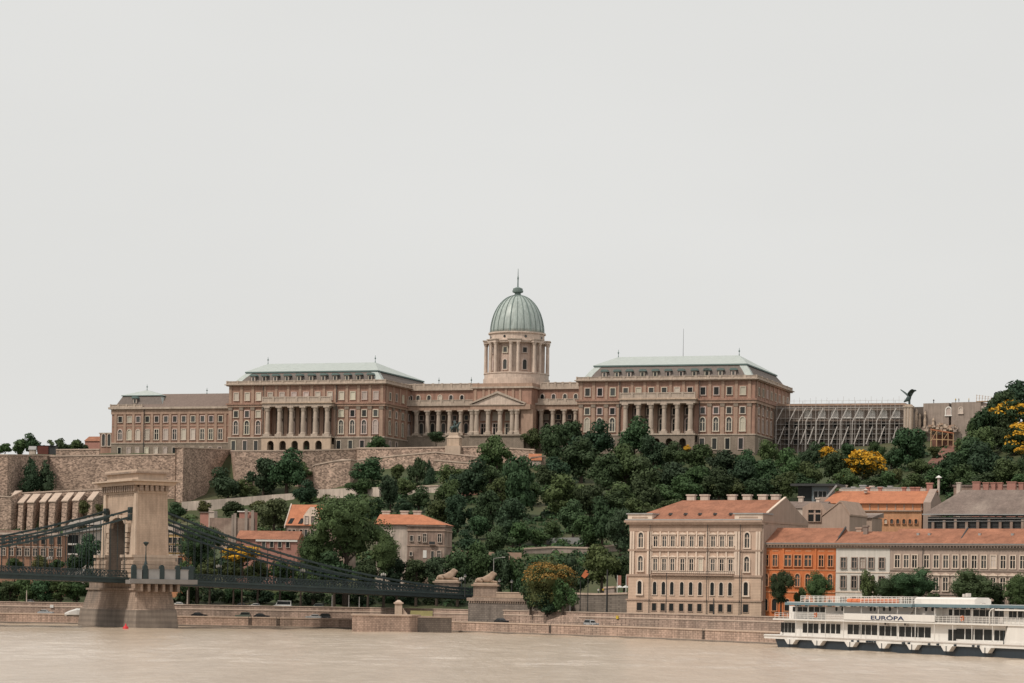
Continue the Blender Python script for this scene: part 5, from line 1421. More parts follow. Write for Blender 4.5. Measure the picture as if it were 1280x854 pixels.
b.box(0, Wm, 0, dep, z2, z3 - 0.35, 'manwall'); b.box(-0.3, Wm + 0.3, -0.35, dep, z3 - 0.35, z3 + 0.1, 'mantrim')
b.box(0, Wm, 0, dep, z3 + 0.1, z4, 'manwall')
zf = Z(664.5)
b.box(-0.12, Wm + 0.1, -0.12, 0, zf, z4, 'mantrim')
b.box(-0.7, Wm + 0.5, -0.8, dep, z4, z4 + 0.5, 'manwall'); b.box(-1.1, Wm + 0.6, -1.2, dep, z4 + 0.5, zt4, 'mantrim')
vm = lambda s: [770 + q * 0.2107 for q in s]
xt0, xt1 = X(815.5), X(918.5)
for x0_, x1_ in ((0, xt0), (xt1, Wm)):
    for za, zb2 in ((z2, z3 - 0.35), (z3 + 0.1, zf)):
        for g in (x0_ + 0.45, x0_ + 1.15, x1_ - 1.15, x1_ - 0.45): b.box(g - 0.26, g + 0.26, -0.32, 0, za, zb2, 'manpale')
    b.box(x0_ - 0.1, x1_ + 0.1, -0.28, -0.15, z1, z2 - 0.5, 'manrust')
for q in (213, 262, 312, 366, 423, 477, 603, 655, 540, 552, 705):
    x = X(770 + q * 0.2107)
    for za, zb2 in ((z2 + 0.9, z3 - 0.35), (z3 + 1.0, zf)): b.box(x - 0.2, x + 0.2, -0.2, 0, za, zb2, 'manpale')
b.box(xt0, xt1, -0.22, 0, z2 + 0.35, z2 + 0.75, 'manpale'); b.box(xt0, xt1, -0.22, 0, z3 + 0.4, z3 + 0.8, 'manpale')
b.build('wall', root)
# turret parapets
ztp = Z(641.5)
for x0_, x1_ in ((-0.4, xt0), (xt1, Wm + 0.4)):
    b = MB(); b.box(x0_, x1_, -0.5, 5, zt4, ztp - 0.3, 'manpale'); b.box(x0_ - 0.3, x1_ + 0.3, -0.8, 5.3, ztp - 0.3, ztp, 'zinc')
    b.box(x0_ + 1.2, x1_ - 1.2, -0.55, -0.5, zt4 + 0.5, ztp - 0.9, 'mantrim')
    b.build('parapet', root)
# roof with hip at left and bare gable at right
yr = 13.0
zr = Z(625.3, 900, yr); xr0 = X(852, yr)
b = MB(); zz0 = zt4 + 0.25
v = [(-0.4, -0.6, zz0), (Wm + 0.1, -0.6, zz0), (Wm + 0.1, dep, zz0), (-0.4, dep, zz0), (xr0, yr, zr), (Wm + 0.1, yr, zr)]
b.add(v, [(0, 1, 5, 4), (2, 3, 4, 5), (3, 0, 4)], 'tilered'); b.box(-0.9, Wm + 0.2, -1.0, -0.4, zt4, zt4 + 0.3, 'zinc'); b.build('roof', root)
b = MB(); gp = [(0.02, -2), (dep - 0.02, -2), (dep - 0.02, zz0 + 0.3), (yr + 0.4, zr + 0.5), (yr - 0.4, zr + 0.5), (2.5, Z(641.8, 948) + 0.2), (0.02, Z(641.8, 948))]
b.prismx(gp, Wm + 0.12, Wm + 0.5, 'gable'); b.prismx([(2.5, Z(641.8, 948) + 0.2), (yr, zr + 0.5), (yr, zr + 0.75), (2.5, Z(641.8, 948) + 0.45)], Wm + 0.02, Wm + 0.65, 'manpale')
b.build('gable_wall', root)
for q in (448, 528, 690, 780, 872, 948):
    px = 770 + q * 0.2107; chimney(root, fr.x(px, 622, yr + 1), yr + 1, zr - 1.2, fr.z(px, 618.2, yr + 1), w=2.1, d=1.1, m='pinkstack' if False else 'palewall')
for q in (325, 415, 500, 590, 683):
    b = MB(); px = 770 + q * 0.2107; x = fr.x(px, 642, 2.5); z = zz0 + (zr - zz0) * 3.1 / 13.6; b.prism([(x - 0.35, z), (x + 0.35, z), (x, z + 0.5)], 1.6, 3.6, 'darkmetal'); b.build('roof_vent', root)
wx = vm([235, 287, 337, 396, 449, 504, 576, 629, 682]); tx = vm([148, 778])
for p in wx:
    window(root, X(p), 0, Z(683.6), 1.05, Z(670.5) - Z(683.6), fm='manpale', fw=0.24, sill='hood', bars=True, depth=0.2)
    window(root, X(p), 0, Z(713.4), 1.05, Z(699) - Z(713.4), fm='manpale', fw=0.24, sill='hood', bars=True, depth=0.2)
    window(root, X(p), -0.15, Z(744), 1.0, Z(727.8) - Z(744), arched=True, fm='manpale', fw=0.2, depth=0.15, pm='glassdark')
    window(root, X(p), -0.35, Z(764.3), 1.15, Z(755) - Z(764.3), fm='mantrim', fw=0.16, depth=0.12, pm='glassdark')
for p in tx:
    window(root, X(p), 0, Z(684.5), 1.25, Z(665.8) - Z(684.5), arched=True, fm='manpale', fw=0.34, bars=True)
    window(root, X(p), 0, Z(714), 1.25, Z(695.5) - Z(714), arched=True, fm='manpale', fw=0.34, bars=True)
    window(root, X(p), -0.28, Z(743.5), 1.15, Z(727) - Z(743.5), arched=True, fm='manpale', fw=0.4, pm='glassdark')
    window(root, X(p), -0.35, Z(764.3), 1.4, Z(754.5) - Z(764.3), fm='mantrim', fw=0.16, depth=0.12, pm='glassdark')
b = MB(); xx0, xx1 = xt0 + 0.1, xt1 - 0.1
for z in (z2 + 0.02,):
    b.box(xx0, xx1, -0.95, -0.56, z - 0.25, z, 'mantrim'); b.bar((xx0, -0.9, z + 0.85), (xx1, -0.9, z + 0.85), 0.07, 0.07, 'darkmetal')
    k = 40
    for q in range(k + 1): x = xx0 + (xx1 - xx0) * q / k; b.bar((x, -0.9, z), (x, -0.9, z + 0.85), 0.045, 0.045, 'darkmetal')
b.build('balcony_railing', root)
for q in (207, 548, 742):
    b = MB(); x = X(770 + q * 0.2107); b.cyl(x, -0.72, -1, zt4, 0.09, 0.09, 6, 'darkmetal'); b.build('downpipe', root)

# --- row of houses right of the mansion
A, B = at(952.5, 768, 644.0), at(1280, 770, 614.0)
ROW = Frame(A.x, A.y, 5.05, math.atan2(B.y - A.y, B.x - A.x))
zrow_e, zrow_e1 = ROW.z(1110, 685.8), ROW.z(1110, 680.3)
def row_house(label, pl, pr, wall, trim, roofm, ridge_py, name='row_house', cat='house'):
    x0_, x1_ = ROW.x(pl, 700), ROW.x(pr, 700)
    f = ROW.sub(x0_); W = x1_ - x0_
    root = thing(name, label, cat, f)
    ze, ze1 = zrow_e, zrow_e1; dpt = 13.0
    b = MB(); b.box(0.02, W - 0.02, 0, dpt, -1.5, ze - 0.01, wall); b.build('wall', root)
    b = MB(); b.box(0, W, -0.35, dpt, ze, ze + 0.3, trim); b.box(0, W, -0.9, dpt, ze1 - 0.35, ze1, trim)
    b.box(0.01, W - 0.01, -0.2, dpt, ze + 0.3, ze1 - 0.35, trim)
    n = int(W / 0.75)
    for k in range(n): b.box((k + 0.25) * W / n, (k + 0.7) * W / n, -0.75, -0.2, ze + 0.35, ze1 - 0.352, trim)
    b.build('cornice', root)
    zr = ROW.z((pl + pr) / 2, ridge_py, 7.0)
    b = MB(); gable_roof(b, 0.02, W - 0.02, -0.4, dpt + 0.4, ze1 + 0.28, zr, roofm, over=0.6); b.box(0, W, -1.05, -0.75, ze1 + 0.01, ze1 + 0.2, 'zinc'); b.build('roof', root)
    return root, f, W, zr
def firewall(root, x, ze1, zr, m='mantrim'):
    b = MB(); b.prismx([(-0.7, ze1 + 0.3), (6.6, zr + 0.35), (6.6, zr - 0.1), (-0.7, ze1 - 0.1)], x - 0.16, x + 0.16, 'darkmetal'); b.build('parapet', root)
v7 = lambda s: [940 + q * 0.2656 for q in s]
# orange house
root, f, W, zr = row_house('bright orange three storey house with red roof beside the mansion', 952.5, 1045, 'orange', 'mantrim', 'tilered', 660.0)
X = lambda px: f.x(px, 700)
Z = lambda py: f.z(1000, py)
for p in v7([68, 110, 170, 217, 265, 327, 371]):
    dbl = p in v7([170, 217, 265])
    window(root, X(p), 0, Z(707.8), 1.7 if dbl else 1.15, Z(694.2) - Z(707.8), fm='orangepale', fw=0.2, bars=True, pm='pane')
    window(root, X(p), 0, Z(733), 1.15, Z(717.5) - Z(733), arched=True, fm='orangepale', fw=0.25, bars=True)
    window(root, X(p), 0, Z(764), 1.2, Z(749) - Z(764), arched=True, fm='orangepale', fw=0.2, pm='glassdark')
b = MB()
for p in v7([148, 300]): b.box(X(p) - 0.25, X(p) + 0.25, -0.2, 0, 0, zrow_e - 0.02, 'orange')
b.box(0.1, W - 0.1, -0.14, 0, Z(713), Z(711.8), 'orangepale'); b.box(0.1, W - 0.1, -0.2, 0, Z(741), Z(739.5), 'orangepale')
for p in v7([68, 110, 170, 217, 265, 327, 371]): b.box(X(p) - 0.75, X(p) + 0.75, -0.07, 0, Z(689.5), Z(688.2), 'orangepale')
b.build('trim', root)
firewall(root, W - 0.05, zrow_e1, zr)
# white house
root, f, W, zr = row_house('narrow white plastered house between the orange and the grey brown houses', 1045, 1112.5, 'white', 'mantrim', 'tilered', 664.5)
X = lambda px: f.x(px, 700); Z = lambda py: f.z(1080, py)
for p in v7([432, 483, 522, 562, 612]):
    for y0_, y1_ in ((710, 697.5), (735, 720.5), (762, 747)): window(root, X(p), 0, Z(y0_), 1.2, Z(y1_) - Z(y0_), fm='greigetrim', fw=0.2, bars=True, sill='' if y0_ > 720 else '')
b = MB(); b.box(0.05, W - 0.05, -0.15, 0, Z(716.5), Z(715.2), 'manpale'); b.box(0.05, W - 0.05, -0.15, 0, Z(741), Z(739.5), 'manpale'); b.build('trim', root)
chimney(root, X(1073), 5, zr - 1.5, zr + 1.4, 1.0, 1.0, 'tilebrown'); chimney(root, X(1062), 6.5, zr - 1.5, zr + 1.0, 1.3, .8, 'gable')
firewall(root, W - 0.05, zrow_e1, zr)
# grey brown pair
for k, (pl, pr, cols, lab) in enumerate([(1112.5, 1199, [685, 727, 766, 822, 868, 913, 958], 'grey brown plastered house right of the white one, with many narrow windows'),
                                         (1199, 1330, [1002, 1047, 1092, 1137, 1183, 1228, 1275, 1320, 1365, 1410], 'long grey brown plastered house at the right edge behind the trees')]):
    root, f, W, zr = row_house(lab, pl, pr, 'greige', 'greigetrim', 'tilered', 661.0)
    X = lambda px: f.x(px, 700); Z = lambda py: f.z(1190, py)
    for p in v7(cols):
        window(root, X(p), 0, Z(710), 1.15, Z(694.5) - Z(710), fm='manpale', fw=0.26, bars=True, depth=0.22)
        window(root, X(p), 0, Z(738.5), 1.15, Z(722) - Z(738.5), fm='manpale', fw=0.26, bars=True, depth=0.22, sill='hood')
        window(root, X(p), 0, Z(764), 1.2, Z(751) - Z(764), fm='greigetrim', fw=0.2, pm='glassdark')
    b = MB(); b.box(0.05, W - 0.05, -0.22, 0, Z(714), Z(712.3), 'greigetrim'); b.box(0.05, W - 0.05, -0.2, 0, Z(744), Z(742.5), 'greigetrim'); b.build('trim', root)
    if k == 0:
        firewall(root, W - 0.05, zrow_e1, zr); b = MB(); b.cyl(X(1154), -0.3, 0, zrow_e1, 0.09, 0.09, 6, 'darkmetal'); b.build('downpipe', root)
    for p in (1148, 1162) if k == 0 else (1225, 1266):
        b = MB(); x = f.x(p, 672, 3.5); z = zrow_e1 + 2.2; b.box(x - 0.3, x + 0.3, 3.0, 4.2, z, z + 0.55, 'zinc'); b.build('roof_vent', root)

# --- second row of roofs behind
def at_frame(px, py, D, yaw): P = at(px, py, D); return Frame(P.x, P.y, P.z, yaw)
yw = ROW.yaw
# bare grey tan gabled backs beside the mansion
fr = at_frame(1003, 660, 687, yw)
root = thing('gabled_house', 'plain tan house with two blunt gables and a square window, behind the orange house', 'house', fr)
Z = lambda py, px=1030: fr.z(px, py); X = lambda px: fr.x(px, 645)
b = MB(); b.prism([(X(1003), -9), (X(1034), -9), (X(1034), Z(641)), (X(1026), Z(628.5)), (X(1013), Z(628)), (X(1003), Z(634))], 0, 12, 'gable'); b.build('wall', root)
b = MB(); b.prism([(X(1033), -9), (X(1067), -9), (X(1067), Z(645)), (X(1056.5), Z(628.5)), (X(1054), Z(628.5)), (X(1033), Z(647))], -3.0, 10, 'gable'); b.build('gable_wall', root)
b = MB(); b.prism([(X(1032), Z(646.5)), (X(1032), Z(645)), (X(1055), Z(626.5)), (X(1057), Z(626.5)), (X(1068), Z(643.5)), (X(1068), Z(645.5)), (X(1056.5), Z(629)), (X(1054), Z(629))], -3.2, 10.2, 'mantrim'); b.build('coping', root)
b = MB(); b.quad((X(1036), 0.2, Z(640)), (X(1034), 9, Z(640) + 2), (X(1052), 9, Z(628)), (X(1050), 0.2, Z(629)), 'tilebrown'); b.build('roof', root)
window(root, X(1018.5), 0, Z(652), 3.4, Z(637.5) - Z(652), fm='gable', fw=0.15, pm='glassdark', bars=True)
# roof terrace wall pieces right of them
fr = at_frame(1067, 657, 703, yw)
root = thing('annex_house', 'low tan annex with terrace and pipes between the gabled house and the orange attic', 'house', fr)
X = lambda px: fr.x(px, 650); Z = lambda py: fr.z(1080, py)
b = MB(); b.box(0, X(1090), 0, 8, -8, Z(647), 'gable'); b.box(X(1067), X(1073), -1, 0, -8, Z(640), 'palewall'); b.build('wall', root)
b = MB(); b.prismx([(-0.5, Z(647)), (8.5, Z(647) + 1.5), (8.5, Z(647) + .2), (-0.5, Z(647) - .2)], -0.3, X(1090) + .3, 'tilebrown'); b.build('roof', root)
# orange roofed attic building
fr = at_frame(1046, 632, 740, yw + 0.1)
root = thing('attic_house', 'house with a wide bright orange roof and arcaded orange attic behind the row', 'house', fr)
X = lambda px, y=0: fr.x(px, 630, y); Z = lambda py, px=1100, y=0: fr.z(px, py, y)
b = MB(); b.box(X(1064), X(1153.5), 0, 11, -16, Z(630), 'orangepale'); b.box(X(1064), X(1153.5), -1.8, 1, Z(639.5), Z(638), 'mantrim')
b.box(X(1064), X(1153.5), -1.3, 0, -16, Z(639.5), 'orangedull')
for k in range(9): x = X(1066) + (X(1152) - X(1066)) * k / 8; b.box(x - 0.18, x + 0.18, -0.12, 0, Z(638), Z(630.5), 'mantrim')
b.build('wall', root)
b = MB(); zr = Z(614, 1110, 6.5)
v = [(X(1028), -0.9, Z(629.5)), (X(1155), -0.9, Z(629.5)), (X(1155), 13, Z(629.5)), (X(1028), 13, Z(629.5)), (X(1046, 6.5), 6.5, zr), (X(1177, 6.5) - 1.0, 6.5, zr)]
b.add(v, [(0, 1, 5, 4), (2, 3, 4, 5), (3, 0, 4), (1, 2, 5), (3, 2, 1, 0)], 'tileorange'); b.build('roof', root)
b = MB(); b.prismx([(-1.2, -14), (13.2, -14), (13.2, Z(629.5) + 0.3), (6.5, zr + 0.6), (-1.2, Z(629.5) + 0.3)], X(1155) + 0.1, X(1155) + 2.2, 'greigetrim'); b.build('gable_wall', root)
for p, w in ((1162, 1.6), (1141, 1.3), (1130, 1.0), (1147, 1.2), (1085, 0.8), (1100, .9)):
    chimney(root, X(p, 8), 8, zr - 1.2, zr + (2.4 if p == 1162 else 1.2), w, 1.0, 'pinkhouse')
for k in range(11):
    window(root, X(1071 + k * 7.6), -1.3, Z(655), 0.85, Z(649) - Z(655), fm='orangepale', fw=0.12, arched=True, pm='pane')
b = MB(); x = X(1173, 7); b.cyl(x, 7, zr - 1, zr + 3.6, 0.35, 0.35, 8, 'palewall'); b.lathe([(0.9, zr + 3.7), (0.9, zr + 3.8), (0.1, zr + 4.4)], x, 7, 10, 'shipwhite'); b.build('vent_pipe', root)
b = MB(); x = X(1083, 5.5); b.lathe([(0.5, zr - 0.6), (0.5, zr + 0.1), (0.85, zr + 0.15), (0.2, zr + 0.6)], x, 4.5, 10, 'palewall'); b.build('roof_vent', root)
# big weathered brown roof
fr = at_frame(1155, 642, 703, yw + 0.06)
root = thing('brown_roof_house', 'building under a big weathered grey brown roof at the right edge', 'house', fr)
X = lambda px, y=0: fr.x(px, 640, y); Z = lambda py, px=1220, y=0: fr.z(px, py, y)
b = MB(); b.box(0.8, X(1340), 1.2, 17, -14, Z(646), 'darkmetal'); b.build('wall', root)
zr = Z(612.5, 1230, 9.0); zb2 = Z(642.5)
b = MB(); v = [(-0.2, -0.2, zb2), (X(1350), -0.2, zb2), (X(1350), 18, zb2), (-0.2, 18, zb2), (X(1203, 9), 9.0, zr), (X(1350), 9.0, zr)]
b.add(v, [(0, 1, 5, 4), (2, 3, 4, 5), (3, 0, 4), (1, 2, 5), (3, 2, 1, 0)], 'tilebrown'); b.box(-0.4, X(1350), -0.5, -0.1, zb2 - 0.3, zb2, 'zinc'); b.build('roof', root)
for k in range(9):
    b = MB(); x = X(1166 + k * 14); b.box(x - 0.35, x + 0.35, 0.3, 1.0, -6, Z(652) + (k * 7 % 3) * 0.3, 'oldwall'); b.build('post', root)
b = MB(); b.bar((1, 0.2, Z(652)), (X(1340), 0.2, Z(650.5)), 0.12, 0.12, 'zinc'); b.bar((1, 0.2, Z(648)), (X(1340), 0.2, Z(647.5)), 0.15, 0.2, 'steel'); b.build('gutter', root)
# chimney clutter on the ridge line behind
for i, (px, py, w, h, m) in enumerate([(1198, 603, 5, 9, 'palewall'), (1220, 602, 9, 9, 'pinkhouse'), (1232, 603, 7, 8, 'pinkhouse'), (1241, 603, 6, 8, 'pinkhouse'), (1249, 603, 7, 8, 'pinkhouse'), (1264, 602, 11, 8, 'pinkhouse'), (1276, 603, 6, 7, 'pinkhouse')]):
    P = at(px, py + h, 740); s = 740 / F
    b = MB(); b.box(-w * s / 2, w * s / 2, 0, 1.1, -9, h * s - 0.3, m); b.box(-w * s / 2 - .15, w * s / 2 + .15, -.15, 1.25, h * s - 0.3, h * s, m)
    o = b.build('chimney_stack'); o.location = P; o.rotation_euler = (0, 0, yw)
    tag(o, ['pale chimney stack left of the brown roof ridge', 'broad brick chimney stack, first of the row above the brown roof', 'brick chimney stack, second above the brown roof', 'narrow brick chimney stack, third above the brown roof', 'brick chimney stack, fourth above the brown roof', 'widest brick chimney stack above the brown roof near the right edge', 'last brick chimney stack above the brown roof at the right edge'][i], 'chimney', 'chimney stacks above the brown roof')
fr = at_frame(1192, 624, 751, yw)
b = MB(); b.box(0, 24, 0, 9, -14, fr.z(1240, 608), 'oldwall'); b.box(-0.3, 24.3, -.3, 9.3, fr.z(1240, 608), fr.z(1240, 606), 'tilebrown'); o = b.build('back_house'); o.location = fr.o; o.rotation_euler = (0, 0, yw); tag(o, 'dim old house behind the brown roof carrying brick chimneys', 'house')
fr = at_frame(1049, 616, 764, yw)
root = thing('roof_terrace_house', 'pale cluttered roof terrace house right behind the bright orange roof', 'house', fr)
b = MB(); b.box(0, 26, 0, 8, -14, fr.z(1090, 611), 'palewall'); b.build('wall', root)
for p, h, w in ((1053, 606, 1.0), (1064, 608, .8), (1076, 606, 1.6), (1087, 607, 1.0), (1098, 608, 1.4), (1110, 607, 1.0), (1118, 609, 1.5)):
    chimney(root, fr.x(p, 610), 2, fr.z(1090, 613), fr.z(p, h), w, 0.9, 'palewall' if p % 2 else 'zinc')
b = MB(); b.box(0.5, 25, -0.1, 0.05, fr.z(1090, 611), fr.z(1090, 609.5), 'steel'); b.build('railing', root)
# dark flat roofed pavilion
fr = at_frame(993, 629, 751, yw + 0.12)
root = thing('modern_pavilion', 'dark modern pavilion with thin flat roof and glass front below the wooded slope', 'building', fr)
X = lambda px: fr.x(px, 615); Z = lambda py: fr.z(1020, py)
b = MB(); b.box(X(997), X(1015), 0.5, 7, -8, Z(608), 'glassdark'); b.box(X(1015), X(1036), 0, 7, -8, Z(608), 'bluegrey'); b.build('wall', root)
b = MB(); b.box(X(990), X(1049), -2, 8, Z(608) + 0.01, Z(605), 'darkmetal'); b.build('roof', root)
b = MB(); b.bar((X(1030), -2, Z(629)), (X(1048), -2, Z(607)), 0.5, 0.5, 'zinc'); b.build('brace', root)
for p in (1020, 1026, 1031):
    window(root, X(p), 0, Z(624), 1.0, 2.2, fm='zinc', fw=0.1, pm='glassdark')
b = MB(); b.box(X(1028), X(1046), -3.5, -2.5, -8, Z(622), 'greigetrim'); b.build('annex', root)
# small pale shed roofs at mansion back
fr = at_frame(1003, 640, 714, yw)
root = thing('back_house', 'pale back house with low grey roof between mansion gable and pavilion', 'house', fr)
b = MB(); b.box(-6, 6, 0, 8, -10, 1.0, 'palewall'); b.build('wall', root); b = MB(); b.prismx([(-.4, 1.0), (4, 3.0), (8.4, 1.0)], -6.3, 6.3, 'tilebrown'); b.build('roof', root)
chimney(root, -2, 4, 2.0, 4.4, 1.2, 0.9); chimney(root, 3, 4, 2.0, 4.0, 0.9, 0.9)

# --- houses on the left below the castle
fr = at_frame(357, 672, 820, -0.22)
root = thing('gabled_villa', 'villa with orange red roof, skylights and a curved gable left of the tall tree', 'house', fr)
X = lambda px, y=0: fr.x(px, 650, y); Z = lambda py, px=380, y=0: fr.z(px, py, y)
Wv = X(432)
b = MB(); b.box(0, Wv, 0, 12, -14, Z(657.5), 'oldwall'); b.box(-0.2, Wv, -0.3, 12, Z(658), Z(657), 'mantrim'); b.build('wall', root)
b = MB(); zr = Z(631, 390, 6); b.prismx([(-0.6, Z(657)), (6, zr), (12.6, Z(657))], 0.0, Wv, 'tileorange'); b.prismx([(-0.7, Z(657.5)), (6, zr + .35), (6, zr - .3), (-.7, Z(657) - .9)], -0.35, 0.0, 'palewall'); b.build('roof', root)
b = MB(); gx0, gx1 = X(379.5), X(397); gm = (gx0 + gx1) / 2
b.prism([(gx0, Z(657)), (gx1, Z(657)), (gx1, Z(645)), (gm + 1.9, Z(643)), (gm + 1.1, Z(638.5)), (gm, Z(633.5)), (gm - 1.1, Z(638.5)), (gm - 1.9, Z(643)), (gx0, Z(645))], -0.25, 4.0, 'manpale'); b.build('gable', root)
for p in (383.5, 391.5): window(root, X(p), -0.25, Z(655), 0.9, 2.4, fm='palewall', fw=0.15, bars=True)
for p in (363, 376): 
    b = MB(); zz = (Z(655), Z(648)); x = X(p); q0 = 0.25 if False else -0.6 + (zz[0] - Z(657)) / (zr - Z(657)) * 6.6; q1 = -0.6 + (zz[1] - Z(657)) / (zr - Z(657)) * 6.6
    b.quad((x - .9, q0 - .08, zz[0] + .05), (x + .5, q0 - .08, zz[0] + .05), (x + .9, q1 - .08, zz[1] + .05), (x - .4, q1 - .08, zz[1] + .05), 'glassdark'); b.build('skylight', root)
for p in (362.5, 368, 377, 383, 391): window(root, X(p), 0, Z(671), 0.9, 2.2, fm='palewall', fw=0.15)
fr = at_frame(296, 674, 790, -0.12)
root = thing('long_low_house', 'long low house with dull red roof behind the bridge chains', 'house', fr)
X = lambda px, y=0: fr.x(px, 670, y); Z = lambda py, px=325, y=0: fr.z(px, py, y)
Wv = X(372); b = MB(); b.box(0, Wv, 0, 9, -14, -0.2, 'pinkhouse'); b.box(X(320), Wv, -.5, .2, -0.6, 0.05, 'shipwhite'); b.build('wall', root)
b = MB(); b.prismx([(-0.6, 0.06), (5, Z(663.5, 325, 5)), (9.6, 0.06)], -0.3, Wv + .3, 'tilered'); b.build('roof', root)
for p in (330, 340, 350, 360): window(root, X(p), 0, Z(684), 1.0, 1.8, fm='palewall', fw=0.12)
# crumbling house with orange roof
fr = at_frame(509, 700, 770, -0.16)
root = thing('crumbling_house', 'crumbling two storey house with bright orange roof right of the tall tree', 'house', fr)
X = lambda px, y=0: fr.x(px, 680, y); Z = lambda py, px=530, y=0: fr.z(px, py, y)
Wv = X(555.5); ze = Z(656)
b = MB(); b.box(0, Wv, 0, 12, -9, ze, 'oldwall'); b.box(-9.4, -0.02, 0.3, 12, -9, Z(655), 'palewall'); b.box(-0.2, Wv + .2, -0.25, 12, Z(664), Z(662.5), 'mantrim'); b.box(-0.3, Wv + .3, -0.45, 12.2, ze - .5, ze, 'oldwall'); b.box(-0.15, Wv + .15, -.18, 12, Z(683), Z(681.8), 'mantrim'); b.build('wall', root)
b = MB(); zr = Z(643.5, 530, 5.5); v = [(-10, -0.6, ze), (Wv + .6, -0.6, ze), (Wv + .6, 12.6, ze), (-10, 12.6, ze), (-9.5, 5.5, zr), (X(527, 5.5), 5.5, zr)]
b.add(v, [(0, 1, 5, 4), (1, 2, 5), (2, 3, 4, 5), (3, 0, 4), (3, 2, 1, 0)], 'tileorange'); b.build('roof', root)
for p, y0_, y1_, w, bars in ((531, 677.5, 667.5, 1.0, True), (549.5, 677.5, 667.5, 1.0, True), (514.5, 676.5, 670, .8, False), (524, 676.5, 670, .5, False), (549, 698, 688.5, 1.0, True), (514, 695, 690.5, .7, False), (541, 698, 689, .8, False)):
    window(root, X(p), 0, Z(y0_), w, Z(y1_) - Z(y0_), fm='palewall', fw=0.16, bars=bars)
b = MB(); b.box(X(529), X(533.5), -0.15, 0, Z(697.5), Z(688), 'shipwhite'); b.build('door', root)
b = MB(); b.box(X(537), X(544.5), -1.0, 0, Z(681.5), Z(680.8), 'mantrim'); b.box(X(537), X(544.5), -1.0, -.95, Z(680.8), Z(677), 'darkmetal'); b.build('balcony', root)
for p in (482, 505, 521): chimney(root, X(p, 8), 8, zr - 1.5, Z(638.5, p, 8), 2.2, 1.0, 'palewall')
# red brick building and modern house left of the tower
fr = at_frame(-14, 700, 770, 0.05)
root = thing('brick_building', 'long red brick building behind the bridge hangers at the left edge', 'building', fr)
X = lambda px, y=0: fr.x(px, 685, y); Z = lambda py, px=40, y=0: fr.z(px, py, y)
Wv = X(78); b = MB(); b.box(-14, Wv, 0, 12, -12, Z(669), 'dullbrick'); b.box(-14, Wv + .3, -.4, 12.3, Z(669), Z(666.5), 'palewall'); b.box(-14, Wv, -.15, 0, Z(684), Z(683), 'palewall'); b.build('wall', root)
for p in range(4, 78, 10):
    window(root, X(p), 0, Z(695), 1.2, 2.2, fm='palewall', fw=0.15, bars=True); window(root, X(p), 0, Z(680), 1.2, 2.2, fm='mantrim', fw=0.12)
b = MB(); b.box(-14, Wv - 2, 2, 10, Z(666.4), Z(663), 'oldwall'); b.build('roof', root)
fr = at_frame(78, 701, 790, 0.1)
root = thing('modern_house', 'pale modern house with wide dark windows and slanted roof left of the bridge tower', 'house', fr)
X = lambda px, y=0: fr.x(px, 685, y); Z = lambda py, px=95, y=0: fr.z(px, py, y)
Wv = X(126); b = MB(); b.box(0, Wv, 0, 10, -12, Z(661), 'modern'); b.build('wall', root)
b = MB(); b.prism([(X(78), Z(663)), (X(88), Z(652.5)), (X(130), Z(643)), (X(130), Z(655)), (X(95), Z(657))], -1.2, 10, 'modern'); b.prism([(X(80), Z(664)), (X(128), Z(659)), (X(128), Z(661)), (X(82), Z(668))], -1.5, 10, 'steel'); b.build('roof', root)
for y0_, y1_ in ((692, 682.5), (679.5, 669)):
    b = MB(); b.box(X(81), X(98), -0.05, 0.1, Z(y0_), Z(y1_), 'glassdark'); b.box(X(79.5), X(99.5), -0.6, -.05, Z(y0_) - .45, Z(y0_), 'shipwhite'); b.build('window', root)
fr = at_frame(203, 712, 760, -0.1)
root = thing('yellow_house', 'narrow ochre and brick house just right of the bridge tower', 'house', fr)
X = lambda px, y=0: fr.x(px, 690, y); Z = lambda py, px=215, y=0: fr.z(px, py, y)
Wv = X(231); b = MB(); b.box(0, Wv, 0, 9, -8, Z(694), 'orangepale'); b.box(0.02, Wv - .02, 0.02, 9, Z(694), Z(668), 'ochre'); b.box(0, X(216), -.3, 9, Z(668), Z(655), 'palewall'); b.box(0, Wv, -.3, 0.02, Z(694.5), Z(693), 'palewall'); b.build('wall', root)
for p in (213, 219, 225):
    window(root, X(p), 0, Z(690), 1.0, 1.9, fm='palewall', fw=0.12, bars=True); window(root, X(p), 0, Z(679), 1.0, 1.6, fm='palewall', fw=0.12); window(root, X(p), 0, Z(706), 1.0, 2.0, fm='palewall', fw=0.12)
b = MB(); b.prismx([(-.4, Z(668)), (4.5, Z(661)), (9.4, Z(668))], X(216), Wv + .3, 'tilebrown'); b.build('roof', root)
# ruin with pipes among the trees
fr = at_frame(293, 655, 850, -0.15)
root = thing('roofless_ruin', 'roofless pink brick ruin with grey uprights among trees left of the villa', 'building', fr)
X = lambda px, y=0: fr.x(px, 645, y); Z = lambda py, px=310, y=0: fr.z(px, py, y)
b = MB(); b.box(X(299), X(316), 0, 6, -8, Z(640), 'pinkhouse'); b.box(X(263), X(316), -1, 3, -8, Z(648), 'oldwall'); b.build('wall', root)
for p, t in ((292.5, 644), (295, 642), (309, 637), (317, 638)):
    b = MB(); b.box(X(p) - .45, X(p) + .45, -1.5, -1.1, -6, Z(t), 'concrete'); b.build('post', root)
b = MB(); b.box(X(297), X(310), -.4, 3, Z(640.2), Z(639), 'shipwhite'); b.build('beam', root)
fr = at_frame(250, 652, 870, -0.15)
root = thing('garden_shed', 'pinkish garden shed with pale door above the bridge chains', 'shed', fr)
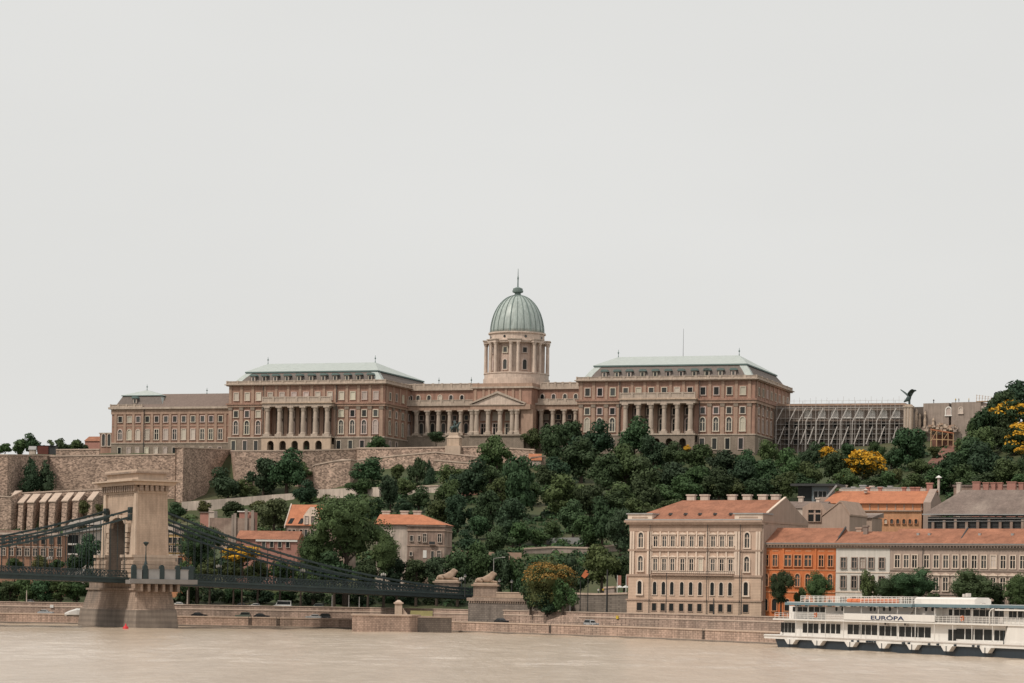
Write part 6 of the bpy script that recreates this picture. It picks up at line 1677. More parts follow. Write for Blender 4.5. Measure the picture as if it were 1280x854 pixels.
b = MB(); b.box(0, 4.4, 0, 4, -5, fr.z(255, 641), 'pinkhouse'); b.box(fr.x(261, 645), fr.x(268, 645), -.3, 4, -5, fr.z(265, 638.5), 'palewall'); b.build('wall', root); b = MB(); b.box(-.3, 4.7, -.4, 4.3, fr.z(255, 641), fr.z(255, 640), 'tilebrown'); b.build('roof', root)
# ---------------------------------------------------------------- passenger ship at the quay
A, B = onz(968.5, 808.5, 0), onz(1280, 823.6, 0)
SH = Frame(A.x, A.y, 0, math.atan2(B.y - A.y, B.x - A.x))
fr = SH
ship = thing('passenger_ship', 'long white two deck river ship with blue awning and dark hull moored at the quay', 'ship', fr)
s8 = lambda v, u: (940 + v * 0.26563, 720 + u * 0.26563)
X = lambda v, u=260, y=0: fr.x(*s8(v, u), y)
Z = lambda v, u, y=0: fr.z(*s8(v, u), y)
XE = X(1280) + 26
BM = 9.5
# hull
zk, zw1 = Z(600, 317), Z(600, 301)
b = MB()
x0 = X(105, 320)
b.prismz([(x0 + 1, 1.2), (x0 + 2.5, 0), (XE - 14, 0), (XE, BM / 2), (XE - 14, BM), (x0 + 2.5, BM), (x0 + 1, BM - 1.2)], -1.2, zk, 'hull', [(x0 - .6, 1.0), (x0 + .4, 0), (XE - 14, 0), (XE + 1, BM / 2), (XE - 14, BM), (x0 + .4, BM), (x0 - .6, BM - 1.0)])
b.build('hull', ship)
x1 = X(66, 290)
b = MB()
zl = Z(100, 272)
b.prism([(x1, zk + 0.1), (x1 + .3, zk + 0.05), (XE, zk + 0.05), (XE + 1, zw1 + 0.9), (X(1280), zw1 + 0.5), (x1 + 14, zw1), (x1 + 5, zw1 + 0.15), (x1, zw1 + 0.25)], -0.45, BM + 0.45, 'shipwhite')
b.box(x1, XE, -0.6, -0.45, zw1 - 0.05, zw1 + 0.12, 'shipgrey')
b.build('bulwark', ship)
zd = Z(600, 213)       # upper deck
zu = Z(600, 147)       # awning underside
b = MB()
xa = X(130)
b.box(xa, X(1195, 260, 0.9), 0.9, BM - 0.9, zw1 - .3, zd - 0.25, 'shipwhite')
b.build('lower_cabin', ship)
b = MB()
b.prism([(X(108, 212), zd - 0.28), (X(108, 212), zd), (XE, zd + 0.1), (XE, zd - 0.2)], -0.5, BM + 0.5, 'shipwhite')
b.build('upper_deck', ship)
b = MB(); b.prism([(X(1187, 260), zw1), (X(1212, 232), zd - 0.1), (XE, zd), (XE, zw1 + .5)], -0.25, BM + 0.25, 'shipwhite'); b.build('foredeck', ship)
# lower windows
def pane(v0, v1, u0, u1, y, n, m='glassdark', nm='window', gap=0.1):
    xx0, xx1 = X(v0, u1, y), X(v1, u1, y); vm_ = (v0 + v1) / 2; z0, z1 = Z(vm_, u1, y), Z(vm_, u0, y)
    w = (xx1 - xx0) / n
    for k in range(n):
        q = MB(); q.box(xx0 + k * w + gap * w, xx0 + (k + 1) * w - gap * w * 0.3, y - 0.05, y + 0.1, z0, z1, m)
        q.box(xx0 + k * w + gap * w - .08, xx0 + (k + 1) * w - gap * w * 0.3 + .08, y - 0.09, y - .051, z1, z1 + .1, 'shipgrey'); q.build(nm, ship)
pane(135, 203, 220, 266, 0.9, 4); pane(237, 313, 224, 268, 0.9, 3); pane(320, 417, 226, 270, 0.9, 4, gap=.16); pane(448, 590, 230, 276, 0.9, 5); pane(597, 682, 236, 282, 0.9, 3); pane(690, 842, 240, 288, 0.9, 5); pane(958, 1132, 250, 300, 0.9, 4); pane(1138, 1192, 256, 304, 0.9, 2)
b = MB(); b.box(X(905), X(942), 0.82, 0.95, zw1, Z(920, 252), 'glassdark'); b.build('door', ship)
# posts between decks
for v in (206, 262, 345, 430, 513, 593, 683, 768, 858, 945, 1035, 1132):
    b = MB(); x = X(v, 212, -.4); b.bar((x, -0.35, zw1 - .2), (x, -0.35, zu + .1), 0.11, 0.11, 'shipwhite'); b.build('post', ship)
# sign board with the name
b = MB(); sy = -0.62
zs0, zs1 = Z(640, 211, sy), Z(640, 180, sy)
b.box(X(433, 195, sy), X(860, 195, sy), sy, sy + 0.1, zs0, zs1, 'shipwhite'); sign = b.build('sign_board', ship)
cu = bpy.data.curves.new('lettering', 'FONT'); cu.body = 'EUR\u00d3PA'; cu.size = 1.0; cu.extrude = 0.02; cu.offset = 0.02; cu.align_x = 'LEFT'
to = bpy.data.objects.new('lettering', cu); scene.collection.objects.link(to)
dg = bpy.context.evaluated_depsgraph_get(); me = bpy.data.meshes.new_from_object(to.evaluated_get(dg)); bpy.data.objects.remove(to)
me.materials.clear(); me.materials.append(M['navy'])
co = np.empty(len(me.vertices) * 3); me.vertices.foreach_get('co', co); co = co.reshape(-1, 3)
tx0, tx1 = X(560, 198, sy), X(716, 198, sy); tz0, tz1 = Z(640, 208, sy), Z(640, 189, sy)
lo, hi = co.min(0), co.max(0)
# cap height without the accent
capz = lo[1] + (hi[1] - lo[1]) * 0.79
co2 = np.empty_like(co)
co2[:, 0] = tx0 + (co[:, 0] - lo[0]) / (hi[0] - lo[0]) * (tx1 - tx0)
co2[:, 2] = tz0 + (co[:, 1] - lo[1]) / (capz - lo[1]) * (tz1 - tz0)
co2[:, 1] = sy - 0.01 - (co[:, 2] - lo[2])
me.vertices.foreach_set('co', co2.ravel()); me.update()
link('lettering', me, sign)
# upper cabins
b = MB(); cy = 1.6
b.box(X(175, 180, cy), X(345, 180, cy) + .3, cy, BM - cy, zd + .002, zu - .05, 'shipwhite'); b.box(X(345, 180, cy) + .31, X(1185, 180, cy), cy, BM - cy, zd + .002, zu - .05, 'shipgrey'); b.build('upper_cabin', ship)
pane(190, 262, 146, 168, cy, 3); pane(266, 345, 146, 170, cy, 3); pane(925, 1028, 158, 186, cy, 4); pane(1040, 1128, 160, 190, cy, 3); pane(1140, 1185, 162, 192, cy, 2)
for v in (398, 426, 560, 578, 622, 650, 820, 850):
    b = MB(); x = X(v, 155, cy); z = Z(v, 156, cy); b.prism([(x + .42 * math.cos(t * math.pi / 5), z + .42 * math.sin(t * math.pi / 5)) for t in range(10)], cy - .06, cy + .05, 'glassdark'); b.build('porthole', ship)
b = MB(); b.box(X(862, 180, .3), X(868, 180, .3), 0.2, cy, zd, zu - .05, 'shipwhite'); b.build('bulkhead', ship)
b = MB(); xs0 = X(733, 165, .6); b.bar((xs0, .6, zd + .2), (xs0 + 2.6, .6, zu + .2), .5, .14, 'shipgrey')
for k in range(7): b.box(xs0 + k * .37, xs0 + k * .37 + .3, .3, .9, zd + .35 + k * .34, zd + .42 + k * .34, 'steel')
b.build('stair', ship)
# railing of the upper deck
def rail(v0, v1, y, zb, h, n, nm='railing', rows=3, m='shipwhite'):
    q = MB(); xx0, xx1 = X(v0, 200, y), X(v1, 200, y)
    for r in range(rows): q.bar((xx0, y, zb + h * (r + 1) / rows), (xx1, y, zb + h * (r + 1) / rows), 0.06, 0.06, m)
    for k in range(n + 1): x = xx0 + (xx1 - xx0) * k / n; q.bar((x, y, zb), (x, y, zb + h), 0.07, 0.07, m)
    return q.build(nm, ship)
rail(108, 433, -.4, zd, 1.15, 16); rail(862, 1280, -.4, zd + .05, 1.15, 22)
q = MB(); q.box(X(350, 195, -.35), X(433, 195, -.35), -.36, -.32, zd + .05, zd + 1.05, 'shipgrey'); q.build('railing_panel', ship)
# awnings
b = MB(); za1 = Z(172, 128); 
xw0, xw1, xw2 = X(172, 135), X(772, 135), X(1137, 145)
def awn(xx0, xx1, za, zb):
    q = MB(); q.box(xx0, xx1, -0.85, BM + .85, za, zb, 'awning'); q.build('awning', ship)
    q = MB(); q.box(xx0 + .3, xx1 - .3, -0.5, BM + .5, zb + .002, zb + .12, 'shipwhite'); q.build('awning_top', ship)
awn(xw0, xw1 - .1, Z(470, 142), Z(470, 128.5)); awn(X(786, 135), xw2, Z(960, 149), Z(960, 135))
# top deck railing, rolled orange gear and white cover
zr = Z(470, 129) + .1
rail(228, 433, .8, zr, 1.25, 10, 'top_railing', 4); rail(510, 775, .8, zr, 1.25, 14, 'top_railing', 4); rail(228, 775, 8.6, zr, 1.25, 24, 'top_railing', 4)
b = MB()
for k in range(9):
    x = X(463, 120, 2) + k * (X(695, 120, 2) - X(463, 120, 2)) / 9; w = (X(695, 120, 2) - X(463, 120, 2)) / 9 - .25
    b.prismx([(1.6 + .45 * math.cos(t * math.pi / 4), zr + .42 + .42 * math.sin(t * math.pi / 4)) for t in range(8)], x, x + w, 'orangekit')
o = b.build('rescue_raft'); o.location = fr.o; o.rotation_euler = (0, 0, fr.yaw); tag(o, 'row of rolled orange rescue rafts on the top deck of the ship', 'raft')
b = MB(); xc0, xc1 = X(778, 120, 1), X(1062, 120, 1); b.prismx([(0.4, zr - .2), (0.4, zr + .9), (1.0, zr + 1.25), (3.2, zr + 1.25), (3.8, zr + .9), (3.8, zr - .2)], xc0, xc1, 'shipwhite'); b.build('sun_roof', ship)
for v, h in ((985, 1.0), (1000, 1.3), (1068, 1.2), (1080, .9)):
    b = MB(); x = X(v, 130, 1); b.box(x, x + .7, 1.2, 1.9, zr + (1.36 if v < 1062 else -.3), zr + (1.36 if v < 1062 else -.3) + h * .5, 'shipgrey'); b.build('roof_box', ship)
# wheelhouse and front roof
b = MB(); b.box(X(1186, 170, 1.2), XE - 9, 1.2, BM - 1.2, zd + .1, zu - .2, 'shipwhite'); b.build('wheelhouse', ship)
pane(1208, 1246, 166, 200, 1.2, 2); pane(1250, 1300, 166, 202, 1.2, 2)
b = MB(); b.box(X(1142, 145, -.3), XE - 8, -.3, BM + .3, zu - .25, zu + .0, 'shipwhite'); b.build('front_roof', ship)
b = MB(); 
pts = [(X(1132, 205), zd), (X(1132, 160), zu - .6), (X(1140, 148), zu - .05), (X(1152, 146), zu + .1)]
for p, r in zip(pts[:-1], pts[1:]): b.bar((p[0], -.6, p[1]), (r[0], -.6, r[1]), .16, .16, 'shipwhite')
b.build('pipe', ship)
# life rings
for v, u in ((300, 184), (990, 200)):
    root = MB(); x = X(v, u, -.5); z = Z(v, u, -.5)
    n = 14
    for k in range(n):
        t0, t1 = 2 * math.pi * k / n, 2 * math.pi * (k + 1) / n
        root.bar((x + .42 * math.cos(t0), -.52, z + .42 * math.sin(t0)), (x + .42 * math.cos(t1), -.52, z + .42 * math.sin(t1)), .2, .2, 'shipwhite' if k % 4 == 3 else 'orangekit')
    o = root.build('life_ring'); o.location = fr.o; o.rotation_euler = (0, 0, fr.yaw); tag(o, 'orange life ring on the stern railing of the ship' if v < 500 else 'orange life ring on the railing toward the wheelhouse of the ship', 'life ring', 'life rings on the ship')
# white fender brackets hanging over the hull
for v in (185, 313, 468, 618, 760, 922, 1105):
    b = MB(); xm = X(v, 318, -.7); wv = (X(v + 27, 318, -.7) - X(v - 27, 318, -.7)) / 2
    z1_, z0_ = zk + .06, zk - 0.9
    b.prism([(xm - wv, z1_), (xm + wv, z1_), (xm + wv * .45, z0_), (xm - wv * .45, z0_)], -1.0, -.1, 'shipwhite'); b.bar((xm, -1.05, z0_ - .5), (xm, -1.05, z1_), .12, .12, 'hull'); b.build('fender', ship)
for v, u in ((632, 225), (725, 228)):
    b = MB(); x = X(v, u, .6); z = Z(v, u, .6); b.box(x - .4, x + .4, .4, .9, z - .35, z + .35, 'shipgrey'); b.prism([(x + .27 * math.cos(t * math.pi / 5) , z + .27 * math.sin(t * math.pi / 5)) for t in range(10)], .36, .41, 'glassdark'); b.build('cooling_unit', ship)
# stern kit
b = MB(); x = X(120, 262); b.lathe([(.5, zw1 + .2), (.55, zw1 + .5), (.3, zw1 + 1.0), (.35, zw1 + 1.2)], x, 1.2, 8, 'shipwhite'); b.build('winch', ship)
b = MB()
rb = random.Random(8)
for k in range(14): 
    v = 430 + rb.uniform(0, 650); x = X(v, 305); b.box(x - .25, x + .25, -.75, -.5, zk + .08, zk + .4, 'hull')
b.build('rubbing_blocks', ship)
o = bpy.data.objects['rubbing_blocks']; o['kind'] = 'stuff'
for v in (1185,):
    b = MB(); x = X(v, 270, -.55); b.bar((x, -.55, zw1), (x, -.55, zw1 + 2.4), .1, .1, 'hull'); b.build('flagstaff', ship)
# ---------------------------------------------------------------- trees
def leaf_mesh(name, seed, n, leaf, lobes, core=True, flat=1.0, conifer=False, blossom=0.0, mats=('leaf',), irregular=0.25, open_=0.0):
    """crown in a unit box: x,y in -0.5..0.5, z in 0..1; leaves are small quads clustered on uneven lobes"""
    r = np.random.RandomState(seed)
    C = []; Rr = []
    if conifer:
        for k in range(lobes):
            z = 0.05 + 0.9 * (k + r.rand()) / lobes; rad = 0.46 * (1 - z) ** 0.8 + 0.03
            a = r.rand() * 6.28; d = rad * (0.45 + 0.35 * r.rand())
            C.append((d * math.cos(a), d * math.sin(a), z)); Rr.append(rad * (0.55 + 0.3 * r.rand()))
    else:
        # uneven crown: lobes pushed out to a wobbly outline
        ph = r.rand(6) * 6.28
        for k in range(lobes):
            u = r.rand() * 2 - 1; a = r.rand() * 6.28
            s = math.sqrt(1 - u * u)
            d = 0.33 * (r.rand() ** 0.4) * (1 + irregular * math.sin(2 * a + ph[0]) + irregular * 0.7 * math.sin(3 * a + ph[1] + 2 * u))
            C.append((d * s * math.cos(a), d * s * math.sin(a), 0.5 + 0.36 * (r.rand() ** 0.4) * u * flat + 0.02)); Rr.append(0.10 + 0.115 * r.rand())
    C = np.array(C); Rr = np.array(Rr)
    w = Rr ** 2; w /= w.sum()
    idx = r.choice(len(C), n, p=w)
    d = r.normal(size=(n, 3)); d[:, 2] += 0.35; d /= np.linalg.norm(d, axis=1)[:, None]
    rr = Rr[idx] * (1.0 - 0.35 * r.rand(n) ** 2 + 0.16 * r.rand(n) ** 3)
    squash = np.array([1, 1, 0.82])
    P = C[idx] + d * rr[:, None] * squash
    nrm = d + r.normal(size=(n, 3)) * 0.55; nrm /= np.linalg.norm(nrm, axis=1)[:, None]
    t = np.cross(nrm, r.normal(size=(n, 3))); t /= np.linalg.norm(t, axis=1)[:, None]
    bt = np.cross(nrm, t)
    sz = leaf * (0.6 + 0.8 * r.rand(n))
    V = np.empty((n, 4, 3))
    V[:, 0] = P - t * sz[:, None] * .5; V[:, 1] = P - bt * sz[:, None] * .42; V[:, 2] = P + t * sz[:, None] * .5; V[:, 3] = P + bt * sz[:, None] * .42
    verts = V.reshape(-1, 3); faces = np.arange(4 * n).reshape(-1, 4)
    mi = np.zeros(n, int)
    if blossom > 0:
        top = ((d[:, 2] > -0.45 + 0.4 * r.rand(n)) & (P[:, 2] > 0.16 + 0.22 * r.rand(n))) if blossom > .9 else ((d[:, 2] > 0.05 + 0.25 * r.rand(n)) & (P[:, 2] > 0.32 + 0.2 * r.rand(n)))
        lob = r.rand(len(C)) < blossom
        mi[top & lob[idx]] = 1
    vl = [tuple(v) for v in verts]; fl = [tuple(f) for f in faces]; ml = list(mi)
    if core:
        bm = bmesh.new()
        for c, q in zip(C, Rr):
            g = bmesh.ops.create_icosphere(bm, subdivisions=1, radius=q * 0.62)
            for v in g['verts']:
                k = 1 + 0.25 * math.sin(v.co.x * 60 + v.co.y * 47 + v.co.z * 53 + seed)
                v.co = Vector((c[0] + v.co.x * k, c[1] + v.co.y * k, c[2] + v.co.z * k * 0.82))
        o = len(vl); bm.verts.index_update()
        vl += [tuple(v.co) for v in bm.verts]
        for f in bm.faces: fl.append(tuple(o + v.index for v in f.verts)); ml.append(0)
        bm.free()
    me = bpy.data.meshes.new(name); me.from_pydata(vl, [], fl); me.update()
    for m in mats: me.materials.append(M[m])
    me.polygons.foreach_set('material_index', [int(k) for k in ml])
    return me
def trunk_mesh(name, seed):
    """tapered trunk with limbs; unit: height 1 up to the crown middle, radius about .05"""
    r = random.Random(seed); b = MB()
    pts = [Vector((0, 0, 0)), Vector((r.uniform(-.01, .01), r.uniform(-.01, .01), .45)), Vector((r.uniform(-.03, .03), r.uniform(-.03, .03), .8)), Vector((r.uniform(-.04, .04), r.uniform(-.04, .04), 1.15))]
    rad = [0.06, 0.045, 0.034, 0.012]
    def tube(p, q, r0, r1):
        d = (q - p).normalized(); s = d.orthogonal().normalized(); u = d.cross(s); n = 7
        vs = [p + (s * math.cos(6.283 * k / n) + u * math.sin(6.283 * k / n)) * r0 for k in range(n)] + [q + (s * math.cos(6.283 * k / n) + u * math.sin(6.283 * k / n)) * r1 for k in range(n)]
        b.add(vs, [(k, (k + 1) % n, n + (k + 1) % n, n + k) for k in range(n)], 'bark')
    for i in range(3): tube(pts[i], pts[i + 1], rad[i], rad[i + 1])
    for k in range(6):
        a = k * 1.05 + r.uniform(-.3, .3); h = r.uniform(.5, .9); st = Vector((0, 0, h)); e = Vector((.22 * math.cos(a), .22 * math.sin(a), h + r.uniform(.15, .35)))
        tube(st, e, .022, .006)
    o = b.build(name); me = o.data; bpy.data.objects.remove(o); return me

TM = {}
def tmpl(kind, mat_, big):
    n_, leaf, lob = {'S': (1500, 0.075, 13), 'M': (3000, 0.054, 20), 'L': (10000, 0.026, 38)}[big]
    out = []
    for s in range({'S': 3, 'M': 4, 'L': 2}[big]):
        seed = 11 * s + len(TM) * 7 + 1
        if kind == 'round': me = leaf_mesh('crown', seed, n_, leaf, lob, mats=(mat_,))
        elif kind == 'tall': me = leaf_mesh('crown', seed, n_, leaf, lob + 4, mats=(mat_,), irregular=0.35)
        elif kind == 'conifer': me = leaf_mesh('crown', seed, n_, leaf * .9, lob + 10, conifer=True, mats=(mat_,))
        elif kind == 'bloom': me = leaf_mesh('crown', seed, n_, leaf, lob + 3, mats=(mat_, 'blossom'), blossom=0.85)
        elif kind == 'fullbloom': me = leaf_mesh('crown', seed, n_, leaf, lob, mats=('leafolive', 'blossom'), blossom=0.97, irregular=.3)
        elif kind == 'rust': me = leaf_mesh('crown', seed, n_, leaf, lob + 4, mats=(mat_, 'blossomrust'), blossom=0.42)
        out.append(me)
    return out
TRK = [trunk_mesh('trunk', k) for k in range(4)]
tr = random.Random(42)
TREE_N = [0]
def tree(label, px, top, bot, w, kind='round', m='leaf', D=None, size=None, group=None, name=None, cat='tree', lift=0.0, trunk=True):
    """crown fills the pixel box; it stands on the terrain at the distance where its foot is seen"""
    if D is None: D = ground_hit(px, bot - (bot - top) * 0.02)
    a, b_ = ab(px, bot)
    Pb = at(px, bot, D); Pt = at(px, top, D); h = Pt.z - Pb.z; ww = w * D / F
    size = size or ('L' if w > 70 else 'M' if w > 26 else 'S')
    key = (kind, m, size)
    if key not in TM: TM[key] = tmpl(*key)
    g = hz(Pb.x, D)
    zg = min(g, Pb.z)
    nm = name or {'conifer': 'conifer_tree', 'bloom': 'flowering_tree', 'fullbloom': 'flowering_tree', 'rust': 'flowering_tree'}.get(kind, 'tree')
    TREE_N[0] += 1
    root = thing(nm, label, cat, loc=(Pb.x, D, zg), rz=0, group=group)
    c = link('crown', tr.choice(TM[key]), root)
    rz = tr.choice([0, 1, 2, 3]) * math.pi / 2 + tr.uniform(-.35, .35)
    c.location = (0, 0, Pb.z - zg); c.scale = (ww * 1.04, ww * 1.04, h * 1.02); c.rotation_euler = (0, 0, rz)
    if trunk:
        t = link('trunk', tr.choice(TRK), root)
        th = Pb.z - zg + h * 0.55; tw_ = max(0.9, min(ww, h) * 0.75) * (0.6 if kind == 'conifer' else 1)
        t.scale = (tw_, tw_, th / 1.0 * 0.9); t.rotation_euler = (0, 0, tr.uniform(0, 6))
    return root
ORD = ['first', 'second', 'third', 'fourth', 'fifth', 'sixth', 'seventh', 'eighth', 'ninth', 'tenth', 'eleventh', 'twelfth', 'thirteenth', 'fourteenth', 'fifteenth', 'sixteenth', 'seventeenth', 'eighteenth', 'nineteenth', 'twentieth']
def row(desc, group, L, **kw):
    """trees of one row, named from left to right"""
    L = sorted(L, key=lambda t: t[0])
    for i, t in enumerate(L):
        px, top, bot, w = t[:4]; k2 = dict(kw); k2.update(t[4] if len(t) > 4 else {})
        tree(desc % ORD[i], px, top, bot, w, group=group, **k2)
V = lambda **k: k
lm, lb, ll, lo_ = V(m='leafmid'), V(m='leafblue'), V(m='leaflight'), V(m='leafolive')

# the wooded slope below the palace
row('dark tree, %s from left in the topmost row under dome and right pavilion', 'trees right under the palace', [
    (621, 545, 592, 42, lm), (668, 536, 566, 30, lm), (690, 528, 585, 44), (712, 520, 572, 50), (738, 523, 578, 56, lb), (764, 517, 566, 50, lm), (792, 521, 578, 56), (816, 540, 585, 42, lb), (842, 553, 590, 38), (872, 552, 592, 46, lm), (904, 560, 600, 46, lb), (934, 563, 602, 40), (962, 551, 585, 36, lm), (1010, 550, 588, 30, lb)])
row('leafy tree, %s from left in the second row below dome and right pavilion', 'trees in the second row of the wooded slope', [
    (584, 570, 628, 54, lb), (611, 576, 626, 44), (648, 566, 652, 54), (692, 566, 610, 46, lb), (726, 548, 606, 64), (760, 560, 622, 58), (782, 556, 620, 56, lm), (808, 572, 624, 58), (840, 575, 622, 52, lb), (868, 578, 628, 52, lm), (898, 585, 630, 54), (928, 572, 622, 46, lb), (956, 568, 622, 50), (985, 560, 612, 48, lm)])
row('leafy tree, %s from left in the third row across the wooded slope', 'trees in the third row of the wooded slope', [
    (572, 618, 668, 46, lb), (612, 606, 672, 50), (640, 622, 684, 52, lb), (700, 594, 650, 62, V(m='leafmid', D=None)), (738, 600, 652, 54), (774, 604, 648, 54, lm), (802, 600, 644, 52), (830, 606, 640, 54, lm), (858, 596, 634, 50, lm), (888, 598, 628, 48), (918, 598, 630, 52, lm), (948, 596, 632, 50), (978, 590, 628, 48, lm), (1002, 592, 622, 40)])
row('dark leafy tree, %s from left in the lowest row of the wooded slope', 'trees in the lowest row of the wooded slope', [
    (540, 645, 690, 46, lm), (590, 660, 700, 44, lb), (622, 658, 700, 42), (650, 650, 686, 40, lm), (716, 626, 676, 46), (734, 640, 690, 44, lm), (752, 622, 692, 50), (776, 632, 700, 48, lb), (800, 624, 662, 52, lm), (772, 612, 650, 40), (838, 622, 650, 44, lm)])
row('green tree, %s from the left below the scaffolded wing', 'trees below the scaffolded wing', [
    (1042, 562, 606, 40), (1012, 578, 618, 40, lm), (1060, 586, 616, 34, lm), (1106, 590, 622, 42, lm), (1136, 532, 592, 58, V(D=985, m='leaf')), (1090, 596, 624, 40), (1140, 592, 624, 40, lm), (1122, 582, 606, 24, lo_)])
row('green tree, %s from the left on the slope at the right edge', 'trees on the slope at the right edge', [
    (1174, 582, 618, 52, lm), (1190, 570, 610, 44), (1212, 548, 604, 60), (1206, 580, 622, 56, lm), (1240, 548, 606, 62, lb), (1262, 570, 618, 56, lm), (1232, 590, 622, 52), (1270, 472, 530, 54, V(m='leafblue', D=1010)), (1228, 508, 560, 44, V(m='leaf', D=1000)), (1285, 500, 560, 50, V(m='leafblue', D=1000)), (1258, 520, 580, 56, V(m='leaf', D=985)), (1292, 560, 616, 50), (1218, 518, 556, 28, V(m='leafmid', D=1005)), (1280, 590, 622, 40, lm), (1238, 500, 566, 56, V(m='leaf', D=996)), (1256, 480, 548, 56, V(m='leaf', D=1004)), (1222, 530, 588, 52, V(m='leafmid', D=985)), (1200, 552, 590, 40, V(m='leafblue'))])
for a in [('big yellow blossoming tree below the scaffolded wing', 1080, 555, 604, 64, 'fullbloom'), ('small yellow blossoming tree left of the big one below the scaffold', 1034, 557, 582, 34, 'fullbloom'), ('lower yellow blossoming tree touching the left side of the big one', 1057, 574, 604, 38, 'fullbloom'),
          ('small yellow blossoming bush peeping out below the right pavilion arcade', 858, 553, 568, 13, 'fullbloom'), ('yellow blossoming crown highest at the right edge', 1264, 498, 540, 54, 'bloom', 986),
          ('yellow blossoming crown lower down at the right edge', 1268, 526, 574, 56, 'bloom', 972), ('small yellow blossoming bush touching the right edge', 1277, 553, 572, 20, 'fullbloom', 960),
          ('small yellow bush above the dark modern pavilion', 1006, 601, 612, 18, 'fullbloom')]:
    tree(a[0], a[1], a[2], a[3], a[4], kind=a[5], m='leaf', D=a[6] if len(a) > 6 else None, cat='tree')
# left half of the slope
for a in [('loose round tree in front of the left pavilion corner', 472, 546, 580, 40, 'round', 'leafmid'), ('low clipped looking bush left of the loose round tree', 428, 562, 578, 34, 'round', 'leafmid'),
          ('dark bushy tree on the terrace below the loose round tree', 464, 572, 610, 50, 'round', 'leaf'), ('small yellow green tree on the middle terrace', 497, 578, 602, 24, 'round', 'leafolive'),
          ('tall narrow dark tree in front of the pale low wall', 488, 590, 642, 34, 'tall', 'leafblue'), ('slim upright tree on the garden terrace', 521, 571, 616, 26, 'tall', 'leaf'),
          ('small pointed conifer beside the slim upright tree', 537, 574, 606, 18, 'conifer', 'leafblue'), ('round dark tree under the pointed conifer', 523, 608, 642, 40, 'round', 'leaf'),
          ('grey green tree right behind the crumbling house', 549, 622, 660, 46, 'round', 'leafmid'), ('spreading tree on the slope left of the pink wall fragment', 566, 582, 622, 44, 'round', 'leafmid'),
          ('round shrub in front of the colonnade beside the rider statue', 545, 537, 556, 30, 'round', 'leaf', 1068), ('dark round tree against the bastion flank', 285, 582, 628, 52, 'round', 'leafblue'),
          ('dark tree right of the bastion, lower left of a pair', 329, 572, 622, 50, 'round', 'leafblue'), ('broad dark tree left of the slim cypress', 358, 561, 622, 62, 'round', 'leaf'), ('low dark shrub between bastion tree and terrace trees', 308, 600, 626, 32, 'round', 'leafmid'), ('dark shrub at the foot of the terrace below the arcade', 404, 594, 612, 24, 'round', 'leafmid'), ('rounded tree left above the squat bastion', 378, 578, 610, 34, 'round', 'leafmid'),
          ('dark bushy tree below the cypress', 380, 598, 632, 34, 'round', 'leafblue'), ('slim dark cypress against the terrace wall', 382.5, 557, 590, 8, 'conifer', 'leafblue', 1078),
          ('small dark tree above the garden ruin', 291, 625, 652, 34, 'round', 'leaf'), ('light green tree left of the villa roof', 342, 620, 668, 54, 'round', 'leaflight'),
          ('dark tree with a yellow tinge left of the light green tree', 324, 622, 645, 26, 'round', 'leafolive'), ('dark shrub mass below the bastion foot', 222, 628, 650, 32, 'round', 'leaf'),
          ('straggly shrub on the pale retaining wall', 256, 626, 648, 22, 'round', 'leafolive'), ('dark pointed conifer against the castle wall', 38, 570, 614, 30, 'conifer', 'leafblue', 1048),
          ('second dark conifer touching the first against the castle wall', 57, 574, 613, 26, 'conifer', 'leafblue', 1050), ('small bush on the wall buttresses', 104, 622, 645, 18, 'round', 'leafolive', 1015),
          ('low shrub between the castle wall and the bridge tower', 126, 628, 650, 20, 'round', 'leafolive', 1010)]:
    tree(a[0], a[1], a[2], a[3], a[4], kind=a[5], m=a[6], D=a[7] if len(a) > 7 else None)
row('skyline tree, %s from left on the plateau at the left edge', 'skyline trees at the left edge', [
    (6, 551, 573, 26, lm), (24, 545, 573, 26, lm), (40, 542, 572, 30), (62, 549, 572, 24, lm), (78, 546, 571, 26), (93, 546, 571, 24, lm), (104, 552, 570, 14)], D=1180)
# near trees behind the bridge
tree('tallest dense green tree behind the bridge, main crown', 432, 614, 716, 92, m='leafmid', D=752, size='L', kind='tall')
tree('right lower tree leaning out beside the tallest tree', 480, 664, 722, 44, m='leafmid', D=750, size='L')
tree('left lower tree at the foot of the tallest tree', 392, 664, 728, 56, m='leafmid', D=754, size='L')
tree('small round tree in front of the foot of the tallest tree', 418, 690, 738, 60, m='leaf', D=748)
tree('broad dark tree behind the bridge chains right of the tower', 247, 652, 716, 66, m='leaf', D=756, size='L', kind='tall')
tree('dark tree behind the hangers between tower and yellow tree', 285, 676, 728, 56, m='leafblue', D=758)
tree('golden yellow blossoming tree behind the bridge chains', 303, 682, 708, 58, kind='fullbloom', D=739, m='leafolive')
row('olive green tree, %s from left behind the bridge railing right of the tower', 'trees behind the bridge railing', [
    (262, 697, 735, 38, lo_), (292, 702, 735, 40, V(m='leafmid')), (322, 700, 736, 44, lo_), (350, 698, 736, 44, lm), (376, 704, 740, 36, lm), (460, 700, 740, 44), (236, 702, 740, 34, lm)], D=746)
row('dark tree, %s from the left between crumbling house and stone lions', 'trees left of the stone lions', [
    (496, 698, 738, 40, lb), (520, 694, 740, 46), (546, 696, 742, 46, lb), (572, 684, 742, 48), (598, 672, 738, 46, lm), (626, 688, 745, 46, lb), (646, 698, 748, 36, lm)], D=752)
tree('wide tree with rusty orange seed pods right of the stone lions', 684, 691, 769, 78, kind='rust', m='leafolive', D=line_D(offset_line(Q, 13.5), 684) - 4.5, size='L')
tree('dark lower tree at the foot of the rusty orange tree', 660, 706, 758, 44, m='leaf', D=710)
Dq_ = lambda p: line_D(offset_line(Q, 13.5), p) - 3.0
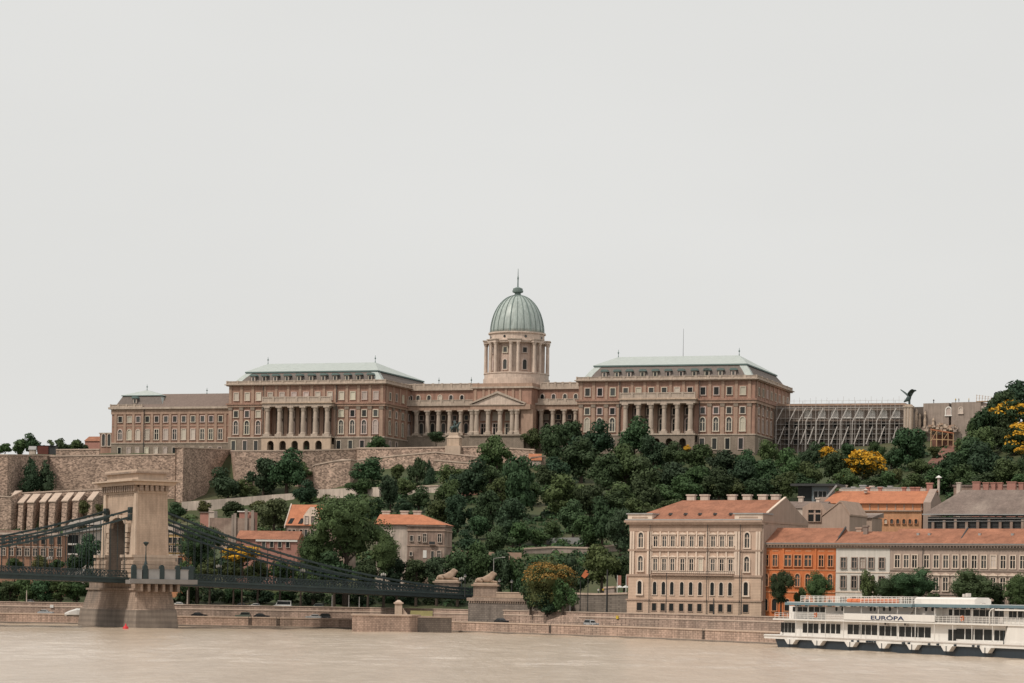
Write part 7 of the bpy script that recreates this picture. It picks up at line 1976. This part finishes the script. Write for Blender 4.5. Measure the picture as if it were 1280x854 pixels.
tree('dark bushy tree low at the left foot of the rusty orange tree', 663, 722, 769, 40, m='leaf', D=Dq_(663))
tree('dark bushy tree low at the right foot of the rusty orange tree', 703, 724, 769, 40, m='leafmid', D=Dq_(703))
tree('low dark shrub right before the trunk of the rusty orange tree', 684, 738, 771, 40, m='leafblue', D=Dq_(684) - 2.5)
tree('round mid green tree behind the flags', 752, 682, 740, 58, m='leafmid', D=752)
tree('dark tree tucked behind the mansion corner', 780, 690, 740, 36, m='leaf', D=756)
tree('dark tree between the rusty tree and the flags', 722, 690, 746, 44, m='leafblue', D=754)
row('dark tree, %s from left under the bridge deck left of the tower', 'trees under the bridge deck left of the tower', [
    (-6, 720, 758, 36), (12, 722, 758, 40), (32, 720, 758, 40, lm), (54, 721, 758, 42), (76, 720, 758, 40, lm), (96, 722, 758, 38, lm), (116, 712, 758, 38)], D=752)
row('leafy tree, %s from the left in front of the brick building', 'trees in front of the brick building', [
    (18, 696, 716, 28, lm), (50, 694, 716, 30, V(m='leafolive')), (72, 696, 718, 24, lm), (92, 690, 720, 26), (110, 664, 718, 36, lb)], D=758)
row('dark tree, %s from left under the bridge deck right of the tower', 'trees under the bridge deck right of the tower', [
    (232, 726, 757, 34), (262, 728, 757, 34, lb), (294, 730, 758, 36), (326, 731, 758, 36, lb), (358, 733, 759, 36), (390, 734, 760, 36, lb), (424, 737, 761, 36), (456, 738, 762, 34, lb), (486, 740, 763, 30), (512, 742, 764, 30, lb), (538, 744, 765, 30)], D=756)
# street trees before the row of houses
row('dense street tree, %s from left before the row houses behind the ship', 'street trees before the row houses', [
    (976, 711, 760, 32, V(D=626, m='leaf', kind='tall', size='L')), (1000, 730, 762, 18, V(D=628, m='leafmid')), (1023, 714, 762, 36, V(D=620, m='leafmid', size='L')), (1086, 714, 760, 28, V(D=614, m='leafmid')), (1112, 716, 760, 46, V(D=612, size='L', m='leaf')), (1142, 708, 757, 62, V(D=610, size='L', m='leaf')), (1214, 710, 762, 74, V(D=600, size='L', m='leaf')), (1246, 730, 765, 30, V(D=598)), (1274, 716, 768, 46, V(D=594, size='L', m='leafmid')), (1168, 740, 765, 24, V(D=604))])

# ---------------------------------------------------------------- undergrowth on the slope
def undergrowth(seed, n, mats, region, rad):
    r = np.random.RandomState(seed); vs = []; fs = []; mi = []
    done = 0; tries = 0
    while done < n and tries < n * 15:
        tries += 1
        px = r.uniform(*region[:2]); D = r.uniform(*region[2:4]); X_ = (px - 640) * D / F
        c = math.sin(X_ * .09 + 1.3) + math.sin(D * .07 + X_ * .031) + math.sin((X_ - D) * .16)
        if c < region[4] + r.normal() * .5: continue
        done += 1
        z = hz(X_, D); R_ = rad * (.5 + r.rand()); k = int(26 * (R_ / 1.5) ** 1.3) + 8; m = r.randint(len(mats))
        d = r.normal(size=(k, 3)); d[:, 2] = np.abs(d[:, 2]); d /= np.linalg.norm(d, axis=1)[:, None]
        P = np.array([X_, D, z]) + d * np.array([R_ * 1.25, R_ * 1.25, R_ * .95]) * (1 - .3 * r.rand(k, 1))
        nn = d + r.normal(size=(k, 3)) * .5; t = np.cross(nn, r.normal(size=(k, 3))); t /= np.linalg.norm(t, axis=1)[:, None]; u = np.cross(nn, t); u /= np.linalg.norm(u, axis=1)[:, None]
        s = .42 * (.6 + .8 * r.rand(k, 1))
        for q in range(k):
            o = len(vs); vs += [tuple(P[q] - t[q] * s[q]), tuple(P[q] - u[q] * s[q]), tuple(P[q] + t[q] * s[q]), tuple(P[q] + u[q] * s[q])]
            fs.append((o, o + 1, o + 2, o + 3)); mi.append(m)
    me = bpy.data.meshes.new('undergrowth'); me.from_pydata(vs, [], fs); me.update()
    for m in mats: me.materials.append(M[m])
    me.polygons.foreach_set('material_index', mi)
    o = link('undergrowth', me); o['kind'] = 'stuff'; return o
undergrowth(1, 1500, ['leaf', 'leafmid', 'leafblue', 'leaf'], (440, 1320, 752, 1036, -0.9), 1.7)
undergrowth(2, 420, ['leafmid', 'leafolive', 'leaf'], (180, 480, 752, 1030, -0.2), 1.5)
undergrowth(3, 260, ['leaf', 'leafmid'], (-60, 330, 748, 1010, 0.0), 1.5)
row('green filler tree, %s from left scattered over gaps of the middle slope', 'trees in gaps of the middle slope', [
    (560, 600, 636, 36, lm), (596, 640, 676, 40), (628, 592, 632, 40, lm), (664, 600, 634, 34, lm), (672, 660, 684, 34, lm), (506, 596, 622, 30, lm), (556, 652, 684, 34), (690, 650, 678, 30, lm), (452, 596, 622, 34, lm), (470, 620, 650, 40), (504, 622, 646, 30, lb), (612, 560, 592, 38, lm), (680, 582, 612, 36)])
row('green bush, %s from left at the foot of the scaffold and the ruined gate', 'bushes at the foot of the scaffold', [
    (1028, 552, 574, 24, lm), (1058, 551, 576, 28), (1096, 552, 578, 30, lm), (1114, 560, 588, 30), (1152, 574, 598, 32, lm), (1160, 590, 614, 30), (1168, 556, 574, 18, lo_), (1148, 556, 574, 20, lm)])
# ---------------------------------------------------------------- cars, lamps, people, small things
def car_mesh_set(kind, paint):
    b = MB(); L_ = 4.3 if kind != 'van' else 5.2; H = 1.45 if kind == 'car' else 1.7 if kind == 'suv' else 2.3
    hw = 0.88
    prof = [(-L_ / 2, .35), (-L_ / 2, .75), (-L_ / 2 + .15, .88), (-L_ * .22, .95), (L_ * .36, .95), (L_ / 2 - .08, .85), (L_ / 2, .4)] if kind != 'van' else [(-L_ / 2, .35), (-L_ / 2, .9), (-L_ * .36, 1.15), (-L_ * .36, 1.16), (L_ / 2 - .05, 1.16), (L_ / 2, .4)]
    vs = [(x, -hw, z) for x, z in prof] + [(x, hw, z) for x, z in prof]; n = len(prof)
    b.prism(prof, -hw, hw, paint)
    if kind == 'van': top = [(-L_ * .355, 1.162), (-L_ * .25, H), (L_ / 2 - .12, H), (L_ / 2 - .05, 1.162)]
    elif kind == 'suv': top = [(-L_ * .22, .952), (-L_ * .08, H), (L_ * .38, H), (L_ * .47, .952)]
    else: top = [(-L_ * .2, .952), (-L_ * .04, H), (L_ * .22, H), (L_ * .40, .952)]
    ins = lambda P, k: [(x + (k if i in (0, 1) else -k), z) for i, (x, z) in enumerate(P)]
    tp = [(x, z) for x, z in top]
    y0, y1 = hw - .05, hw - .22
    v = [(tp[0][0], -y0, tp[0][1]), (tp[3][0], -y0, tp[3][1]), (tp[2][0], -y1, tp[2][1]), (tp[1][0], -y1, tp[1][1])]
    w = [(a, -c, d) for a, c, d in v]
    b.add(v + w, [(0, 1, 2, 3), (7, 6, 5, 4), (3, 2, 6, 7), (0, 3, 7, 4), (1, 5, 6, 2)], paint)
    body = b
    g = MB()
    mx0, mx1, mz0, mz1 = (tp[0][0] + tp[1][0]) / 2 + .12, (tp[2][0] + tp[3][0]) / 2 - .12, tp[0][1] + .06, tp[1][1] - .1
    for s in (-1, 1):
        g.add([(tp[0][0] + .28, s * (y0 + .005), mz0), (tp[3][0] - .2, s * (y0 + .005), mz0), (mx1 - .0, s * (y1 + .03), mz1), (mx0 + .1, s * (y1 + .03), mz1)], [(0, 1, 2, 3)], 'glassdark')
    g.add([(tp[0][0] + .02, -y0 + .1, mz0), (tp[0][0] + .02, y0 - .1, mz0), (tp[1][0] - .07, y1 - .05, mz1), (tp[1][0] - .07, -y1 + .05, mz1)], [(0, 1, 2, 3)], 'glassdark')
    g.add([(tp[3][0] + .0, -y0 + .1, mz0), (tp[3][0] + .0, y0 - .1, mz0), (tp[2][0] + .08, y1 - .05, mz1), (tp[2][0] + .08, -y1 + .05, mz1)], [(0, 1, 2, 3)], 'glassdark')
    return body, g, L_, hw
CARS = {}
def car(label, px, py, D, kind='car', paint='carsilver', rz=0.0, z=None, group='cars along the river'):
    key = (kind, paint)
    P = at(px, py, D); zz = z if z is not None else P.z
    root = thing('parked_car' if kind != 'van' else 'white_van', label, 'car' if kind != 'van' else 'van', loc=(P.x, P.y, zz), rz=rz, group=group)
    if key not in CARS:
        bd, g, L_, hw = car_mesh_set(kind, paint)
        o1 = bd.build('body', root); o2 = g.build('windows', root); CARS[key] = [o1.data, o2.data, L_, hw, None]
        w = MB(); n = 12; w.prism([(.33 * math.cos(6.283 * k / n), .33 * math.sin(6.283 * k / n)) for k in range(n)], -.1, .1, 'tyre'); w.prism([(.19 * math.cos(6.283 * k / n), .19 * math.sin(6.283 * k / n)) for k in range(n)], -.115, .115, 'steel')
        ow = w.build('wheel', root); CARS[key][4] = ow.data; bpy.data.objects.remove(ow)
    else:
        link('body', CARS[key][0], root); link('windows', CARS[key][1], root)
    L_, hw = CARS[key][2:4]
    for sx in (-1, 1):
        for sy_ in (-1, 1):
            w = link('wheel', CARS[key][4], root); w.location = (sx * L_ * .31, sy_ * (hw - .1), .33)
    return root
def road_D(px, off): return line_D(offset_line(Q, off), px)
def quay_yaw(px):
    P = offset_line(Q, 7); s = (px - 640) / F
    for a, c in zip(P[:-1], P[1:]):
        if (a[0] - s * a[1]) * (c[0] - s * c[1]) <= 0: return math.atan2(c[1] - a[1], c[0] - a[0])
    return 0
qz = QZ + 0.01
for lab, px, off, kind, paint in [('grey car half hidden on the quay road left of the bridge tower', 57, 6, 'car', 'carsilver'), ('dark car on the quay road just right of the bridge tower', 249, 6, 'car', 'carblack'),
        ('grey green car on the quay road, left of a parked pair', 304, 6, 'suv', 'cargreen'), ('dark car on the quay road, right of a parked pair', 327, 6, 'car', 'carblack'),
        ('silver car on the quay road below the tall tree', 392, 5, 'car', 'carsilver'), ('black car close behind the silver car below the tall tree', 404, 8, 'suv', 'carblack'),
        ('dark car on the quay road in front of the abutment', 627, 6, 'car', 'carblack'), ('silver car on the quay road left of the mansion', 739, 6, 'suv', 'carsilver'), ('low silver car on the quay road near the landing', 462, 6, 'car', 'carsilver')]:
    Dq = road_D(px, off)
    car(lab, px, 770, Dq, kind, paint, rz=quay_yaw(px) + (math.pi if px % 2 else 0), z=qz)
uz = UZ + 0.07
for lab, px, off, kind, paint in [('white van on the upper road under the bridge deck', 353, 22, 'van', 'carwhite'), ('white car on the upper road left of the white van', 318, 24, 'car', 'carwhite'), ('dark car on the upper road right of the white van', 396, 24, 'suv', 'cargreen'),
        ('white car on the upper road right of the bridge tower', 222, 23, 'car', 'carwhite'), ('light car on the upper road left of the bridge tower', 36, 23, 'car', 'carsilver'), ('black car on the upper road under the bridge deck', 300, 23, 'car', 'carblack')]:
    Dq = road_D(px, off)
    car(lab, px, 770, Dq, kind, paint, rz=quay_yaw(px), z=uz, group='cars on the upper road')
P_ = gw((775, 683, 685.5))[0]; car('white car parked on the hillside road beside the mansion', 775, 684, P_.y + 3, 'car', 'carwhite', rz=-.4, group='cars on the hillside road')
tree('small shrub beside the hillside road', 742, 676, 690, 20, m='leafmid')
# lamps
def lamp(label, px, ptop, pbot, D, kind='arm', z0=None, group=None):
    P = at(px, pbot, D); z0 = P.z if z0 is None else z0; h = zat(px, ptop, D) - z0
    root = thing('street_lamp', label, 'lamp', loc=(P.x, P.y, z0), group=group)
    b = MB(); b.lathe([(.16, 0), (.13, .5), (.08, h)], 0, 0, 8, 'steel' if kind == 'arm' else 'darkmetal'); b.build('post', root)
    if kind == 'arm':
        b = MB(); b.bar((0, 0, h), (2.6, 0, h + .35), .13, .13, 'steel'); b.build('arm', root)
        b = MB(); b.box(2.2, 3.1, -.2, .2, h + .25, h + .45, 'lampglass'); b.build('lamp_head', root)
    elif kind == 'globe':
        b = MB(); b.lathe([(.1, h), (.34, h + .15), (.38, h + .45), (.2, h + .75), (.03, h + .85)], 0, 0, 10, 'lampglass'); b.build('lamp_head', root)
        b = MB(); b.lathe([(.44, h + .46), (.1, h + .95)], 0, 0, 10, 'darkmetal'); b.build('cap', root)
    return root
lamp('tall grey street lamp with bent arm behind the near stone lion', 616.5, 698, 745, 722)
lamp('globe lamp right of the near stone lion', 624, 728, 742, 712, 'globe'); lamp('white globe lamp on the abutment parapet left of the rusty tree', 639.5, 729, 741, 708, 'globe')
lamp('globe lamp between the two stone lions', 581, 722, 746, 716, 'globe')
def pole(label, px, ptop, pbot, D, r=.12, m='darkmetal', z0=None):
    P = at(px, pbot, D); z0 = P.z if z0 is None else z0; b = MB(); b.lathe([(r * 1.3, 0), (r, 1), (r * .75, zat(px, ptop, D) - z0)], 0, 0, 8, m); o = b.build('pole'); o.location = (P.x, P.y, z0); tag(o, label, 'pole'); return o
pole('slim grey pole left of the red flags', 712.5, 713, 765, 690, .11, 'steel'); pole('dark pole, second right of the rusty tree', 725, 726, 764, 690, .12); pole('dark pole under the red signal', 734.5, 714, 764, 690, .12)
pole('thick dark pole between the flags and the poles', 758.5, 712, 766, 680, .24)
pole('pale pole standing on the quay below the rusty tree', 678, 742, 768, 690, .2, 'steel')
pole('pale post on the upper road just right of the bridge tower', 234, 738, 757, 738, .14, 'palewall')
pole('pale post left of the bridge tower under the deck', 33, 738, 757, 742, .14, 'palewall')
pole('pale post under the bridge deck near the landing, leftmost of three', 415, 744, 760, 734, .13, 'steel'); pole('pale post under the bridge deck near the landing, middle of three', 436, 744, 760, 734, .13, 'steel'); pole('pale post under the bridge deck near the landing, rightmost of three', 449, 746, 760, 734, .13, 'steel')
b = MB(); Pq = at(731.5, 703, 690); b.prism([(-.9, -.3), (0, -.9), (.7, -.2), (1.2, .4), (.3, .7), (.9, 1.0), (.2, 1.4), (-.4, .5)], -.08, .08, 'orangekit'); o = b.build('flag'); o.location = (at(734.5, 706, 690).x - .7, 690, at(734.5, 719, 690).z); tag(o, 'small red flag on the dark pole right of the rusty tree', 'flag')
for lab, px in (('pink banner on a white pole beside the mansion, left of two', 771.5), ('pink banner on a white pole beside the mansion, right of two', 782.5)):
    P = at(px, 742, 700); root = thing('banner', lab, 'banner', loc=P, group='banners beside the mansion'); h = zat(px, 719, 700) - P.z
    b = MB(); b.cyl(0, 0, -1, h, .1, .08, 8, 'shipwhite'); b.build('pole', root); b = MB(); b.box(.1, 1.0, -.03, .03, h * .45, h * .98, 'pinkhouse'); b.build('cloth', root)
for lab, px, py in (('round white parasol beside the mansion, left of two', 774.5, 735), ('round white parasol beside the mansion, right of two', 782, 735)):
    P = at(px, 742, 704); root = thing('parasol', lab, 'parasol', loc=P, group='parasols beside the mansion'); h = zat(px, 733, 704) - P.z
    b = MB(); b.cyl(0, 0, -1, h, .05, .05, 6, 'steel'); b.build('pole', root); b = MB(); b.lathe([(.95, h - .35), (.6, h), (.04, h + .25)], 0, 0, 10, 'cloth_white'); b.build('canopy', root)
# stone forecourt left of the mansion
castle_wall('grey stone ramp wall of the forecourt left of the mansion', [at(707, 743, 712), at(745, 744, 702), at(785, 743, 692)], 1.0, 4, m='abut', name='forecourt_wall')
castle_wall('low stone pier stub of the forecourt next to the dark pole', [at(755, 736, 706), at(768, 735, 704)], 1.0, 4, m='concrete', name='forecourt_wall')
b = MB(); P = at(697, 752, 690); b.box(-.9, .9, -.8, .8, -3, zat(697, 753, 690) - P.z + 1.0, 'ashlarlight'); o = b.build('gate_pillar'); o.location = P; tag(o, 'square pale pillar right of the abutment below the rusty tree', 'pillar')
b = MB(); P0 = at(688, 768, 668); P1 = at(726, 758, 660)
s = 665 / F
b.prism([(0, 0), (0, 1.2), (5.0, 2.6), (8.6, 3.0), (12.5, .6), (12.5, 0)], -.5, .5, 'quaystone'); o = b.build('stair_wall'); o.location = (at(685, 768, 664).x, 664, QZ - .05); o.rotation_euler = (0, 0, -.75); tag(o, 'sloping stone stair wall on the quay left of the silver car', 'wall')
b = MB()
P1 = offset_line(Q, 1.5)
fence = thing('quay_railing', 'thin dark railing along the quay edge right of the abutment', 'railing', loc=(0, 0, 0))
pts = []
for k in range(60):
    px = 575 + k * 4; D = road_D(px, 1.5); pts.append(Vector(((px - 640) * D / F, D, QZ)))
b = MB()
for p, q in zip(pts[:-1], pts[1:]):
    for h in (.5, 1.0): b.bar(p + Vector((0, 0, h)), q + Vector((0, 0, h)), .05, .05, 'darkmetal')
b.build('rail', fence)
for p in pts[::2]:
    b = MB(); b.bar(p + Vector((0, 0, .1)), p + Vector((0, 0, 1.05)), .08, .08, 'darkmetal'); b.build('post', fence)
# red buoy and moored white boat behind the pier
P = onz(157, 786.5, 0)
b = MB(); b.lathe([(.1, -.5), (.55, -.3), (.75, .1), (.6, .55), (.25, .8), (.12, 1.3), (.1, 1.35)], 0, 0, 14, 'red'); o = b.build('buoy', smooth=True); o.location = P; tag(o, 'red buoy floating in front of the bridge pier', 'buoy')
P = at(96, 765, 700)
root = thing('covered_boat', 'small white covered boat on the quay behind the bridge pier', 'boat', loc=(P.x, P.y, QZ), rz=.1)
b = MB()
secs = [(-3.2, .25, .9), (-2.0, .9, 1.5), (0, 1.15, 2.2), (1.8, 1.0, 2.1), (3.0, .7, 1.5)]
vs = []
for x, w_, h in secs: vs += [(x, -w_, .5), (x, -w_ * .9, h * .8), (x, 0, h), (x, w_ * .9, h * .8), (x, w_, .5), (x, 0, .1)]
fs = []
for i in range(4):
    for k in range(6): fs.append((i * 6 + k, i * 6 + (k + 1) % 6, (i + 1) * 6 + (k + 1) % 6, (i + 1) * 6 + k))
fs += [tuple(range(6)), tuple(range(24, 30))]
b.add(vs, fs, 'cloth_white'); b.build('cover', root); b = MB(); b.box(-2.6, 2.8, -.5, .5, 0.02, .3, 'darkmetal'); b.build('cradle', root)

# people
def person_mesh(top, legs, pose):
    pts = [(0, 0, .95, .15), (0, 0, 1.2, .16), (0, 0, 1.42, .17), (0, 0, 1.52, .07), (0, 0, 1.66, .105), (0, 0, 1.78, .06),
           (.09, .02 + pose * .12, .5, .08), (.10, pose * .22, .06, .06), (.10, pose * .22 - .12, .04, .05), (-.09, -.02 - pose * .12, .5, .08), (-.10, -pose * .22, .06, .06), (-.10, -pose * .22 - .12, .04, .05),
           (.22, 0, 1.40, .07), (.27, .03, 1.12, .05), (.25, -.08 - pose * .1, .88, .04), (-.22, 0, 1.40, .07), (-.27, .03, 1.12, .05), (-.25, -.08 + pose * .1, .88, .04)]
    ed = [(0, 1), (1, 2), (2, 3), (3, 4), (4, 5), (0, 6), (6, 7), (7, 8), (0, 9), (9, 10), (10, 11), (2, 12), (12, 13), (13, 14), (2, 15), (15, 16), (16, 17)]
    o = blob('person', pts, ed, None, 'skin', 1); me = o.data; bpy.data.objects.remove(o)
    me.materials.clear()
    for m in ('skin', top, legs): me.materials.append(M[m])
    for p in me.polygons:
        c = p.center
        p.material_index = 2 if c.z < .98 else 0 if (c.z > 1.5 or (abs(c.x) > .2 and c.z < 1.15)) else 1
    return me
PM = {}
def person(label, P, rz, top='cloth_white', legs='cloth_dark', pose=.6, group='people'):
    key = (top, legs, pose)
    if key not in PM: PM[key] = person_mesh(*key)
    o = link('person', PM[key]); o.location = P; o.rotation_euler = (0, 0, rz); tag(o, label, 'person', group); return o
for lab, x, top, pose in [('person in white walking on the bridge just left of the tower', -17, 'cloth_white', .7), ('person in dark clothes on the bridge far left', -48, 'cloth_dark', .6), ('person in white on the bridge right of the tower, left of a pair', 33.5, 'cloth_white', .5), ('person in white on the bridge right of the tower, right of a pair', 36.5, 'cloth_white', .7), ('person in yellow on the bridge near the lions', 78, 'cloth_yellow', .6)]:
    person(lab, BR.w(x, -DK + 1.0, deck_z(x) + 1.52 - .02), YAW + math.pi / 2, top, 'cloth_dark', pose, 'people on the bridge')
for lab, px, py, D, top in [('person in white on the bridge end right of the lions', 647.5, 741.2, 712, 'cloth_white'), ('person in yellow on the forecourt beside the mansion', 754, 743, 706, 'cloth_yellow'), ('person in white on the forecourt left of the yellow one', 748, 743.5, 706, 'cloth_white')]:
    P = at(px, py, D); person(lab, P, 0.4, top, 'cloth_dark', .4, 'people near the bridge end')
Fg = Frame(at(1143, 541, 1056).x, at(1143, 541, 1056).y, 0, math.atan2(at(1238, 541, 1040).y - at(1143, 541, 1056).y, at(1238, 541, 1040).x - at(1143, 541, 1056).x))
ztop = at(1143, 541, 1056).z + Frame(at(1143, 541, 1056).x, at(1143, 541, 1056).y, at(1143, 541, 1056).z, Fg.yaw).z(1190, 503.5)
for i, (px, lab) in enumerate([(1165.5, 'worker standing on the ruined gate next to the bird statue'), (1193, 'worker on the ruined gate, left of a pair'), (1197, 'worker on the ruined gate, right of a pair'), (1209.5, 'worker standing on the ruined gate beside the timber platform')]):
    x = Fg.x(px, 500); P = Fg.w(x, 1.5, 0); P.z = ztop + (0.12 if px > 1189 else 0.02); person(lab, P, .5 * i, 'cloth_yellow' if i % 2 else 'cloth_dark', 'cloth_dark', .3, 'workers on the ruined gate')

# iron ladders in recesses of the river wall
for lab, px in (('iron ladder on the river wall right of the bridge pier, left of two', 318), ('iron ladder on the river wall right of the bridge pier, right of two', 353), ('iron ladder on the river wall below the dark car at the abutment', 693), ('iron ladder on the river wall left of the ship', 885)):
    D = line_D(offset_line(Q, -0.12), px); P = Vector(((px - 640) * D / F, D, 0)); root = thing('ladder', lab, 'ladder', loc=P, rz=quay_yaw(px), group='ladders on the river wall')
    b = MB(); b.box(-.4, -.3, -.06, .06, .5, QZ + .6, 'darkmetal'); b.build('stile', root); b = MB(); b.box(.3, .4, -.06, .06, .5, QZ + .6, 'darkmetal'); b.build('stile', root)
    b = MB()
    for k in range(7): b.box(-.3, .3, -.04, .04, .6 + k * .3, .66 + k * .3, 'darkmetal')
    b.build('rungs', root)
# quay signs
for lab, px, off in (('small white sign plate on the embankment wall left of the bridge tower', 70, 13.2), ('small yellow sign plate on the ramp wall left of the mansion', 777, 13.2)):
    D = line_D(offset_line(Q, off), px); P = Vector(((px - 640) * D / F, D, QZ + 2.0)); b = MB(); b.box(-.5, .5, -.05, .05, 0, .8, 'cloth_yellow' if px > 500 else 'shipwhite'); o = b.build('sign'); o.location = P; o.rotation_euler = (0, 0, quay_yaw(px)); tag(o, lab, 'sign')

pole('slim dark lamp mast standing before the mansion facade, left of two', 832.5, 716, 766, 640, .1); pole('slim dark lamp mast standing before the mansion facade, right of two', 926.5, 712, 768, 622, .1)
pole('short dark signal post before the mansion ground floor', 892, 748, 768, 632, .16)
